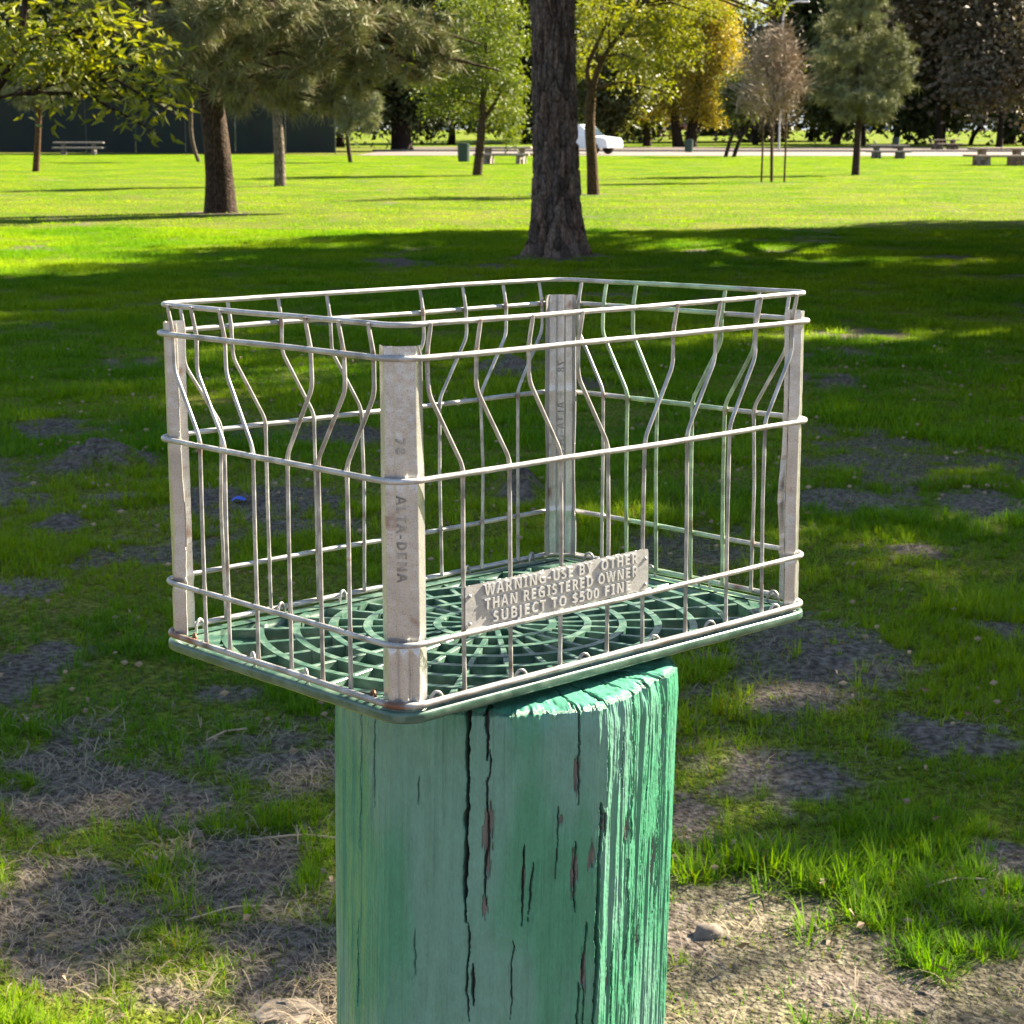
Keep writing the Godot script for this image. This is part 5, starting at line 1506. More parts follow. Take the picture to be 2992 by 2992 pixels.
	tree("roadside_tree", "thin dark trunk behind the staked bare tree", "trees beyond the road", Vector3(24.81, 0, -192.20),
		[[[0.00, -0.05, 0.00, 0.325], [0.01, 1.49, 0.00, 0.270], [0.06, 3.86, 0.00, 0.216], [0.03, 7.01, 0.00, 0.134]]],
		[[-0.11, 3.86, 0.48, 2.15, 0.97, 1.56, 30], [0.10, 5.69, 0.51, 2.42, 1.61, 2.01, 50], [0.65, 8.59, -0.20, 2.69, 2.15, 2.42, 60], [-1.51, 7.53, 0.19, 1.61, 1.61, 1.61, 30]],
		"brown", Color(0.05, 0.04, 0.034), 28, 1.70, -0.06)
	tree("roadside_tree", "brown leaning trunk just left of the grey pine beyond the road", "trees beyond the road", Vector3(34.24, 0, -198.80),
		[[[-0.11, -0.05, 0.00, 0.560], [0.12, 1.21, 0.00, 0.420], [0.36, 2.58, 0.00, 0.363], [0.53, 5.57, 0.00, 0.251]]],
		[[-1.14, 3.66, 0.36, 2.79, 1.11, 1.95, 50], [1.67, 3.94, 0.17, 2.79, 1.23, 2.01, 50], [-0.12, 6.11, 0.38, 3.89, 1.94, 2.92, 100], [-2.82, 5.57, 0.03, 2.23, 1.67, 1.95, 50], [0.37, 8.81, 0.19, 3.33, 2.22, 2.77, 80]],
		"olive", Color(0.07, 0.05, 0.04), 29, 1.70, -0.06)
	tree("roadside_tree", "black upright trunk just right of the grey pine beyond the road", "trees beyond the road", Vector3(34.71, 0, -186.02),
		[[[0.00, -0.05, 0.00, 0.341], [-0.10, 1.23, 0.00, 0.262], [-0.28, 3.28, 0.00, 0.235], [-0.56, 6.33, 0.00, 0.156]]],
		[[0.45, 3.53, 0.22, 2.09, 0.94, 1.51, 36], [2.60, 4.30, -0.28, 2.09, 1.25, 1.67, 40], [0.30, 5.81, 0.51, 3.12, 1.82, 2.47, 80], [3.39, 6.32, 0.55, 2.08, 1.56, 1.82, 50]],
		"olive", Color(0.05, 0.04, 0.034), 30, 1.70, -0.06)
	tree("dark_oak", "dark oak crown with short black trunk right of the grey pine", "dense trees closing the background", Vector3(41.15, 0, -180.23),
		[[[0.00, -0.05, 0.00, 0.559], [-0.03, 0.65, 0.00, 0.355], [0.01, 1.99, 0.00, 0.304], [0.00, 4.22, 0.00, 0.228]]],
		[[-1.88, 3.48, -0.51, 2.54, 1.12, 1.83, 60], [0.92, 3.47, 0.57, 2.77, 1.21, 1.99, 60], [-3.19, 5.19, 0.55, 2.27, 1.76, 2.01, 70], [-0.59, 5.20, 0.20, 3.03, 1.77, 2.40, 90], [2.64, 4.72, -0.55, 2.53, 1.52, 2.03, 70], [-1.25, 7.15, 0.48, 3.52, 2.01, 2.76, 110], [-3.09, 7.67, -0.45, 2.02, 1.77, 1.89, 60]],
		"dark", Color(0.05, 0.04, 0.034), 31, 1.70, -0.06)
	tree("bent_oak", "dark oak with bent leaning stem near the right edge", "dense trees closing the background", Vector3(48.41, 0, -198.80),
		[[[0.00, -0.05, 0.00, 0.252], [0.29, 0.93, 0.00, 0.224], [1.02, 1.97, 0.00, 0.224], [1.85, 3.12, 0.00, 0.195], [1.95, 5.57, 0.00, 0.139]]],
		[[0.79, 3.66, 0.56, 2.50, 1.22, 1.86, 50], [3.08, 4.21, 0.20, 2.51, 1.56, 2.03, 60], [2.05, 6.13, -0.53, 3.35, 1.95, 2.65, 90], [4.22, 6.67, -0.40, 2.79, 2.23, 2.51, 80], [0.65, 8.27, 0.16, 3.33, 1.94, 2.64, 70]],
		"dark", Color(0.05, 0.04, 0.034), 32, 1.60, -0.06)
	tree("stout_trunk_tree", "stout reddish brown trunk at the right edge behind the tables", "trees beyond the road", Vector3(52.50, 0, -198.80),
		[[[-0.05, -0.05, 0.00, 0.784], [-0.01, 1.21, 0.00, 0.672], [0.11, 3.12, 0.00, 0.558], [0.14, 6.66, 0.00, 0.389], [0.00, 12.05, 0.00, 0.221]]],
		[[1.21, 5.03, 0.08, 2.79, 2.23, 2.51, 60], [-0.64, 7.19, 0.30, 2.78, 2.22, 2.50, 70], [1.40, 9.34, 0.51, 3.32, 2.77, 3.04, 90], [-1.18, 9.91, -0.34, 2.78, 2.50, 2.64, 80]],
		"brown", Color(0.1, 0.06, 0.042), 33, 1.60, -0.06)
	tree("pale_bare_tree", "small pale bare tree in front of the dark oak", "trees beyond the road", Vector3(69.66, 0, -302.70),
		[[[0.00, -0.05, 0.00, 0.171], [-0.00, 1.84, 0.00, 0.170], [0.03, 4.75, 0.00, 0.127], [0.21, 8.06, 0.00, 0.085]], [[-0.02, 2.25, 0.00, 0.128], [-1.16, 4.75, 0.00, 0.085], [-1.83, 6.41, 0.00, 0.042]], [[-0.04, 2.67, 0.00, 0.128], [1.20, 5.16, 0.00, 0.085], [1.65, 6.41, 0.00, 0.042]]],
		[[0.06, 5.17, -0.60, 1.70, 1.70, 1.70, 40], [-1.10, 6.40, 0.51, 1.53, 1.53, 1.53, 30], [1.27, 6.42, -0.58, 1.53, 1.53, 1.53, 30], [-0.05, 7.64, 0.45, 1.52, 1.36, 1.44, 30]],
		"twig", Color(0.3, 0.25, 0.22), 34, 1.70, -0.06)
	tree("shade_pine_tree", "pine just outside the right of the frame shading the lawn beyond the crate", "pines shading the near lawn from outside the frame", Vector3(10.50, 0, -28.50),
		[[[0, -0.05, 0, 0.43], [0.05, 1.0, 0, 0.33], [0.1, 3.5, 0, 0.28], [0.0, 8.0, 0, 0.17], [0, 10.5, 0, 0.04]]],
		[[2.80, 7.26, 4.74, 1.55, 0.81, 1.55, 115], [1.25, 7.28, 5.76, 1.69, 0.88, 1.69, 115], [-3.31, 7.25, -0.11, 1.04, 0.54, 1.04, 115], [-1.68, 6.89, -1.00, 1.67, 0.87, 1.67, 115], [0.18, 8.91, 1.63, 1.84, 0.96, 1.84, 115], [3.69, 6.90, -3.68, 1.06, 0.55, 1.06, 115], [-2.41, 7.36, 0.04, 1.80, 0.94, 1.80, 115], [3.37, 8.28, 4.94, 1.14, 0.59, 1.14, 115], [-4.73, 7.36, 1.44, 1.31, 0.68, 1.31, 115], [0.61, 6.93, 1.45, 1.73, 0.90, 1.73, 115], [0.59, 9.07, -3.07, 1.81, 0.95, 1.81, 115], [0.17, 7.85, -5.78, 1.50, 0.78, 1.50, 115], [3.31, 6.59, 3.20, 1.70, 0.89, 1.70, 115], [5.51, 6.87, -2.89, 1.36, 0.71, 1.36, 115], [-3.97, 7.19, 1.25, 1.84, 0.96, 1.84, 115], [2.17, 9.72, 0.37, 1.61, 0.84, 1.61, 115], [-4.67, 8.17, 0.12, 1.48, 0.77, 1.48, 115], [0.91, 7.70, 5.10, 1.48, 0.77, 1.48, 115], [1.20, 9.27, 2.59, 1.32, 0.69, 1.32, 115], [-2.93, 6.28, 4.22, 1.28, 0.67, 1.28, 115], [5.47, 6.92, 2.39, 1.66, 0.87, 1.66, 115], [-2.22, 8.53, -4.98, 1.76, 0.92, 1.76, 115], [-5.48, 7.34, 3.62, 1.81, 0.94, 1.81, 115], [3.47, 6.72, -3.13, 1.34, 0.70, 1.34, 115], [1.99, 8.86, -1.96, 1.09, 0.57, 1.09, 115], [0.69, 6.15, -4.58, 1.71, 0.89, 1.71, 115], [-0.18, 6.56, 3.63, 1.37, 0.72, 1.37, 115], [3.55, 9.11, 1.65, 1.76, 0.92, 1.76, 115], [-0.12, 8.81, -4.62, 1.24, 0.65, 1.24, 115], [-5.58, 6.55, -0.91, 1.06, 0.55, 1.06, 115], [3.11, 7.50, -5.02, 1.74, 0.91, 1.74, 115], [-4.53, 6.85, 2.27, 1.72, 0.90, 1.72, 115], [-3.47, 6.03, -0.76, 1.65, 0.86, 1.65, 115], [-2.55, 7.37, -5.92, 1.05, 0.55, 1.05, 115], [-3.77, 6.62, -4.79, 1.51, 0.79, 1.51, 115], [-5.36, 6.31, 3.61, 1.76, 0.92, 1.76, 115], [1.83, 7.67, 1.24, 1.06, 0.55, 1.06, 115], [3.90, 6.30, 4.76, 1.56, 0.82, 1.56, 115], [-3.72, 6.70, -0.92, 1.43, 0.75, 1.43, 115], [1.49, 8.48, 2.55, 1.34, 0.70, 1.34, 115], [-1.60, 9.43, -0.52, 1.61, 0.84, 1.61, 115], [0.89, 7.16, -5.82, 1.04, 0.54, 1.04, 115], [5.33, 7.80, 2.25, 1.18, 0.61, 1.18, 115], [-0.10, 6.11, 5.53, 1.29, 0.67, 1.29, 115], [-2.87, 6.95, 2.41, 1.76, 0.92, 1.76, 115], [-4.93, 6.28, -0.10, 1.80, 0.94, 1.80, 115], [-3.82, 8.79, -2.82, 1.63, 0.85, 1.63, 115], [-2.05, 7.46, 5.15, 1.46, 0.76, 1.46, 115], [5.50, 6.88, 2.33, 1.82, 0.95, 1.82, 115], [-2.73, 6.17, 5.99, 1.12, 0.59, 1.12, 115], [5.35, 7.10, 2.65, 1.65, 0.86, 1.65, 115], [-0.95, 7.79, -0.90, 1.55, 0.81, 1.55, 115], [-4.16, 6.69, -0.46, 1.36, 0.71, 1.36, 115], [4.20, 8.11, 1.33, 1.23, 0.64, 1.23, 115], [2.31, 6.61, -5.14, 1.40, 0.73, 1.40, 115], [-3.50, 8.81, 3.07, 1.54, 0.81, 1.54, 115], [3.97, 8.10, 2.36, 1.43, 0.75, 1.43, 115], [4.51, 7.90, -3.71, 1.54, 0.80, 1.54, 115], [-3.02, 7.65, -5.33, 1.60, 0.83, 1.60, 115], [0.19, 7.44, 6.32, 1.35, 0.70, 1.35, 115], [2.94, 6.01, -5.78, 1.83, 0.96, 1.83, 115], [-1.44, 6.47, 3.48, 1.35, 0.70, 1.35, 115], [-1.95, 9.58, -0.68, 1.28, 0.67, 1.28, 115], [-0.22, 8.82, -4.53, 1.12, 0.59, 1.12, 115], [-0.89, 8.21, -2.98, 1.30, 0.68, 1.30, 115], [-1.44, 7.07, -3.15, 1.80, 0.94, 1.80, 115], [-0.16, 7.65, 6.08, 1.16, 0.60, 1.16, 115], [1.59, 7.04, 4.89, 1.26, 0.66, 1.26, 115], [4.25, 7.82, -1.66, 1.39, 0.72, 1.39, 115], [-0.55, 6.96, 2.83, 1.34, 0.70, 1.34, 115], [2.44, 7.86, 5.99, 1.06, 0.55, 1.06, 115], [5.10, 7.30, -2.22, 1.05, 0.55, 1.05, 115], [5.02, 6.66, 1.26, 1.60, 0.83, 1.60, 115], [4.90, 6.87, 0.23, 1.11, 0.58, 1.11, 115], [-5.99, 6.32, 1.78, 1.33, 0.70, 1.33, 115], [1.55, 6.12, -5.79, 1.46, 0.76, 1.46, 115]],
		"pine", Color(0.085, 0.062, 0.05), 35, 1.25)
	tree("shade_pine_tree", "pine just outside the frame between the other shading pines", "pines shading the near lawn from outside the frame", Vector3(7.30, 0, -23.00),
		[[[0, -0.05, 0, 0.39], [0.05, 1.0, 0, 0.30], [0.1, 3.5, 0, 0.26], [0.0, 8.0, 0, 0.17], [0, 9.5, 0, 0.04]]],
		[[-0.03, 7.61, -1.96, 1.20, 0.63, 1.20, 110], [3.48, 6.08, 1.30, 1.65, 0.86, 1.65, 110], [-1.22, 8.14, -2.75, 1.55, 0.81, 1.55, 110], [2.72, 7.86, -0.23, 1.71, 0.89, 1.71, 110], [0.91, 6.69, -0.16, 1.79, 0.93, 1.79, 110], [2.25, 8.05, 2.37, 1.71, 0.89, 1.71, 110], [-2.52, 7.84, 2.88, 1.06, 0.55, 1.06, 110], [-0.84, 6.10, 3.01, 1.14, 0.59, 1.14, 110], [3.27, 7.74, 0.16, 1.49, 0.78, 1.49, 110], [1.64, 6.47, -2.23, 1.72, 0.90, 1.72, 110], [1.59, 7.00, -1.47, 1.79, 0.93, 1.79, 110], [-2.75, 6.17, 1.33, 1.08, 0.56, 1.08, 110], [-3.42, 6.82, -0.99, 1.07, 0.56, 1.07, 110], [-2.55, 6.18, 2.71, 1.83, 0.96, 1.83, 110], [-1.41, 8.72, -0.40, 1.67, 0.87, 1.67, 110], [-0.87, 6.21, -3.11, 1.07, 0.56, 1.07, 110], [0.09, 8.83, 1.33, 1.14, 0.60, 1.14, 110], [-2.31, 7.42, 3.27, 1.65, 0.86, 1.65, 110], [3.01, 6.95, -1.83, 1.31, 0.69, 1.31, 110], [-0.74, 7.76, 0.61, 1.07, 0.56, 1.07, 110], [-4.10, 7.45, -0.59, 1.53, 0.80, 1.53, 110], [-3.19, 6.07, 0.47, 1.69, 0.88, 1.69, 110], [2.77, 7.00, 0.33, 1.27, 0.66, 1.27, 110], [1.66, 7.67, 0.71, 1.11, 0.58, 1.11, 110], [0.82, 7.33, 0.17, 1.58, 0.83, 1.58, 110], [4.03, 7.69, 0.58, 1.43, 0.75, 1.43, 110], [-1.86, 6.22, -2.52, 1.35, 0.71, 1.35, 110], [2.76, 6.34, -0.60, 1.28, 0.67, 1.28, 110], [-3.43, 7.42, -2.36, 1.36, 0.71, 1.36, 110], [-0.94, 7.63, -2.89, 1.56, 0.81, 1.56, 110], [0.95, 6.74, -0.46, 1.15, 0.60, 1.15, 110], [2.08, 6.56, 0.94, 1.39, 0.72, 1.39, 110], [-0.69, 8.30, 0.00, 1.77, 0.92, 1.77, 110], [1.60, 6.38, 1.22, 1.64, 0.86, 1.64, 110], [-0.10, 8.10, -1.00, 1.54, 0.80, 1.54, 110], [-3.63, 7.91, -0.96, 1.79, 0.93, 1.79, 110], [2.79, 7.69, 0.97, 1.13, 0.59, 1.13, 110], [0.49, 6.04, 1.73, 1.08, 0.56, 1.08, 110]],
		"pine", Color(0.085, 0.062, 0.05), 36, 1.25)
	tree("shade_pine_tree", "pine outside the right of the frame shading the lawn behind the crate", "pines shading the near lawn from outside the frame", Vector3(7.00, 0, -16.50),
		[[[0, -0.05, 0, 0.39], [0.05, 1.0, 0, 0.30], [0.1, 3.5, 0, 0.26], [0.0, 8.0, 0, 0.17], [0, 9.6, 0, 0.04]]],
		[[1.42, 8.80, -0.38, 1.05, 0.55, 1.05, 85], [0.55, 6.73, 1.26, 1.56, 0.81, 1.56, 85], [1.41, 6.56, -1.18, 1.81, 0.94, 1.81, 85], [-2.88, 7.51, -2.12, 1.59, 0.83, 1.59, 85], [-0.25, 7.65, -0.93, 1.74, 0.91, 1.74, 85], [-0.63, 7.40, 1.56, 1.72, 0.90, 1.72, 85], [3.02, 6.87, -1.24, 1.81, 0.94, 1.81, 85], [-0.93, 7.92, -2.76, 1.24, 0.65, 1.24, 85], [-1.25, 7.05, 3.03, 1.80, 0.94, 1.80, 85], [2.11, 6.00, 2.62, 1.57, 0.82, 1.57, 85], [2.59, 7.94, 0.83, 1.06, 0.55, 1.06, 85], [-2.68, 7.28, -0.11, 1.36, 0.71, 1.36, 85], [1.81, 7.27, -1.05, 1.34, 0.70, 1.34, 85], [-0.84, 6.66, 2.75, 1.47, 0.77, 1.47, 85], [-1.26, 8.12, -2.40, 1.11, 0.58, 1.11, 85], [-1.52, 8.08, 1.94, 1.36, 0.71, 1.36, 85], [2.55, 5.85, -0.79, 1.36, 0.71, 1.36, 85], [1.27, 6.69, -0.98, 1.48, 0.77, 1.48, 85], [-1.06, 5.70, 1.98, 1.19, 0.62, 1.19, 85], [-3.23, 6.05, -0.73, 1.56, 0.81, 1.56, 85], [-0.34, 8.47, -0.93, 1.37, 0.71, 1.37, 85], [2.23, 6.91, -1.21, 1.72, 0.90, 1.72, 85], [-2.82, 7.43, -0.43, 1.83, 0.96, 1.83, 85], [-3.12, 6.41, 0.53, 1.55, 0.81, 1.55, 85], [0.71, 7.66, -3.28, 1.52, 0.80, 1.52, 85], [2.63, 6.48, 0.30, 1.55, 0.81, 1.55, 85], [1.47, 6.23, 2.72, 1.38, 0.72, 1.38, 85], [3.51, 5.84, 0.95, 1.32, 0.69, 1.32, 85], [0.40, 6.13, 1.88, 1.73, 0.90, 1.73, 85], [-0.21, 6.29, 1.24, 1.41, 0.74, 1.41, 85], [-1.77, 7.50, 2.64, 1.78, 0.93, 1.78, 85], [2.24, 5.69, 0.55, 1.72, 0.90, 1.72, 85], [0.76, 7.54, 2.50, 1.34, 0.70, 1.34, 85], [-0.51, 6.20, -2.50, 1.24, 0.64, 1.24, 85], [-0.11, 6.14, 1.07, 1.57, 0.82, 1.57, 85], [2.30, 6.79, -1.91, 1.08, 0.56, 1.08, 85]],
		"pine", Color(0.085, 0.062, 0.05), 37, 1.25)
	tree("shade_pine_tree", "pine outside the right of the frame shading the lawn at the right edge", "pines shading the near lawn from outside the frame", Vector3(18.50, 0, -34.00),
		[[[0, -0.05, 0, 0.39], [0.05, 1.0, 0, 0.30], [0.1, 3.5, 0, 0.26], [0.0, 8.0, 0, 0.17], [0, 10.3, 0, 0.04]]],
		[[5.21, 5.99, -2.66, 1.75, 0.91, 1.75, 85], [-3.32, 6.19, -2.16, 1.46, 0.76, 1.46, 85], [1.44, 7.16, 3.78, 1.21, 0.63, 1.21, 85], [1.91, 7.39, 0.30, 1.61, 0.84, 1.61, 85], [-5.14, 5.95, -0.41, 1.32, 0.69, 1.32, 85], [0.96, 7.51, -4.54, 1.56, 0.82, 1.56, 85], [3.61, 6.95, -0.67, 1.65, 0.86, 1.65, 85], [-4.41, 6.03, -2.14, 1.29, 0.67, 1.29, 85], [-5.04, 6.96, 0.83, 1.51, 0.79, 1.51, 85], [-1.67, 6.93, -2.08, 1.18, 0.61, 1.18, 85], [1.11, 6.14, -2.53, 1.13, 0.59, 1.13, 85], [3.14, 8.50, 0.78, 1.50, 0.78, 1.50, 85], [-1.80, 6.75, 3.24, 1.27, 0.66, 1.27, 85], [0.77, 6.10, -4.41, 1.24, 0.65, 1.24, 85], [1.07, 6.42, -4.95, 1.70, 0.89, 1.70, 85], [-5.52, 8.01, -1.62, 1.51, 0.79, 1.51, 85], [2.94, 6.75, 5.14, 1.08, 0.56, 1.08, 85], [5.35, 8.21, 0.79, 1.59, 0.83, 1.59, 85], [1.98, 8.08, -5.50, 1.47, 0.77, 1.47, 85], [-0.02, 6.99, -3.60, 1.82, 0.95, 1.82, 85], [0.64, 6.55, 1.73, 1.41, 0.74, 1.41, 85], [5.35, 6.04, -2.37, 1.21, 0.63, 1.21, 85], [-2.55, 8.67, -0.47, 1.47, 0.77, 1.47, 85], [-0.08, 7.14, 3.95, 1.76, 0.92, 1.76, 85], [-3.12, 7.92, 4.74, 1.69, 0.88, 1.69, 85], [-1.49, 8.32, -3.61, 1.59, 0.83, 1.59, 85], [-1.93, 7.18, -2.32, 1.27, 0.66, 1.27, 85], [0.61, 8.12, -4.47, 1.48, 0.77, 1.48, 85], [3.72, 7.31, 3.02, 1.30, 0.68, 1.30, 85], [1.57, 6.06, -2.65, 1.80, 0.94, 1.80, 85], [-4.12, 7.39, -1.69, 1.22, 0.64, 1.22, 85], [-4.00, 5.81, 0.75, 1.61, 0.84, 1.61, 85], [-3.82, 7.97, 3.72, 1.15, 0.60, 1.15, 85], [1.43, 6.98, 4.76, 1.17, 0.61, 1.17, 85], [-1.68, 7.62, 0.89, 1.60, 0.83, 1.60, 85], [-1.66, 7.29, -4.12, 1.48, 0.77, 1.48, 85], [-1.68, 7.87, 5.44, 1.10, 0.58, 1.10, 85], [2.80, 7.75, -3.23, 1.66, 0.87, 1.66, 85], [-2.62, 6.94, -2.03, 1.29, 0.67, 1.29, 85], [-1.89, 6.69, 5.57, 1.31, 0.68, 1.31, 85], [-4.75, 7.16, 2.63, 1.42, 0.74, 1.42, 85], [-0.11, 6.51, 3.24, 1.11, 0.58, 1.11, 85], [-0.48, 6.07, 5.53, 1.44, 0.75, 1.44, 85], [-2.17, 7.42, 0.52, 1.49, 0.78, 1.49, 85], [1.98, 6.62, -2.44, 1.72, 0.90, 1.72, 85], [4.78, 7.98, -0.52, 1.07, 0.56, 1.07, 85], [-0.59, 8.41, 3.63, 1.15, 0.60, 1.15, 85], [4.36, 7.54, 2.78, 1.35, 0.71, 1.35, 85], [-0.50, 8.29, 1.80, 1.77, 0.92, 1.77, 85], [2.87, 6.22, 5.19, 1.77, 0.92, 1.77, 85], [4.69, 7.80, 0.57, 1.15, 0.60, 1.15, 85], [-4.98, 7.80, 0.99, 1.49, 0.78, 1.49, 85]],
		"pine", Color(0.085, 0.062, 0.05), 38, 1.25)
	tree("shade_pine_tree", "nearest pine outside the right of the frame shading the ground by the post", "pines shading the near lawn from outside the frame", Vector3(8.10, 0, -12.30),
		[[[0, -0.05, 0, 0.39], [0.05, 1.0, 0, 0.30], [0.1, 3.5, 0, 0.26], [0.0, 8.0, 0, 0.17], [0, 8.2, 0, 0.04]]],
		[[-2.34, 5.71, 2.29, 1.71, 0.89, 1.71, 80], [1.89, 7.00, -1.97, 1.07, 0.56, 1.07, 80], [-0.07, 6.58, 1.92, 1.38, 0.72, 1.38, 80], [2.01, 6.24, 1.99, 1.70, 0.89, 1.70, 80], [0.75, 5.71, -2.60, 1.70, 0.89, 1.70, 80], [-1.49, 7.18, 1.83, 1.12, 0.58, 1.12, 80], [-0.76, 6.36, -0.87, 1.50, 0.78, 1.50, 80], [0.53, 5.56, 1.33, 1.41, 0.73, 1.41, 80], [-2.27, 6.96, -0.95, 1.14, 0.59, 1.14, 80], [1.43, 5.88, 0.37, 1.69, 0.88, 1.69, 80], [-2.28, 6.26, 1.18, 1.39, 0.72, 1.39, 80], [-2.39, 6.88, -0.07, 1.08, 0.56, 1.08, 80], [-0.18, 7.39, 0.86, 1.36, 0.71, 1.36, 80], [-1.61, 5.80, -1.68, 1.42, 0.74, 1.42, 80], [-1.51, 5.65, -1.38, 1.09, 0.57, 1.09, 80], [2.36, 6.64, 1.55, 1.75, 0.91, 1.75, 80], [0.26, 6.24, 1.35, 1.80, 0.94, 1.80, 80], [1.29, 6.34, 2.25, 1.53, 0.80, 1.53, 80], [-1.83, 6.32, 0.57, 1.43, 0.75, 1.43, 80], [-0.96, 7.23, -2.09, 1.32, 0.69, 1.32, 80], [2.28, 6.67, 1.90, 1.37, 0.72, 1.37, 80], [-0.67, 5.80, -2.49, 1.53, 0.80, 1.53, 80], [2.93, 5.58, 0.30, 1.24, 0.65, 1.24, 80], [0.99, 6.29, -2.44, 1.06, 0.55, 1.06, 80], [1.64, 6.81, 2.71, 1.25, 0.65, 1.25, 80], [-0.80, 7.69, -0.69, 1.36, 0.71, 1.36, 80], [-0.43, 6.01, -1.34, 1.33, 0.69, 1.33, 80], [2.20, 5.77, 1.46, 1.59, 0.83, 1.59, 80], [-2.99, 5.66, -1.01, 1.75, 0.91, 1.75, 80], [2.90, 5.64, 1.47, 1.30, 0.68, 1.30, 80], [0.54, 6.82, -1.71, 1.61, 0.84, 1.61, 80], [-0.62, 6.88, 2.25, 1.27, 0.66, 1.27, 80]],
		"pine", Color(0.085, 0.062, 0.05), 39, 1.25)
	tree("shade_pine_tree", "pine far outside the right of the frame behind the other shading pines", "pines shading the near lawn from outside the frame", Vector3(14.50, 0, -23.00),
		[[[0, -0.05, 0, 0.39], [0.05, 1.0, 0, 0.30], [0.1, 3.5, 0, 0.26], [0.0, 8.0, 0, 0.17], [0, 10.5, 0, 0.04]]],
		[[-0.97, 8.66, -4.02, 1.18, 0.62, 1.18, 85], [1.27, 8.28, 3.48, 1.11, 0.58, 1.11, 85], [2.21, 8.27, 3.09, 1.62, 0.84, 1.62, 85], [-3.91, 6.75, 1.51, 1.83, 0.95, 1.83, 85], [-4.38, 7.41, -0.47, 1.63, 0.85, 1.63, 85], [-1.48, 8.06, 4.14, 1.10, 0.58, 1.10, 85], [1.04, 7.47, -1.57, 1.30, 0.68, 1.30, 85], [-2.68, 9.06, -0.72, 1.75, 0.92, 1.75, 85], [-1.72, 6.70, 3.90, 1.09, 0.57, 1.09, 85], [-2.05, 8.69, -3.47, 1.69, 0.88, 1.69, 85], [1.52, 9.22, -1.84, 1.63, 0.85, 1.63, 85], [2.66, 6.87, 1.77, 1.16, 0.60, 1.16, 85], [-3.67, 6.81, 0.47, 1.82, 0.95, 1.82, 85], [-4.49, 7.57, -0.15, 1.65, 0.86, 1.65, 85], [0.17, 8.05, 3.59, 1.25, 0.65, 1.25, 85], [-1.70, 7.60, -2.30, 1.67, 0.87, 1.67, 85], [-4.03, 6.90, 0.80, 1.24, 0.65, 1.24, 85], [-2.68, 7.16, -1.35, 1.74, 0.91, 1.74, 85], [-0.86, 7.58, 0.90, 1.40, 0.73, 1.40, 85], [-3.74, 8.72, 1.25, 1.07, 0.56, 1.07, 85], [-0.98, 7.76, -3.94, 1.47, 0.77, 1.47, 85], [-2.42, 7.32, 1.55, 1.21, 0.63, 1.21, 85], [-0.72, 8.75, 2.56, 1.77, 0.92, 1.77, 85], [-0.55, 8.46, -0.67, 1.25, 0.65, 1.25, 85], [-1.05, 8.93, -2.76, 1.54, 0.81, 1.54, 85], [-0.31, 7.37, 2.81, 1.65, 0.86, 1.65, 85], [-0.52, 7.76, -2.83, 1.05, 0.55, 1.05, 85], [3.64, 7.68, 1.66, 1.72, 0.89, 1.72, 85], [1.74, 7.03, -1.27, 1.39, 0.73, 1.39, 85], [3.90, 8.54, 1.23, 1.08, 0.56, 1.08, 85], [-3.54, 8.60, -1.32, 1.07, 0.56, 1.07, 85], [0.43, 6.96, -1.51, 1.18, 0.62, 1.18, 85], [-1.40, 8.18, -0.04, 1.68, 0.88, 1.68, 85], [-0.66, 7.84, -2.24, 1.56, 0.81, 1.56, 85]],
		"pine", Color(0.085, 0.062, 0.05), 40, 1.25)
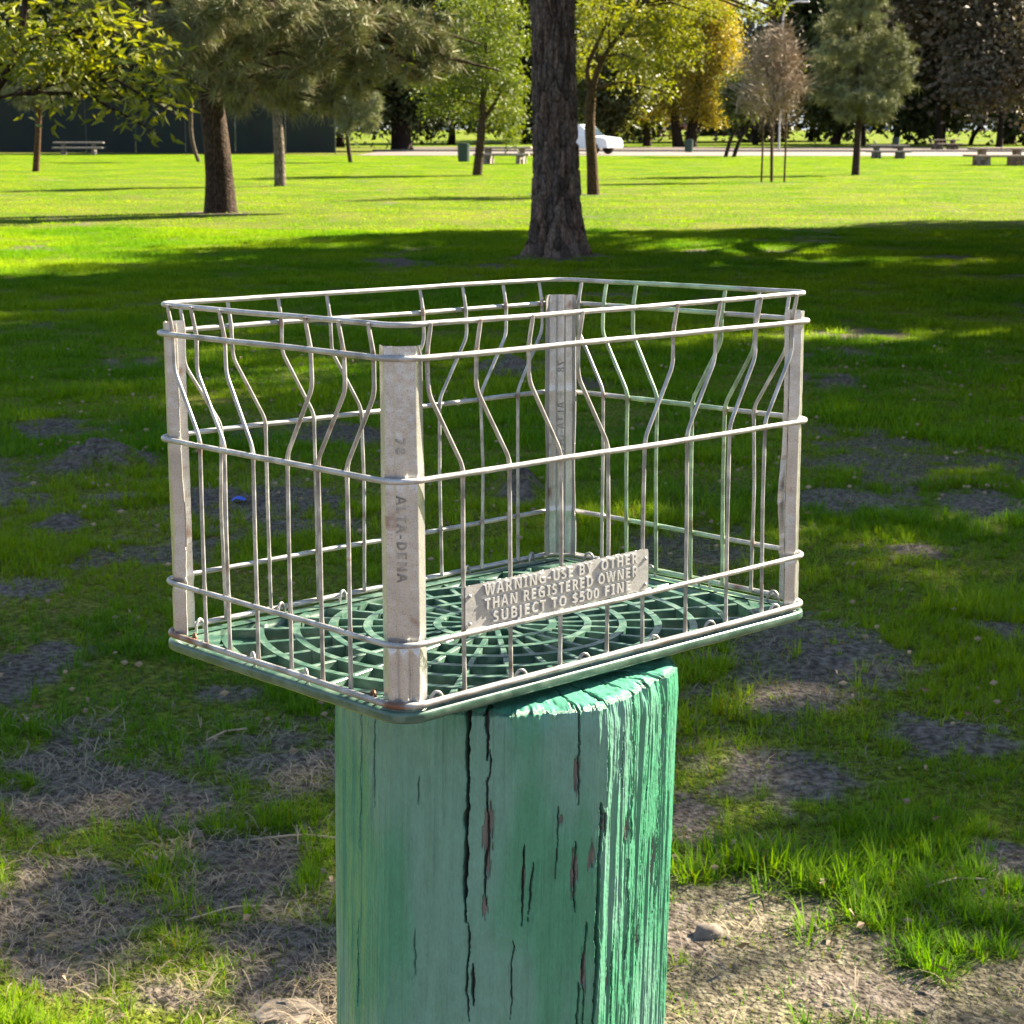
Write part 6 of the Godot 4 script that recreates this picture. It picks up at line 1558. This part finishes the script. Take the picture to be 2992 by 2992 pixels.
	tree("background_tree", "dark tree mass behind the fence at the far left edge", "dense trees closing the background", Vector3(-39.10, 0, -150.00),
		[[[-0.01, -0.05, 0.00, 0.383], [0.12, 1.92, 0.00, 0.232], [0.17, 5.42, 0.00, 0.168], [0.43, 9.08, 0.00, 0.084]]],
		[[-0.96, 2.90, -2.96, 1.40, 1.39, 1.39, 46], [0.26, 2.35, 0.70, 1.32, 1.20, 1.26, 46], [-2.93, 2.86, 1.35, 1.78, 1.15, 1.46, 46], [-1.74, 2.98, 2.54, 1.32, 1.16, 1.24, 46], [0.21, 4.08, -2.39, 1.58, 1.32, 1.45, 46], [-2.06, 4.18, -2.47, 1.84, 1.16, 1.50, 46], [-2.03, 4.63, -1.80, 1.49, 1.35, 1.42, 46], [3.00, 3.94, -0.05, 1.30, 1.12, 1.21, 46], [-3.10, 5.92, 0.58, 1.94, 0.98, 1.46, 46], [-3.37, 5.87, -2.95, 1.97, 1.05, 1.51, 46], [-2.83, 5.83, -0.02, 1.27, 0.97, 1.12, 46], [2.78, 6.01, -2.44, 1.58, 1.26, 1.42, 46], [0.26, 7.84, -2.67, 1.74, 1.43, 1.59, 46], [1.49, 7.20, 2.97, 1.34, 1.04, 1.19, 46], [3.65, 7.85, -1.58, 1.81, 1.41, 1.61, 46], [1.31, 7.84, 0.54, 1.53, 1.25, 1.39, 46], [2.58, 9.33, 0.50, 1.51, 1.35, 1.43, 46], [-0.69, 9.19, -2.89, 2.03, 1.23, 1.63, 46], [2.55, 9.14, -0.34, 1.58, 1.03, 1.31, 46], [-0.39, 9.27, 1.70, 1.71, 0.96, 1.33, 46], [-2.64, 10.15, 1.26, 1.84, 1.16, 1.50, 46], [-0.61, 10.10, 2.78, 1.54, 1.01, 1.28, 46], [0.05, 10.55, 1.01, 1.88, 1.09, 1.49, 46], [-1.15, 10.00, 2.85, 1.42, 0.92, 1.17, 46], [-2.64, 11.78, -2.93, 2.03, 1.24, 1.63, 46], [-1.84, 12.10, 2.80, 1.51, 1.20, 1.35, 46], [-1.12, 12.54, -2.48, 1.70, 1.00, 1.35, 46], [1.30, 11.75, 1.22, 1.29, 1.13, 1.21, 46]],
		"dark", Color(0.05, 0.04, 0.034), 41, 2.00, -0.06)
	tree("background_tree", "dark tree behind the fence above the left picnic table", "dense trees closing the background", Vector3(-33.86, 0, -155.00),
		[[[-0.01, -0.05, 0.00, 0.340], [0.12, 1.93, 0.00, 0.240], [0.25, 5.54, 0.00, 0.174], [0.37, 9.33, 0.00, 0.086]]],
		[[3.51, 3.10, 2.28, 1.84, 1.34, 1.59, 46], [-0.38, 3.22, -1.96, 1.36, 1.25, 1.30, 46], [0.47, 3.24, -2.92, 1.95, 1.09, 1.52, 46], [-2.87, 2.85, -1.96, 1.77, 1.18, 1.47, 46], [-0.63, 3.99, -2.83, 1.75, 1.47, 1.61, 46], [3.94, 4.00, 0.22, 1.73, 1.23, 1.48, 46], [3.06, 4.87, -1.20, 1.82, 1.25, 1.53, 46], [1.80, 4.18, -0.28, 1.39, 1.32, 1.36, 46], [-0.03, 5.89, -0.76, 1.35, 1.27, 1.31, 46], [3.27, 6.26, 0.75, 1.93, 1.33, 1.63, 46], [3.32, 6.44, 1.07, 1.75, 1.26, 1.51, 46], [-0.90, 6.50, -1.91, 1.47, 1.29, 1.38, 46], [-3.69, 7.87, -2.84, 1.69, 1.25, 1.47, 46], [2.95, 7.67, 2.72, 1.87, 0.94, 1.41, 46], [0.45, 7.21, -2.36, 2.10, 1.41, 1.75, 46], [-1.22, 7.95, -1.67, 1.93, 1.06, 1.49, 46], [-2.76, 9.62, -0.77, 2.03, 1.46, 1.75, 46], [2.36, 9.19, 0.81, 1.69, 1.14, 1.41, 46], [-1.71, 9.46, -0.36, 1.70, 1.05, 1.38, 46], [3.24, 9.82, -2.65, 1.40, 1.39, 1.39, 46], [-2.07, 10.59, -2.65, 1.79, 1.08, 1.44, 46], [-0.87, 10.88, 1.72, 1.89, 1.44, 1.66, 46], [4.01, 10.20, 2.81, 1.94, 1.40, 1.67, 46], [-2.64, 10.97, -0.05, 1.48, 1.26, 1.37, 46], [-0.97, 12.12, -1.34, 1.61, 1.06, 1.34, 46], [-0.20, 12.39, -1.88, 1.75, 1.19, 1.47, 46], [-0.64, 12.67, -1.87, 1.44, 1.24, 1.34, 46], [1.90, 12.27, -0.97, 1.41, 1.28, 1.34, 46]],
		"dark", Color(0.05, 0.04, 0.034), 42, 2.07, -0.06)
	tree("background_tree", "dark tree behind the fence left of the stout pine", "dense trees closing the background", Vector3(-26.86, 0, -150.00),
		[[[-0.01, -0.05, 0.00, 0.263], [0.11, 1.92, 0.00, 0.232], [0.17, 5.42, 0.00, 0.168], [0.29, 9.08, 0.00, 0.084]]],
		[[2.03, 2.37, 0.25, 1.82, 1.03, 1.43, 46], [-0.73, 3.20, 2.20, 1.66, 1.15, 1.40, 46], [-1.02, 2.41, 1.30, 1.64, 0.97, 1.30, 46], [-1.06, 2.70, 2.53, 1.30, 0.92, 1.11, 46], [-2.87, 4.62, 1.94, 1.37, 0.96, 1.16, 46], [3.78, 4.16, 0.04, 1.56, 1.37, 1.47, 46], [-2.81, 4.14, -1.08, 1.54, 1.07, 1.31, 46], [-0.65, 4.61, 0.42, 1.72, 1.36, 1.54, 46], [-3.01, 5.62, 2.19, 1.26, 1.15, 1.20, 46], [1.10, 5.52, -2.14, 1.86, 1.08, 1.47, 46], [0.08, 5.65, 1.49, 1.42, 1.08, 1.25, 46], [-1.48, 5.85, -2.84, 1.70, 1.42, 1.56, 46], [-2.51, 7.22, -2.19, 1.79, 0.98, 1.39, 46], [-2.24, 7.44, -1.78, 1.96, 1.04, 1.50, 46], [2.04, 7.39, 2.62, 1.86, 1.40, 1.63, 46], [1.72, 7.44, -0.61, 1.31, 1.33, 1.32, 46], [0.46, 8.71, 2.51, 1.95, 1.18, 1.56, 46], [3.96, 9.28, 1.60, 1.50, 1.35, 1.43, 46], [3.78, 9.25, 0.24, 1.65, 1.38, 1.52, 46], [1.88, 8.40, 2.12, 1.36, 0.93, 1.15, 46], [0.57, 10.92, -2.22, 1.90, 1.07, 1.49, 46], [-1.17, 10.96, -0.28, 1.56, 1.31, 1.43, 46], [3.84, 10.91, 0.45, 1.38, 0.99, 1.18, 46], [-1.47, 10.21, 2.07, 1.62, 1.19, 1.41, 46], [2.96, 11.43, 2.76, 1.34, 1.08, 1.21, 46], [0.03, 12.08, 2.09, 1.59, 0.99, 1.29, 46], [1.16, 12.52, -1.48, 1.99, 1.19, 1.59, 46], [0.90, 11.71, -1.81, 1.53, 0.93, 1.23, 46]],
		"dark", Color(0.05, 0.04, 0.034), 43, 2.00, -0.06)
	tree("background_tree", "dark tree behind the right end of the fence", "dense trees closing the background", Vector3(-15.14, 0, -165.00),
		[[[-0.01, -0.05, 0.00, 0.458], [0.11, 1.96, 0.00, 0.255], [0.20, 5.80, 0.00, 0.185], [0.16, 9.82, 0.00, 0.092]]],
		[[-1.52, 3.16, -0.21, 1.56, 1.03, 1.30, 46], [-2.93, 3.74, 0.82, 1.57, 1.11, 1.34, 46], [3.78, 3.65, 2.49, 1.89, 1.18, 1.54, 46], [0.24, 4.09, -2.72, 2.04, 1.15, 1.60, 46], [-3.80, 4.88, 0.35, 1.97, 1.21, 1.59, 46], [1.97, 5.65, 2.65, 1.94, 1.39, 1.66, 46], [-3.60, 5.20, -0.82, 1.82, 1.49, 1.66, 46], [1.59, 4.78, 2.36, 1.65, 1.28, 1.47, 46], [-3.83, 6.49, -1.27, 1.66, 1.28, 1.47, 46], [2.70, 6.86, 2.28, 1.98, 1.06, 1.52, 46], [2.69, 6.78, -0.29, 1.57, 1.16, 1.37, 46], [-3.65, 6.53, -1.90, 1.74, 1.56, 1.65, 46], [1.09, 8.46, -2.89, 1.95, 1.27, 1.61, 46], [-0.12, 8.66, 2.74, 2.13, 1.52, 1.83, 46], [3.84, 9.15, -2.95, 1.43, 1.19, 1.31, 46], [-3.02, 8.61, -0.72, 1.55, 1.36, 1.45, 46], [-1.65, 9.85, 0.16, 1.53, 1.50, 1.51, 46], [1.35, 10.84, -1.81, 2.01, 1.52, 1.76, 46], [0.03, 10.15, 0.87, 1.76, 1.42, 1.59, 46], [-1.28, 10.14, 0.54, 2.01, 1.26, 1.64, 46], [1.43, 11.96, 1.67, 1.43, 1.22, 1.33, 46], [2.04, 12.48, 0.20, 1.77, 1.33, 1.55, 46], [-2.34, 11.72, 2.64, 1.92, 1.28, 1.60, 46], [0.62, 12.73, -2.52, 1.63, 1.41, 1.52, 46]],
		"dark", Color(0.05, 0.04, 0.034), 44, 2.20, -0.06)
	tree("background_tree", "olive green tree behind the concrete table", "dense trees closing the background", Vector3(-6.20, 0, -190.00),
		[[[-0.00, -0.05, 0.00, 0.460], [0.11, 2.01, 0.00, 0.294], [-0.28, 6.43, 0.00, 0.213], [0.07, 11.07, 0.00, 0.106]]],
		[[2.51, 4.51, 0.07, 1.60, 1.73, 1.67, 46], [-0.47, 4.05, 1.64, 2.32, 1.40, 1.86, 46], [-3.17, 3.50, -0.14, 2.27, 1.38, 1.82, 46], [3.64, 4.28, 2.76, 2.24, 1.73, 1.98, 46], [-2.37, 5.76, -2.58, 2.21, 1.71, 1.96, 46], [-0.88, 6.20, -2.75, 2.41, 1.48, 1.95, 46], [-2.81, 5.71, -2.52, 2.47, 1.56, 2.02, 46], [2.57, 5.64, -1.26, 1.88, 1.49, 1.69, 46], [-3.99, 7.67, 2.46, 1.72, 1.21, 1.47, 46], [-3.77, 7.74, -0.77, 2.38, 1.33, 1.86, 46], [-2.55, 7.78, -0.04, 2.52, 1.64, 2.08, 46], [0.35, 8.20, -1.53, 2.29, 1.35, 1.82, 46], [1.85, 10.38, -1.90, 2.56, 1.64, 2.10, 46], [-4.37, 9.85, 0.60, 1.71, 1.48, 1.60, 46], [2.90, 10.23, -2.19, 2.13, 1.70, 1.92, 46], [-1.57, 9.72, -2.50, 1.96, 1.78, 1.87, 46], [-3.87, 12.20, -1.68, 2.04, 1.41, 1.73, 46], [-0.47, 11.53, -1.46, 2.50, 1.57, 2.04, 46], [0.80, 12.44, -1.40, 1.66, 1.68, 1.67, 46], [-3.19, 11.66, -2.09, 1.72, 1.33, 1.52, 46], [3.76, 13.50, 2.44, 1.73, 1.19, 1.46, 46], [-3.37, 13.63, -0.13, 2.24, 1.53, 1.89, 46], [-0.70, 14.16, -0.14, 2.20, 1.26, 1.73, 46], [-2.10, 13.99, 0.87, 2.42, 1.51, 1.96, 46]],
		"olive", Color(0.05, 0.04, 0.034), 45, 2.53, -0.06)
	tree("background_tree", "dark tree seen left of the big pine trunk beyond the road", "dense trees closing the background", Vector3(1.07, 0, -200.00),
		[[[0.00, -0.05, 0.00, 0.365], [0.11, 2.03, 0.00, 0.309], [-0.09, 6.69, 0.00, 0.224], [-0.01, 11.57, 0.00, 0.111]]],
		[[2.76, 3.44, 2.07, 2.41, 1.57, 1.99, 46], [4.46, 4.29, -2.89, 1.88, 1.48, 1.68, 46], [-2.64, 4.55, -2.96, 1.72, 1.53, 1.62, 46], [-0.20, 3.48, 1.37, 2.39, 1.26, 1.83, 46], [-3.06, 5.64, -0.38, 2.34, 1.60, 1.97, 46], [4.80, 6.47, -2.44, 2.62, 1.39, 2.00, 46], [-2.80, 6.63, 0.44, 2.51, 1.35, 1.93, 46], [-2.24, 6.25, -1.40, 2.49, 1.61, 2.05, 46], [2.36, 8.49, 2.11, 1.70, 1.68, 1.69, 46], [2.59, 7.83, 0.40, 2.61, 1.85, 2.23, 46], [-3.19, 8.03, -0.91, 2.12, 1.71, 1.91, 46], [-4.19, 8.46, 1.13, 1.81, 1.71, 1.76, 46], [0.31, 10.40, -0.03, 2.40, 1.53, 1.97, 46], [-3.01, 9.59, -1.75, 2.14, 1.56, 1.85, 46], [-0.52, 10.24, -0.99, 2.11, 1.73, 1.92, 46], [1.23, 10.05, -2.58, 1.83, 1.80, 1.82, 46], [-2.39, 11.81, -0.52, 1.79, 1.41, 1.60, 46], [4.30, 11.51, 1.98, 1.87, 1.64, 1.75, 46], [0.14, 12.60, -2.73, 1.85, 1.29, 1.57, 46], [-4.40, 11.79, 2.62, 2.23, 1.25, 1.74, 46], [4.70, 14.31, 0.99, 2.02, 1.80, 1.91, 46], [2.43, 14.84, -2.67, 2.43, 1.54, 1.98, 46], [-4.39, 14.40, 2.47, 1.88, 1.38, 1.63, 46], [-1.02, 14.67, -0.57, 1.78, 1.26, 1.52, 46], [-0.79, 17.05, -2.89, 2.21, 1.47, 1.84, 46], [-0.27, 16.77, -0.43, 1.85, 1.72, 1.78, 46], [-1.41, 16.03, 2.70, 2.36, 1.61, 1.99, 46], [2.11, 16.64, -1.87, 2.64, 1.24, 1.94, 46]],
		"dark", Color(0.05, 0.04, 0.034), 46, 2.67, -0.06)
	tree("background_tree", "green background tree right of the big pine trunk", "dense trees closing the background", Vector3(9.11, 0, -210.00),
		[[[0.00, -0.05, 0.00, 0.524], [0.11, 2.05, 0.00, 0.325], [-0.23, 6.94, 0.00, 0.235], [-0.10, 12.07, 0.00, 0.117]]],
		[[-1.54, 4.51, -0.10, 2.44, 1.54, 1.99, 46], [1.85, 3.78, -0.69, 2.79, 1.56, 2.18, 46], [5.16, 3.90, -1.26, 2.72, 1.39, 2.05, 46], [-0.79, 4.63, -0.67, 2.27, 1.97, 2.12, 46], [0.09, 6.83, -1.91, 2.41, 1.69, 2.05, 46], [-4.57, 6.23, -1.80, 2.67, 1.55, 2.11, 46], [-4.20, 6.35, 1.07, 2.36, 1.94, 2.15, 46], [0.80, 6.46, -1.99, 2.75, 1.96, 2.36, 46], [-4.04, 9.12, 2.78, 1.75, 1.86, 1.81, 46], [-0.03, 8.38, -0.64, 2.47, 1.76, 2.11, 46], [4.54, 8.92, 1.73, 1.85, 1.32, 1.58, 46], [2.88, 8.26, -0.82, 2.62, 1.46, 2.04, 46], [-2.38, 10.34, 0.92, 1.75, 1.50, 1.62, 46], [1.40, 11.63, -1.68, 1.89, 1.42, 1.65, 46], [-0.01, 11.47, 0.91, 2.62, 1.61, 2.11, 46], [-1.45, 10.47, -1.52, 1.88, 1.91, 1.90, 46], [-0.02, 12.87, 1.32, 2.44, 1.66, 2.05, 46], [-4.68, 13.11, -2.36, 2.30, 1.74, 2.02, 46], [1.87, 13.43, 2.87, 1.78, 1.30, 1.54, 46], [-3.54, 12.87, -1.69, 1.83, 1.72, 1.78, 46], [0.83, 14.77, 1.31, 2.44, 1.65, 2.05, 46], [-5.27, 15.67, 1.58, 1.98, 1.59, 1.78, 46], [-4.94, 15.74, -2.51, 2.33, 1.53, 1.93, 46], [-2.32, 15.89, -1.11, 1.77, 1.88, 1.83, 46]],
		"olive", Color(0.05, 0.04, 0.034), 47, 2.80, -0.06)
	tree("background_tree", "brownish background tree between big pine and golden tree", "dense trees closing the background", Vector3(14.51, 0, -230.00),
		[[[0.00, -0.05, 0.00, 0.573], [0.12, 2.10, 0.00, 0.356], [-0.42, 7.45, 0.00, 0.257], [-0.16, 13.06, 0.00, 0.128]]],
		[[1.28, 3.39, 2.45, 1.94, 1.87, 1.90, 46], [1.76, 4.59, -2.04, 2.81, 2.02, 2.42, 46], [0.77, 6.16, 2.14, 2.14, 2.03, 2.09, 46], [-2.71, 6.42, 0.10, 2.61, 1.42, 2.02, 46], [2.43, 8.94, 2.24, 2.48, 2.12, 2.30, 46], [2.74, 9.41, -0.84, 3.10, 1.68, 2.39, 46], [-2.07, 10.68, -0.03, 2.61, 1.77, 2.19, 46], [0.04, 11.07, -1.43, 2.11, 1.98, 2.05, 46], [-3.18, 12.74, 1.60, 2.02, 2.01, 2.02, 46], [-0.74, 13.22, 2.30, 2.18, 1.56, 1.87, 46], [1.23, 15.35, 1.64, 2.43, 1.42, 1.92, 46], [2.41, 15.95, 2.77, 2.60, 1.50, 2.05, 46]],
		"brown", Color(0.05, 0.04, 0.034), 48, 3.07, -0.06)
	tree("background_tree", "brown background tree behind the staked bare tree", "dense trees closing the background", Vector3(27.48, 0, -215.00),
		[[[0.01, -0.05, 0.00, 0.534], [0.09, 2.06, 0.00, 0.333], [0.11, 7.07, 0.00, 0.241], [-0.30, 12.32, 0.00, 0.120]]],
		[[0.66, 3.27, 2.59, 2.26, 1.73, 1.99, 46], [0.68, 3.56, 1.66, 2.84, 1.78, 2.31, 46], [0.21, 5.42, -0.21, 2.65, 1.69, 2.17, 46], [-1.41, 5.61, -2.60, 2.63, 1.64, 2.14, 46], [0.60, 7.73, 2.32, 2.48, 1.42, 1.95, 46], [1.01, 7.58, 0.20, 1.96, 1.52, 1.74, 46], [-3.04, 9.50, 1.77, 1.97, 1.42, 1.70, 46], [-1.31, 10.23, -2.70, 2.53, 1.48, 2.01, 46]],
		"brown", Color(0.05, 0.04, 0.034), 49, 2.87, -0.06)
	tree("background_tree", "tall dark background tree left of the grey pine", "dense trees closing the background", Vector3(34.93, 0, -220.00),
		[[[0.01, -0.05, 0.00, 0.538], [0.09, 2.07, 0.00, 0.340], [-0.52, 7.20, 0.00, 0.246], [-0.38, 12.57, 0.00, 0.123]]],
		[[2.63, 4.80, -2.80, 2.25, 1.71, 1.98, 34], [2.41, 3.69, 2.02, 2.90, 2.02, 2.46, 34], [-1.28, 6.31, -2.56, 2.85, 1.38, 2.11, 34], [3.67, 7.10, -1.53, 2.87, 1.65, 2.26, 34], [-1.45, 8.15, 1.93, 2.54, 1.43, 1.99, 34], [-1.42, 8.28, 0.29, 2.40, 1.99, 2.19, 34], [-1.41, 10.31, 0.13, 2.92, 1.75, 2.34, 34], [0.51, 10.79, -0.48, 2.15, 2.04, 2.09, 34], [3.48, 13.24, -1.35, 2.86, 2.04, 2.45, 34], [-3.70, 13.21, -0.88, 2.48, 1.60, 2.04, 34], [-2.10, 16.13, -0.38, 2.34, 1.73, 2.03, 34], [2.04, 15.61, 0.04, 2.66, 1.90, 2.28, 34], [-1.26, 17.93, 2.83, 2.55, 1.95, 2.25, 34], [1.20, 16.90, 2.89, 2.44, 1.65, 2.04, 34]],
		"dark", Color(0.05, 0.04, 0.034), 50, 2.93, -0.06)
	tree("background_tree", "dark background tree right of the grey pine", "dense trees closing the background", Vector3(40.77, 0, -200.00),
		[[[0.01, -0.05, 0.00, 0.351], [0.07, 2.03, 0.00, 0.309], [-0.02, 6.69, 0.00, 0.224], [-0.44, 11.57, 0.00, 0.111]]],
		[[3.21, 3.82, 0.79, 2.54, 1.50, 2.02, 46], [0.63, 3.79, 1.04, 2.56, 1.49, 2.03, 46], [4.28, 4.50, -0.36, 2.55, 1.70, 2.13, 46], [-4.69, 3.96, 0.03, 1.85, 1.37, 1.61, 46], [1.01, 5.46, 0.28, 2.31, 1.75, 2.03, 46], [-4.69, 6.28, -1.18, 1.81, 1.65, 1.73, 46], [0.33, 6.19, 2.60, 1.70, 1.37, 1.53, 46], [-0.92, 5.80, 1.10, 2.21, 1.53, 1.87, 46], [4.00, 7.97, -1.34, 2.49, 1.47, 1.98, 46], [-5.07, 8.07, -0.23, 1.74, 1.41, 1.58, 46], [-1.63, 8.47, 0.37, 2.09, 1.84, 1.97, 46], [1.08, 7.42, 1.17, 2.31, 1.86, 2.08, 46], [2.87, 10.07, -0.98, 2.69, 1.60, 2.15, 46], [1.56, 10.79, -2.13, 2.12, 1.88, 2.00, 46], [-1.08, 10.47, -1.07, 2.31, 1.81, 2.06, 46], [0.09, 10.73, 0.84, 1.90, 1.50, 1.70, 46], [2.84, 11.62, 1.93, 2.16, 1.39, 1.77, 46], [3.08, 11.87, -0.64, 2.35, 1.65, 2.00, 46], [0.46, 12.45, -1.18, 2.39, 1.82, 2.11, 46], [2.08, 12.80, -1.26, 1.77, 1.36, 1.56, 46], [-1.64, 14.26, 2.20, 2.54, 1.24, 1.89, 46], [-3.19, 14.49, 0.42, 2.13, 1.51, 1.82, 46], [-4.89, 14.22, -1.31, 1.72, 1.34, 1.53, 46], [-0.32, 14.00, -0.53, 1.70, 1.25, 1.48, 46], [-3.82, 15.81, 2.92, 2.44, 1.79, 2.12, 46], [3.79, 16.61, 0.27, 2.22, 1.30, 1.76, 46], [1.41, 16.16, -0.45, 2.65, 1.47, 2.06, 46], [2.93, 15.79, 1.65, 1.83, 1.47, 1.65, 46]],
		"dark", Color(0.05, 0.04, 0.034), 51, 2.67, -0.06)
	tree("background_tree", "brown leafed tree with pale twigs above the dark oak", "dense trees closing the background", Vector3(39.61, 0, -175.00),
		[[[0.01, -0.05, 0.00, 0.485], [0.06, 1.98, 0.00, 0.271], [-0.29, 6.05, 0.00, 0.196], [-0.43, 10.32, 0.00, 0.097]]],
		[[3.33, 6.90, -2.08, 1.59, 1.42, 1.50, 46], [3.13, 7.34, -1.58, 1.53, 1.35, 1.44, 46], [2.54, 9.19, -0.36, 1.57, 1.30, 1.43, 46], [0.48, 8.37, -2.21, 1.84, 1.61, 1.72, 46], [-0.02, 10.29, -2.47, 2.23, 1.47, 1.85, 46], [4.03, 10.89, -2.41, 2.07, 1.15, 1.61, 46], [-0.86, 12.16, -1.47, 2.14, 1.31, 1.72, 46], [0.66, 12.62, -2.67, 1.70, 1.16, 1.43, 46], [-4.00, 13.79, 1.02, 2.28, 1.53, 1.90, 46], [-1.47, 14.28, 1.98, 1.85, 1.29, 1.57, 46]],
		"brown", Color(0.05, 0.04, 0.034), 52, 2.33, -0.06)
	tree("background_tree", "greyish brown leafed tree at the right edge", "dense trees closing the background", Vector3(43.98, 0, -170.00),
		[[[0.02, -0.05, 0.00, 0.350], [0.05, 1.97, 0.00, 0.263], [-0.09, 5.92, 0.00, 0.190], [-0.48, 10.07, 0.00, 0.095]]],
		[[-2.52, 6.06, 2.88, 2.18, 1.57, 1.88, 46], [2.22, 6.07, -1.71, 1.85, 1.46, 1.65, 46], [2.37, 8.34, 2.27, 2.05, 1.47, 1.76, 46], [-1.39, 8.14, 0.47, 1.43, 1.54, 1.49, 46], [-2.64, 10.12, -1.17, 1.76, 1.32, 1.54, 46], [-1.98, 9.88, -0.33, 2.07, 1.31, 1.69, 46], [-0.67, 11.30, -2.65, 2.10, 1.45, 1.78, 46], [1.88, 11.85, -2.51, 2.04, 1.32, 1.68, 46], [0.03, 13.21, -1.38, 1.57, 1.40, 1.48, 46], [-3.54, 14.00, -1.94, 1.76, 1.19, 1.48, 46]],
		"brown", Color(0.05, 0.04, 0.034), 53, 2.27, -0.06)
	tree("background_tree", "dark tree cut by the right edge behind the tables", "dense trees closing the background", Vector3(52.63, 0, -190.00),
		[[[0.02, -0.05, 0.00, 0.459], [0.06, 2.01, 0.00, 0.294], [-0.55, 6.43, 0.00, 0.213], [-0.57, 11.07, 0.00, 0.106]]],
		[[-0.68, 2.95, 2.36, 2.44, 1.31, 1.87, 46], [1.13, 2.78, -0.59, 2.49, 1.28, 1.89, 46], [0.39, 5.02, -1.38, 2.56, 1.33, 1.95, 46], [1.45, 4.67, -0.01, 1.91, 1.21, 1.56, 46], [-0.41, 6.51, 1.68, 2.13, 1.50, 1.81, 46], [0.74, 6.86, -0.36, 1.61, 1.62, 1.62, 46], [-0.82, 8.83, 2.25, 2.31, 1.26, 1.78, 46], [-2.64, 8.56, 0.30, 2.40, 1.19, 1.79, 46], [1.81, 11.23, -1.68, 1.75, 1.78, 1.76, 46], [3.09, 11.24, -2.54, 2.52, 1.54, 2.03, 46], [-2.04, 12.77, -0.79, 1.60, 1.31, 1.46, 46], [-2.77, 12.36, -0.81, 2.09, 1.40, 1.74, 46], [-3.65, 14.52, 2.18, 2.19, 1.61, 1.90, 46], [1.02, 14.87, 1.16, 1.79, 1.21, 1.50, 46]],
		"dark", Color(0.05, 0.04, 0.034), 54, 2.53, -0.06)
	tree("background_tree", "dark tree far behind the golden tree", "dense trees closing the background", Vector3(26.64, 0, -260.00),
		[[[0.01, -0.05, 0.00, 0.494], [0.12, 2.16, 0.00, 0.402], [-0.45, 8.21, 0.00, 0.291], [-0.29, 14.56, 0.00, 0.145]]],
		[[1.58, 2.92, 1.67, 2.22, 2.14, 2.18, 46], [2.08, 3.99, -1.68, 2.70, 1.69, 2.20, 46], [0.28, 5.58, 2.62, 2.61, 2.16, 2.39, 46], [1.94, 6.84, -2.91, 2.65, 2.45, 2.55, 46], [-0.12, 9.26, -1.12, 2.42, 2.10, 2.26, 46], [-1.71, 8.52, -2.97, 3.14, 2.40, 2.77, 46], [2.24, 11.72, 0.14, 2.83, 2.40, 2.61, 46], [3.16, 11.22, -1.14, 2.28, 2.36, 2.32, 46], [0.01, 14.33, 0.14, 2.99, 1.65, 2.32, 46], [1.09, 14.73, -0.28, 3.20, 2.04, 2.62, 46]],
		"dark", Color(0.05, 0.04, 0.034), 55, 3.47, -0.06)
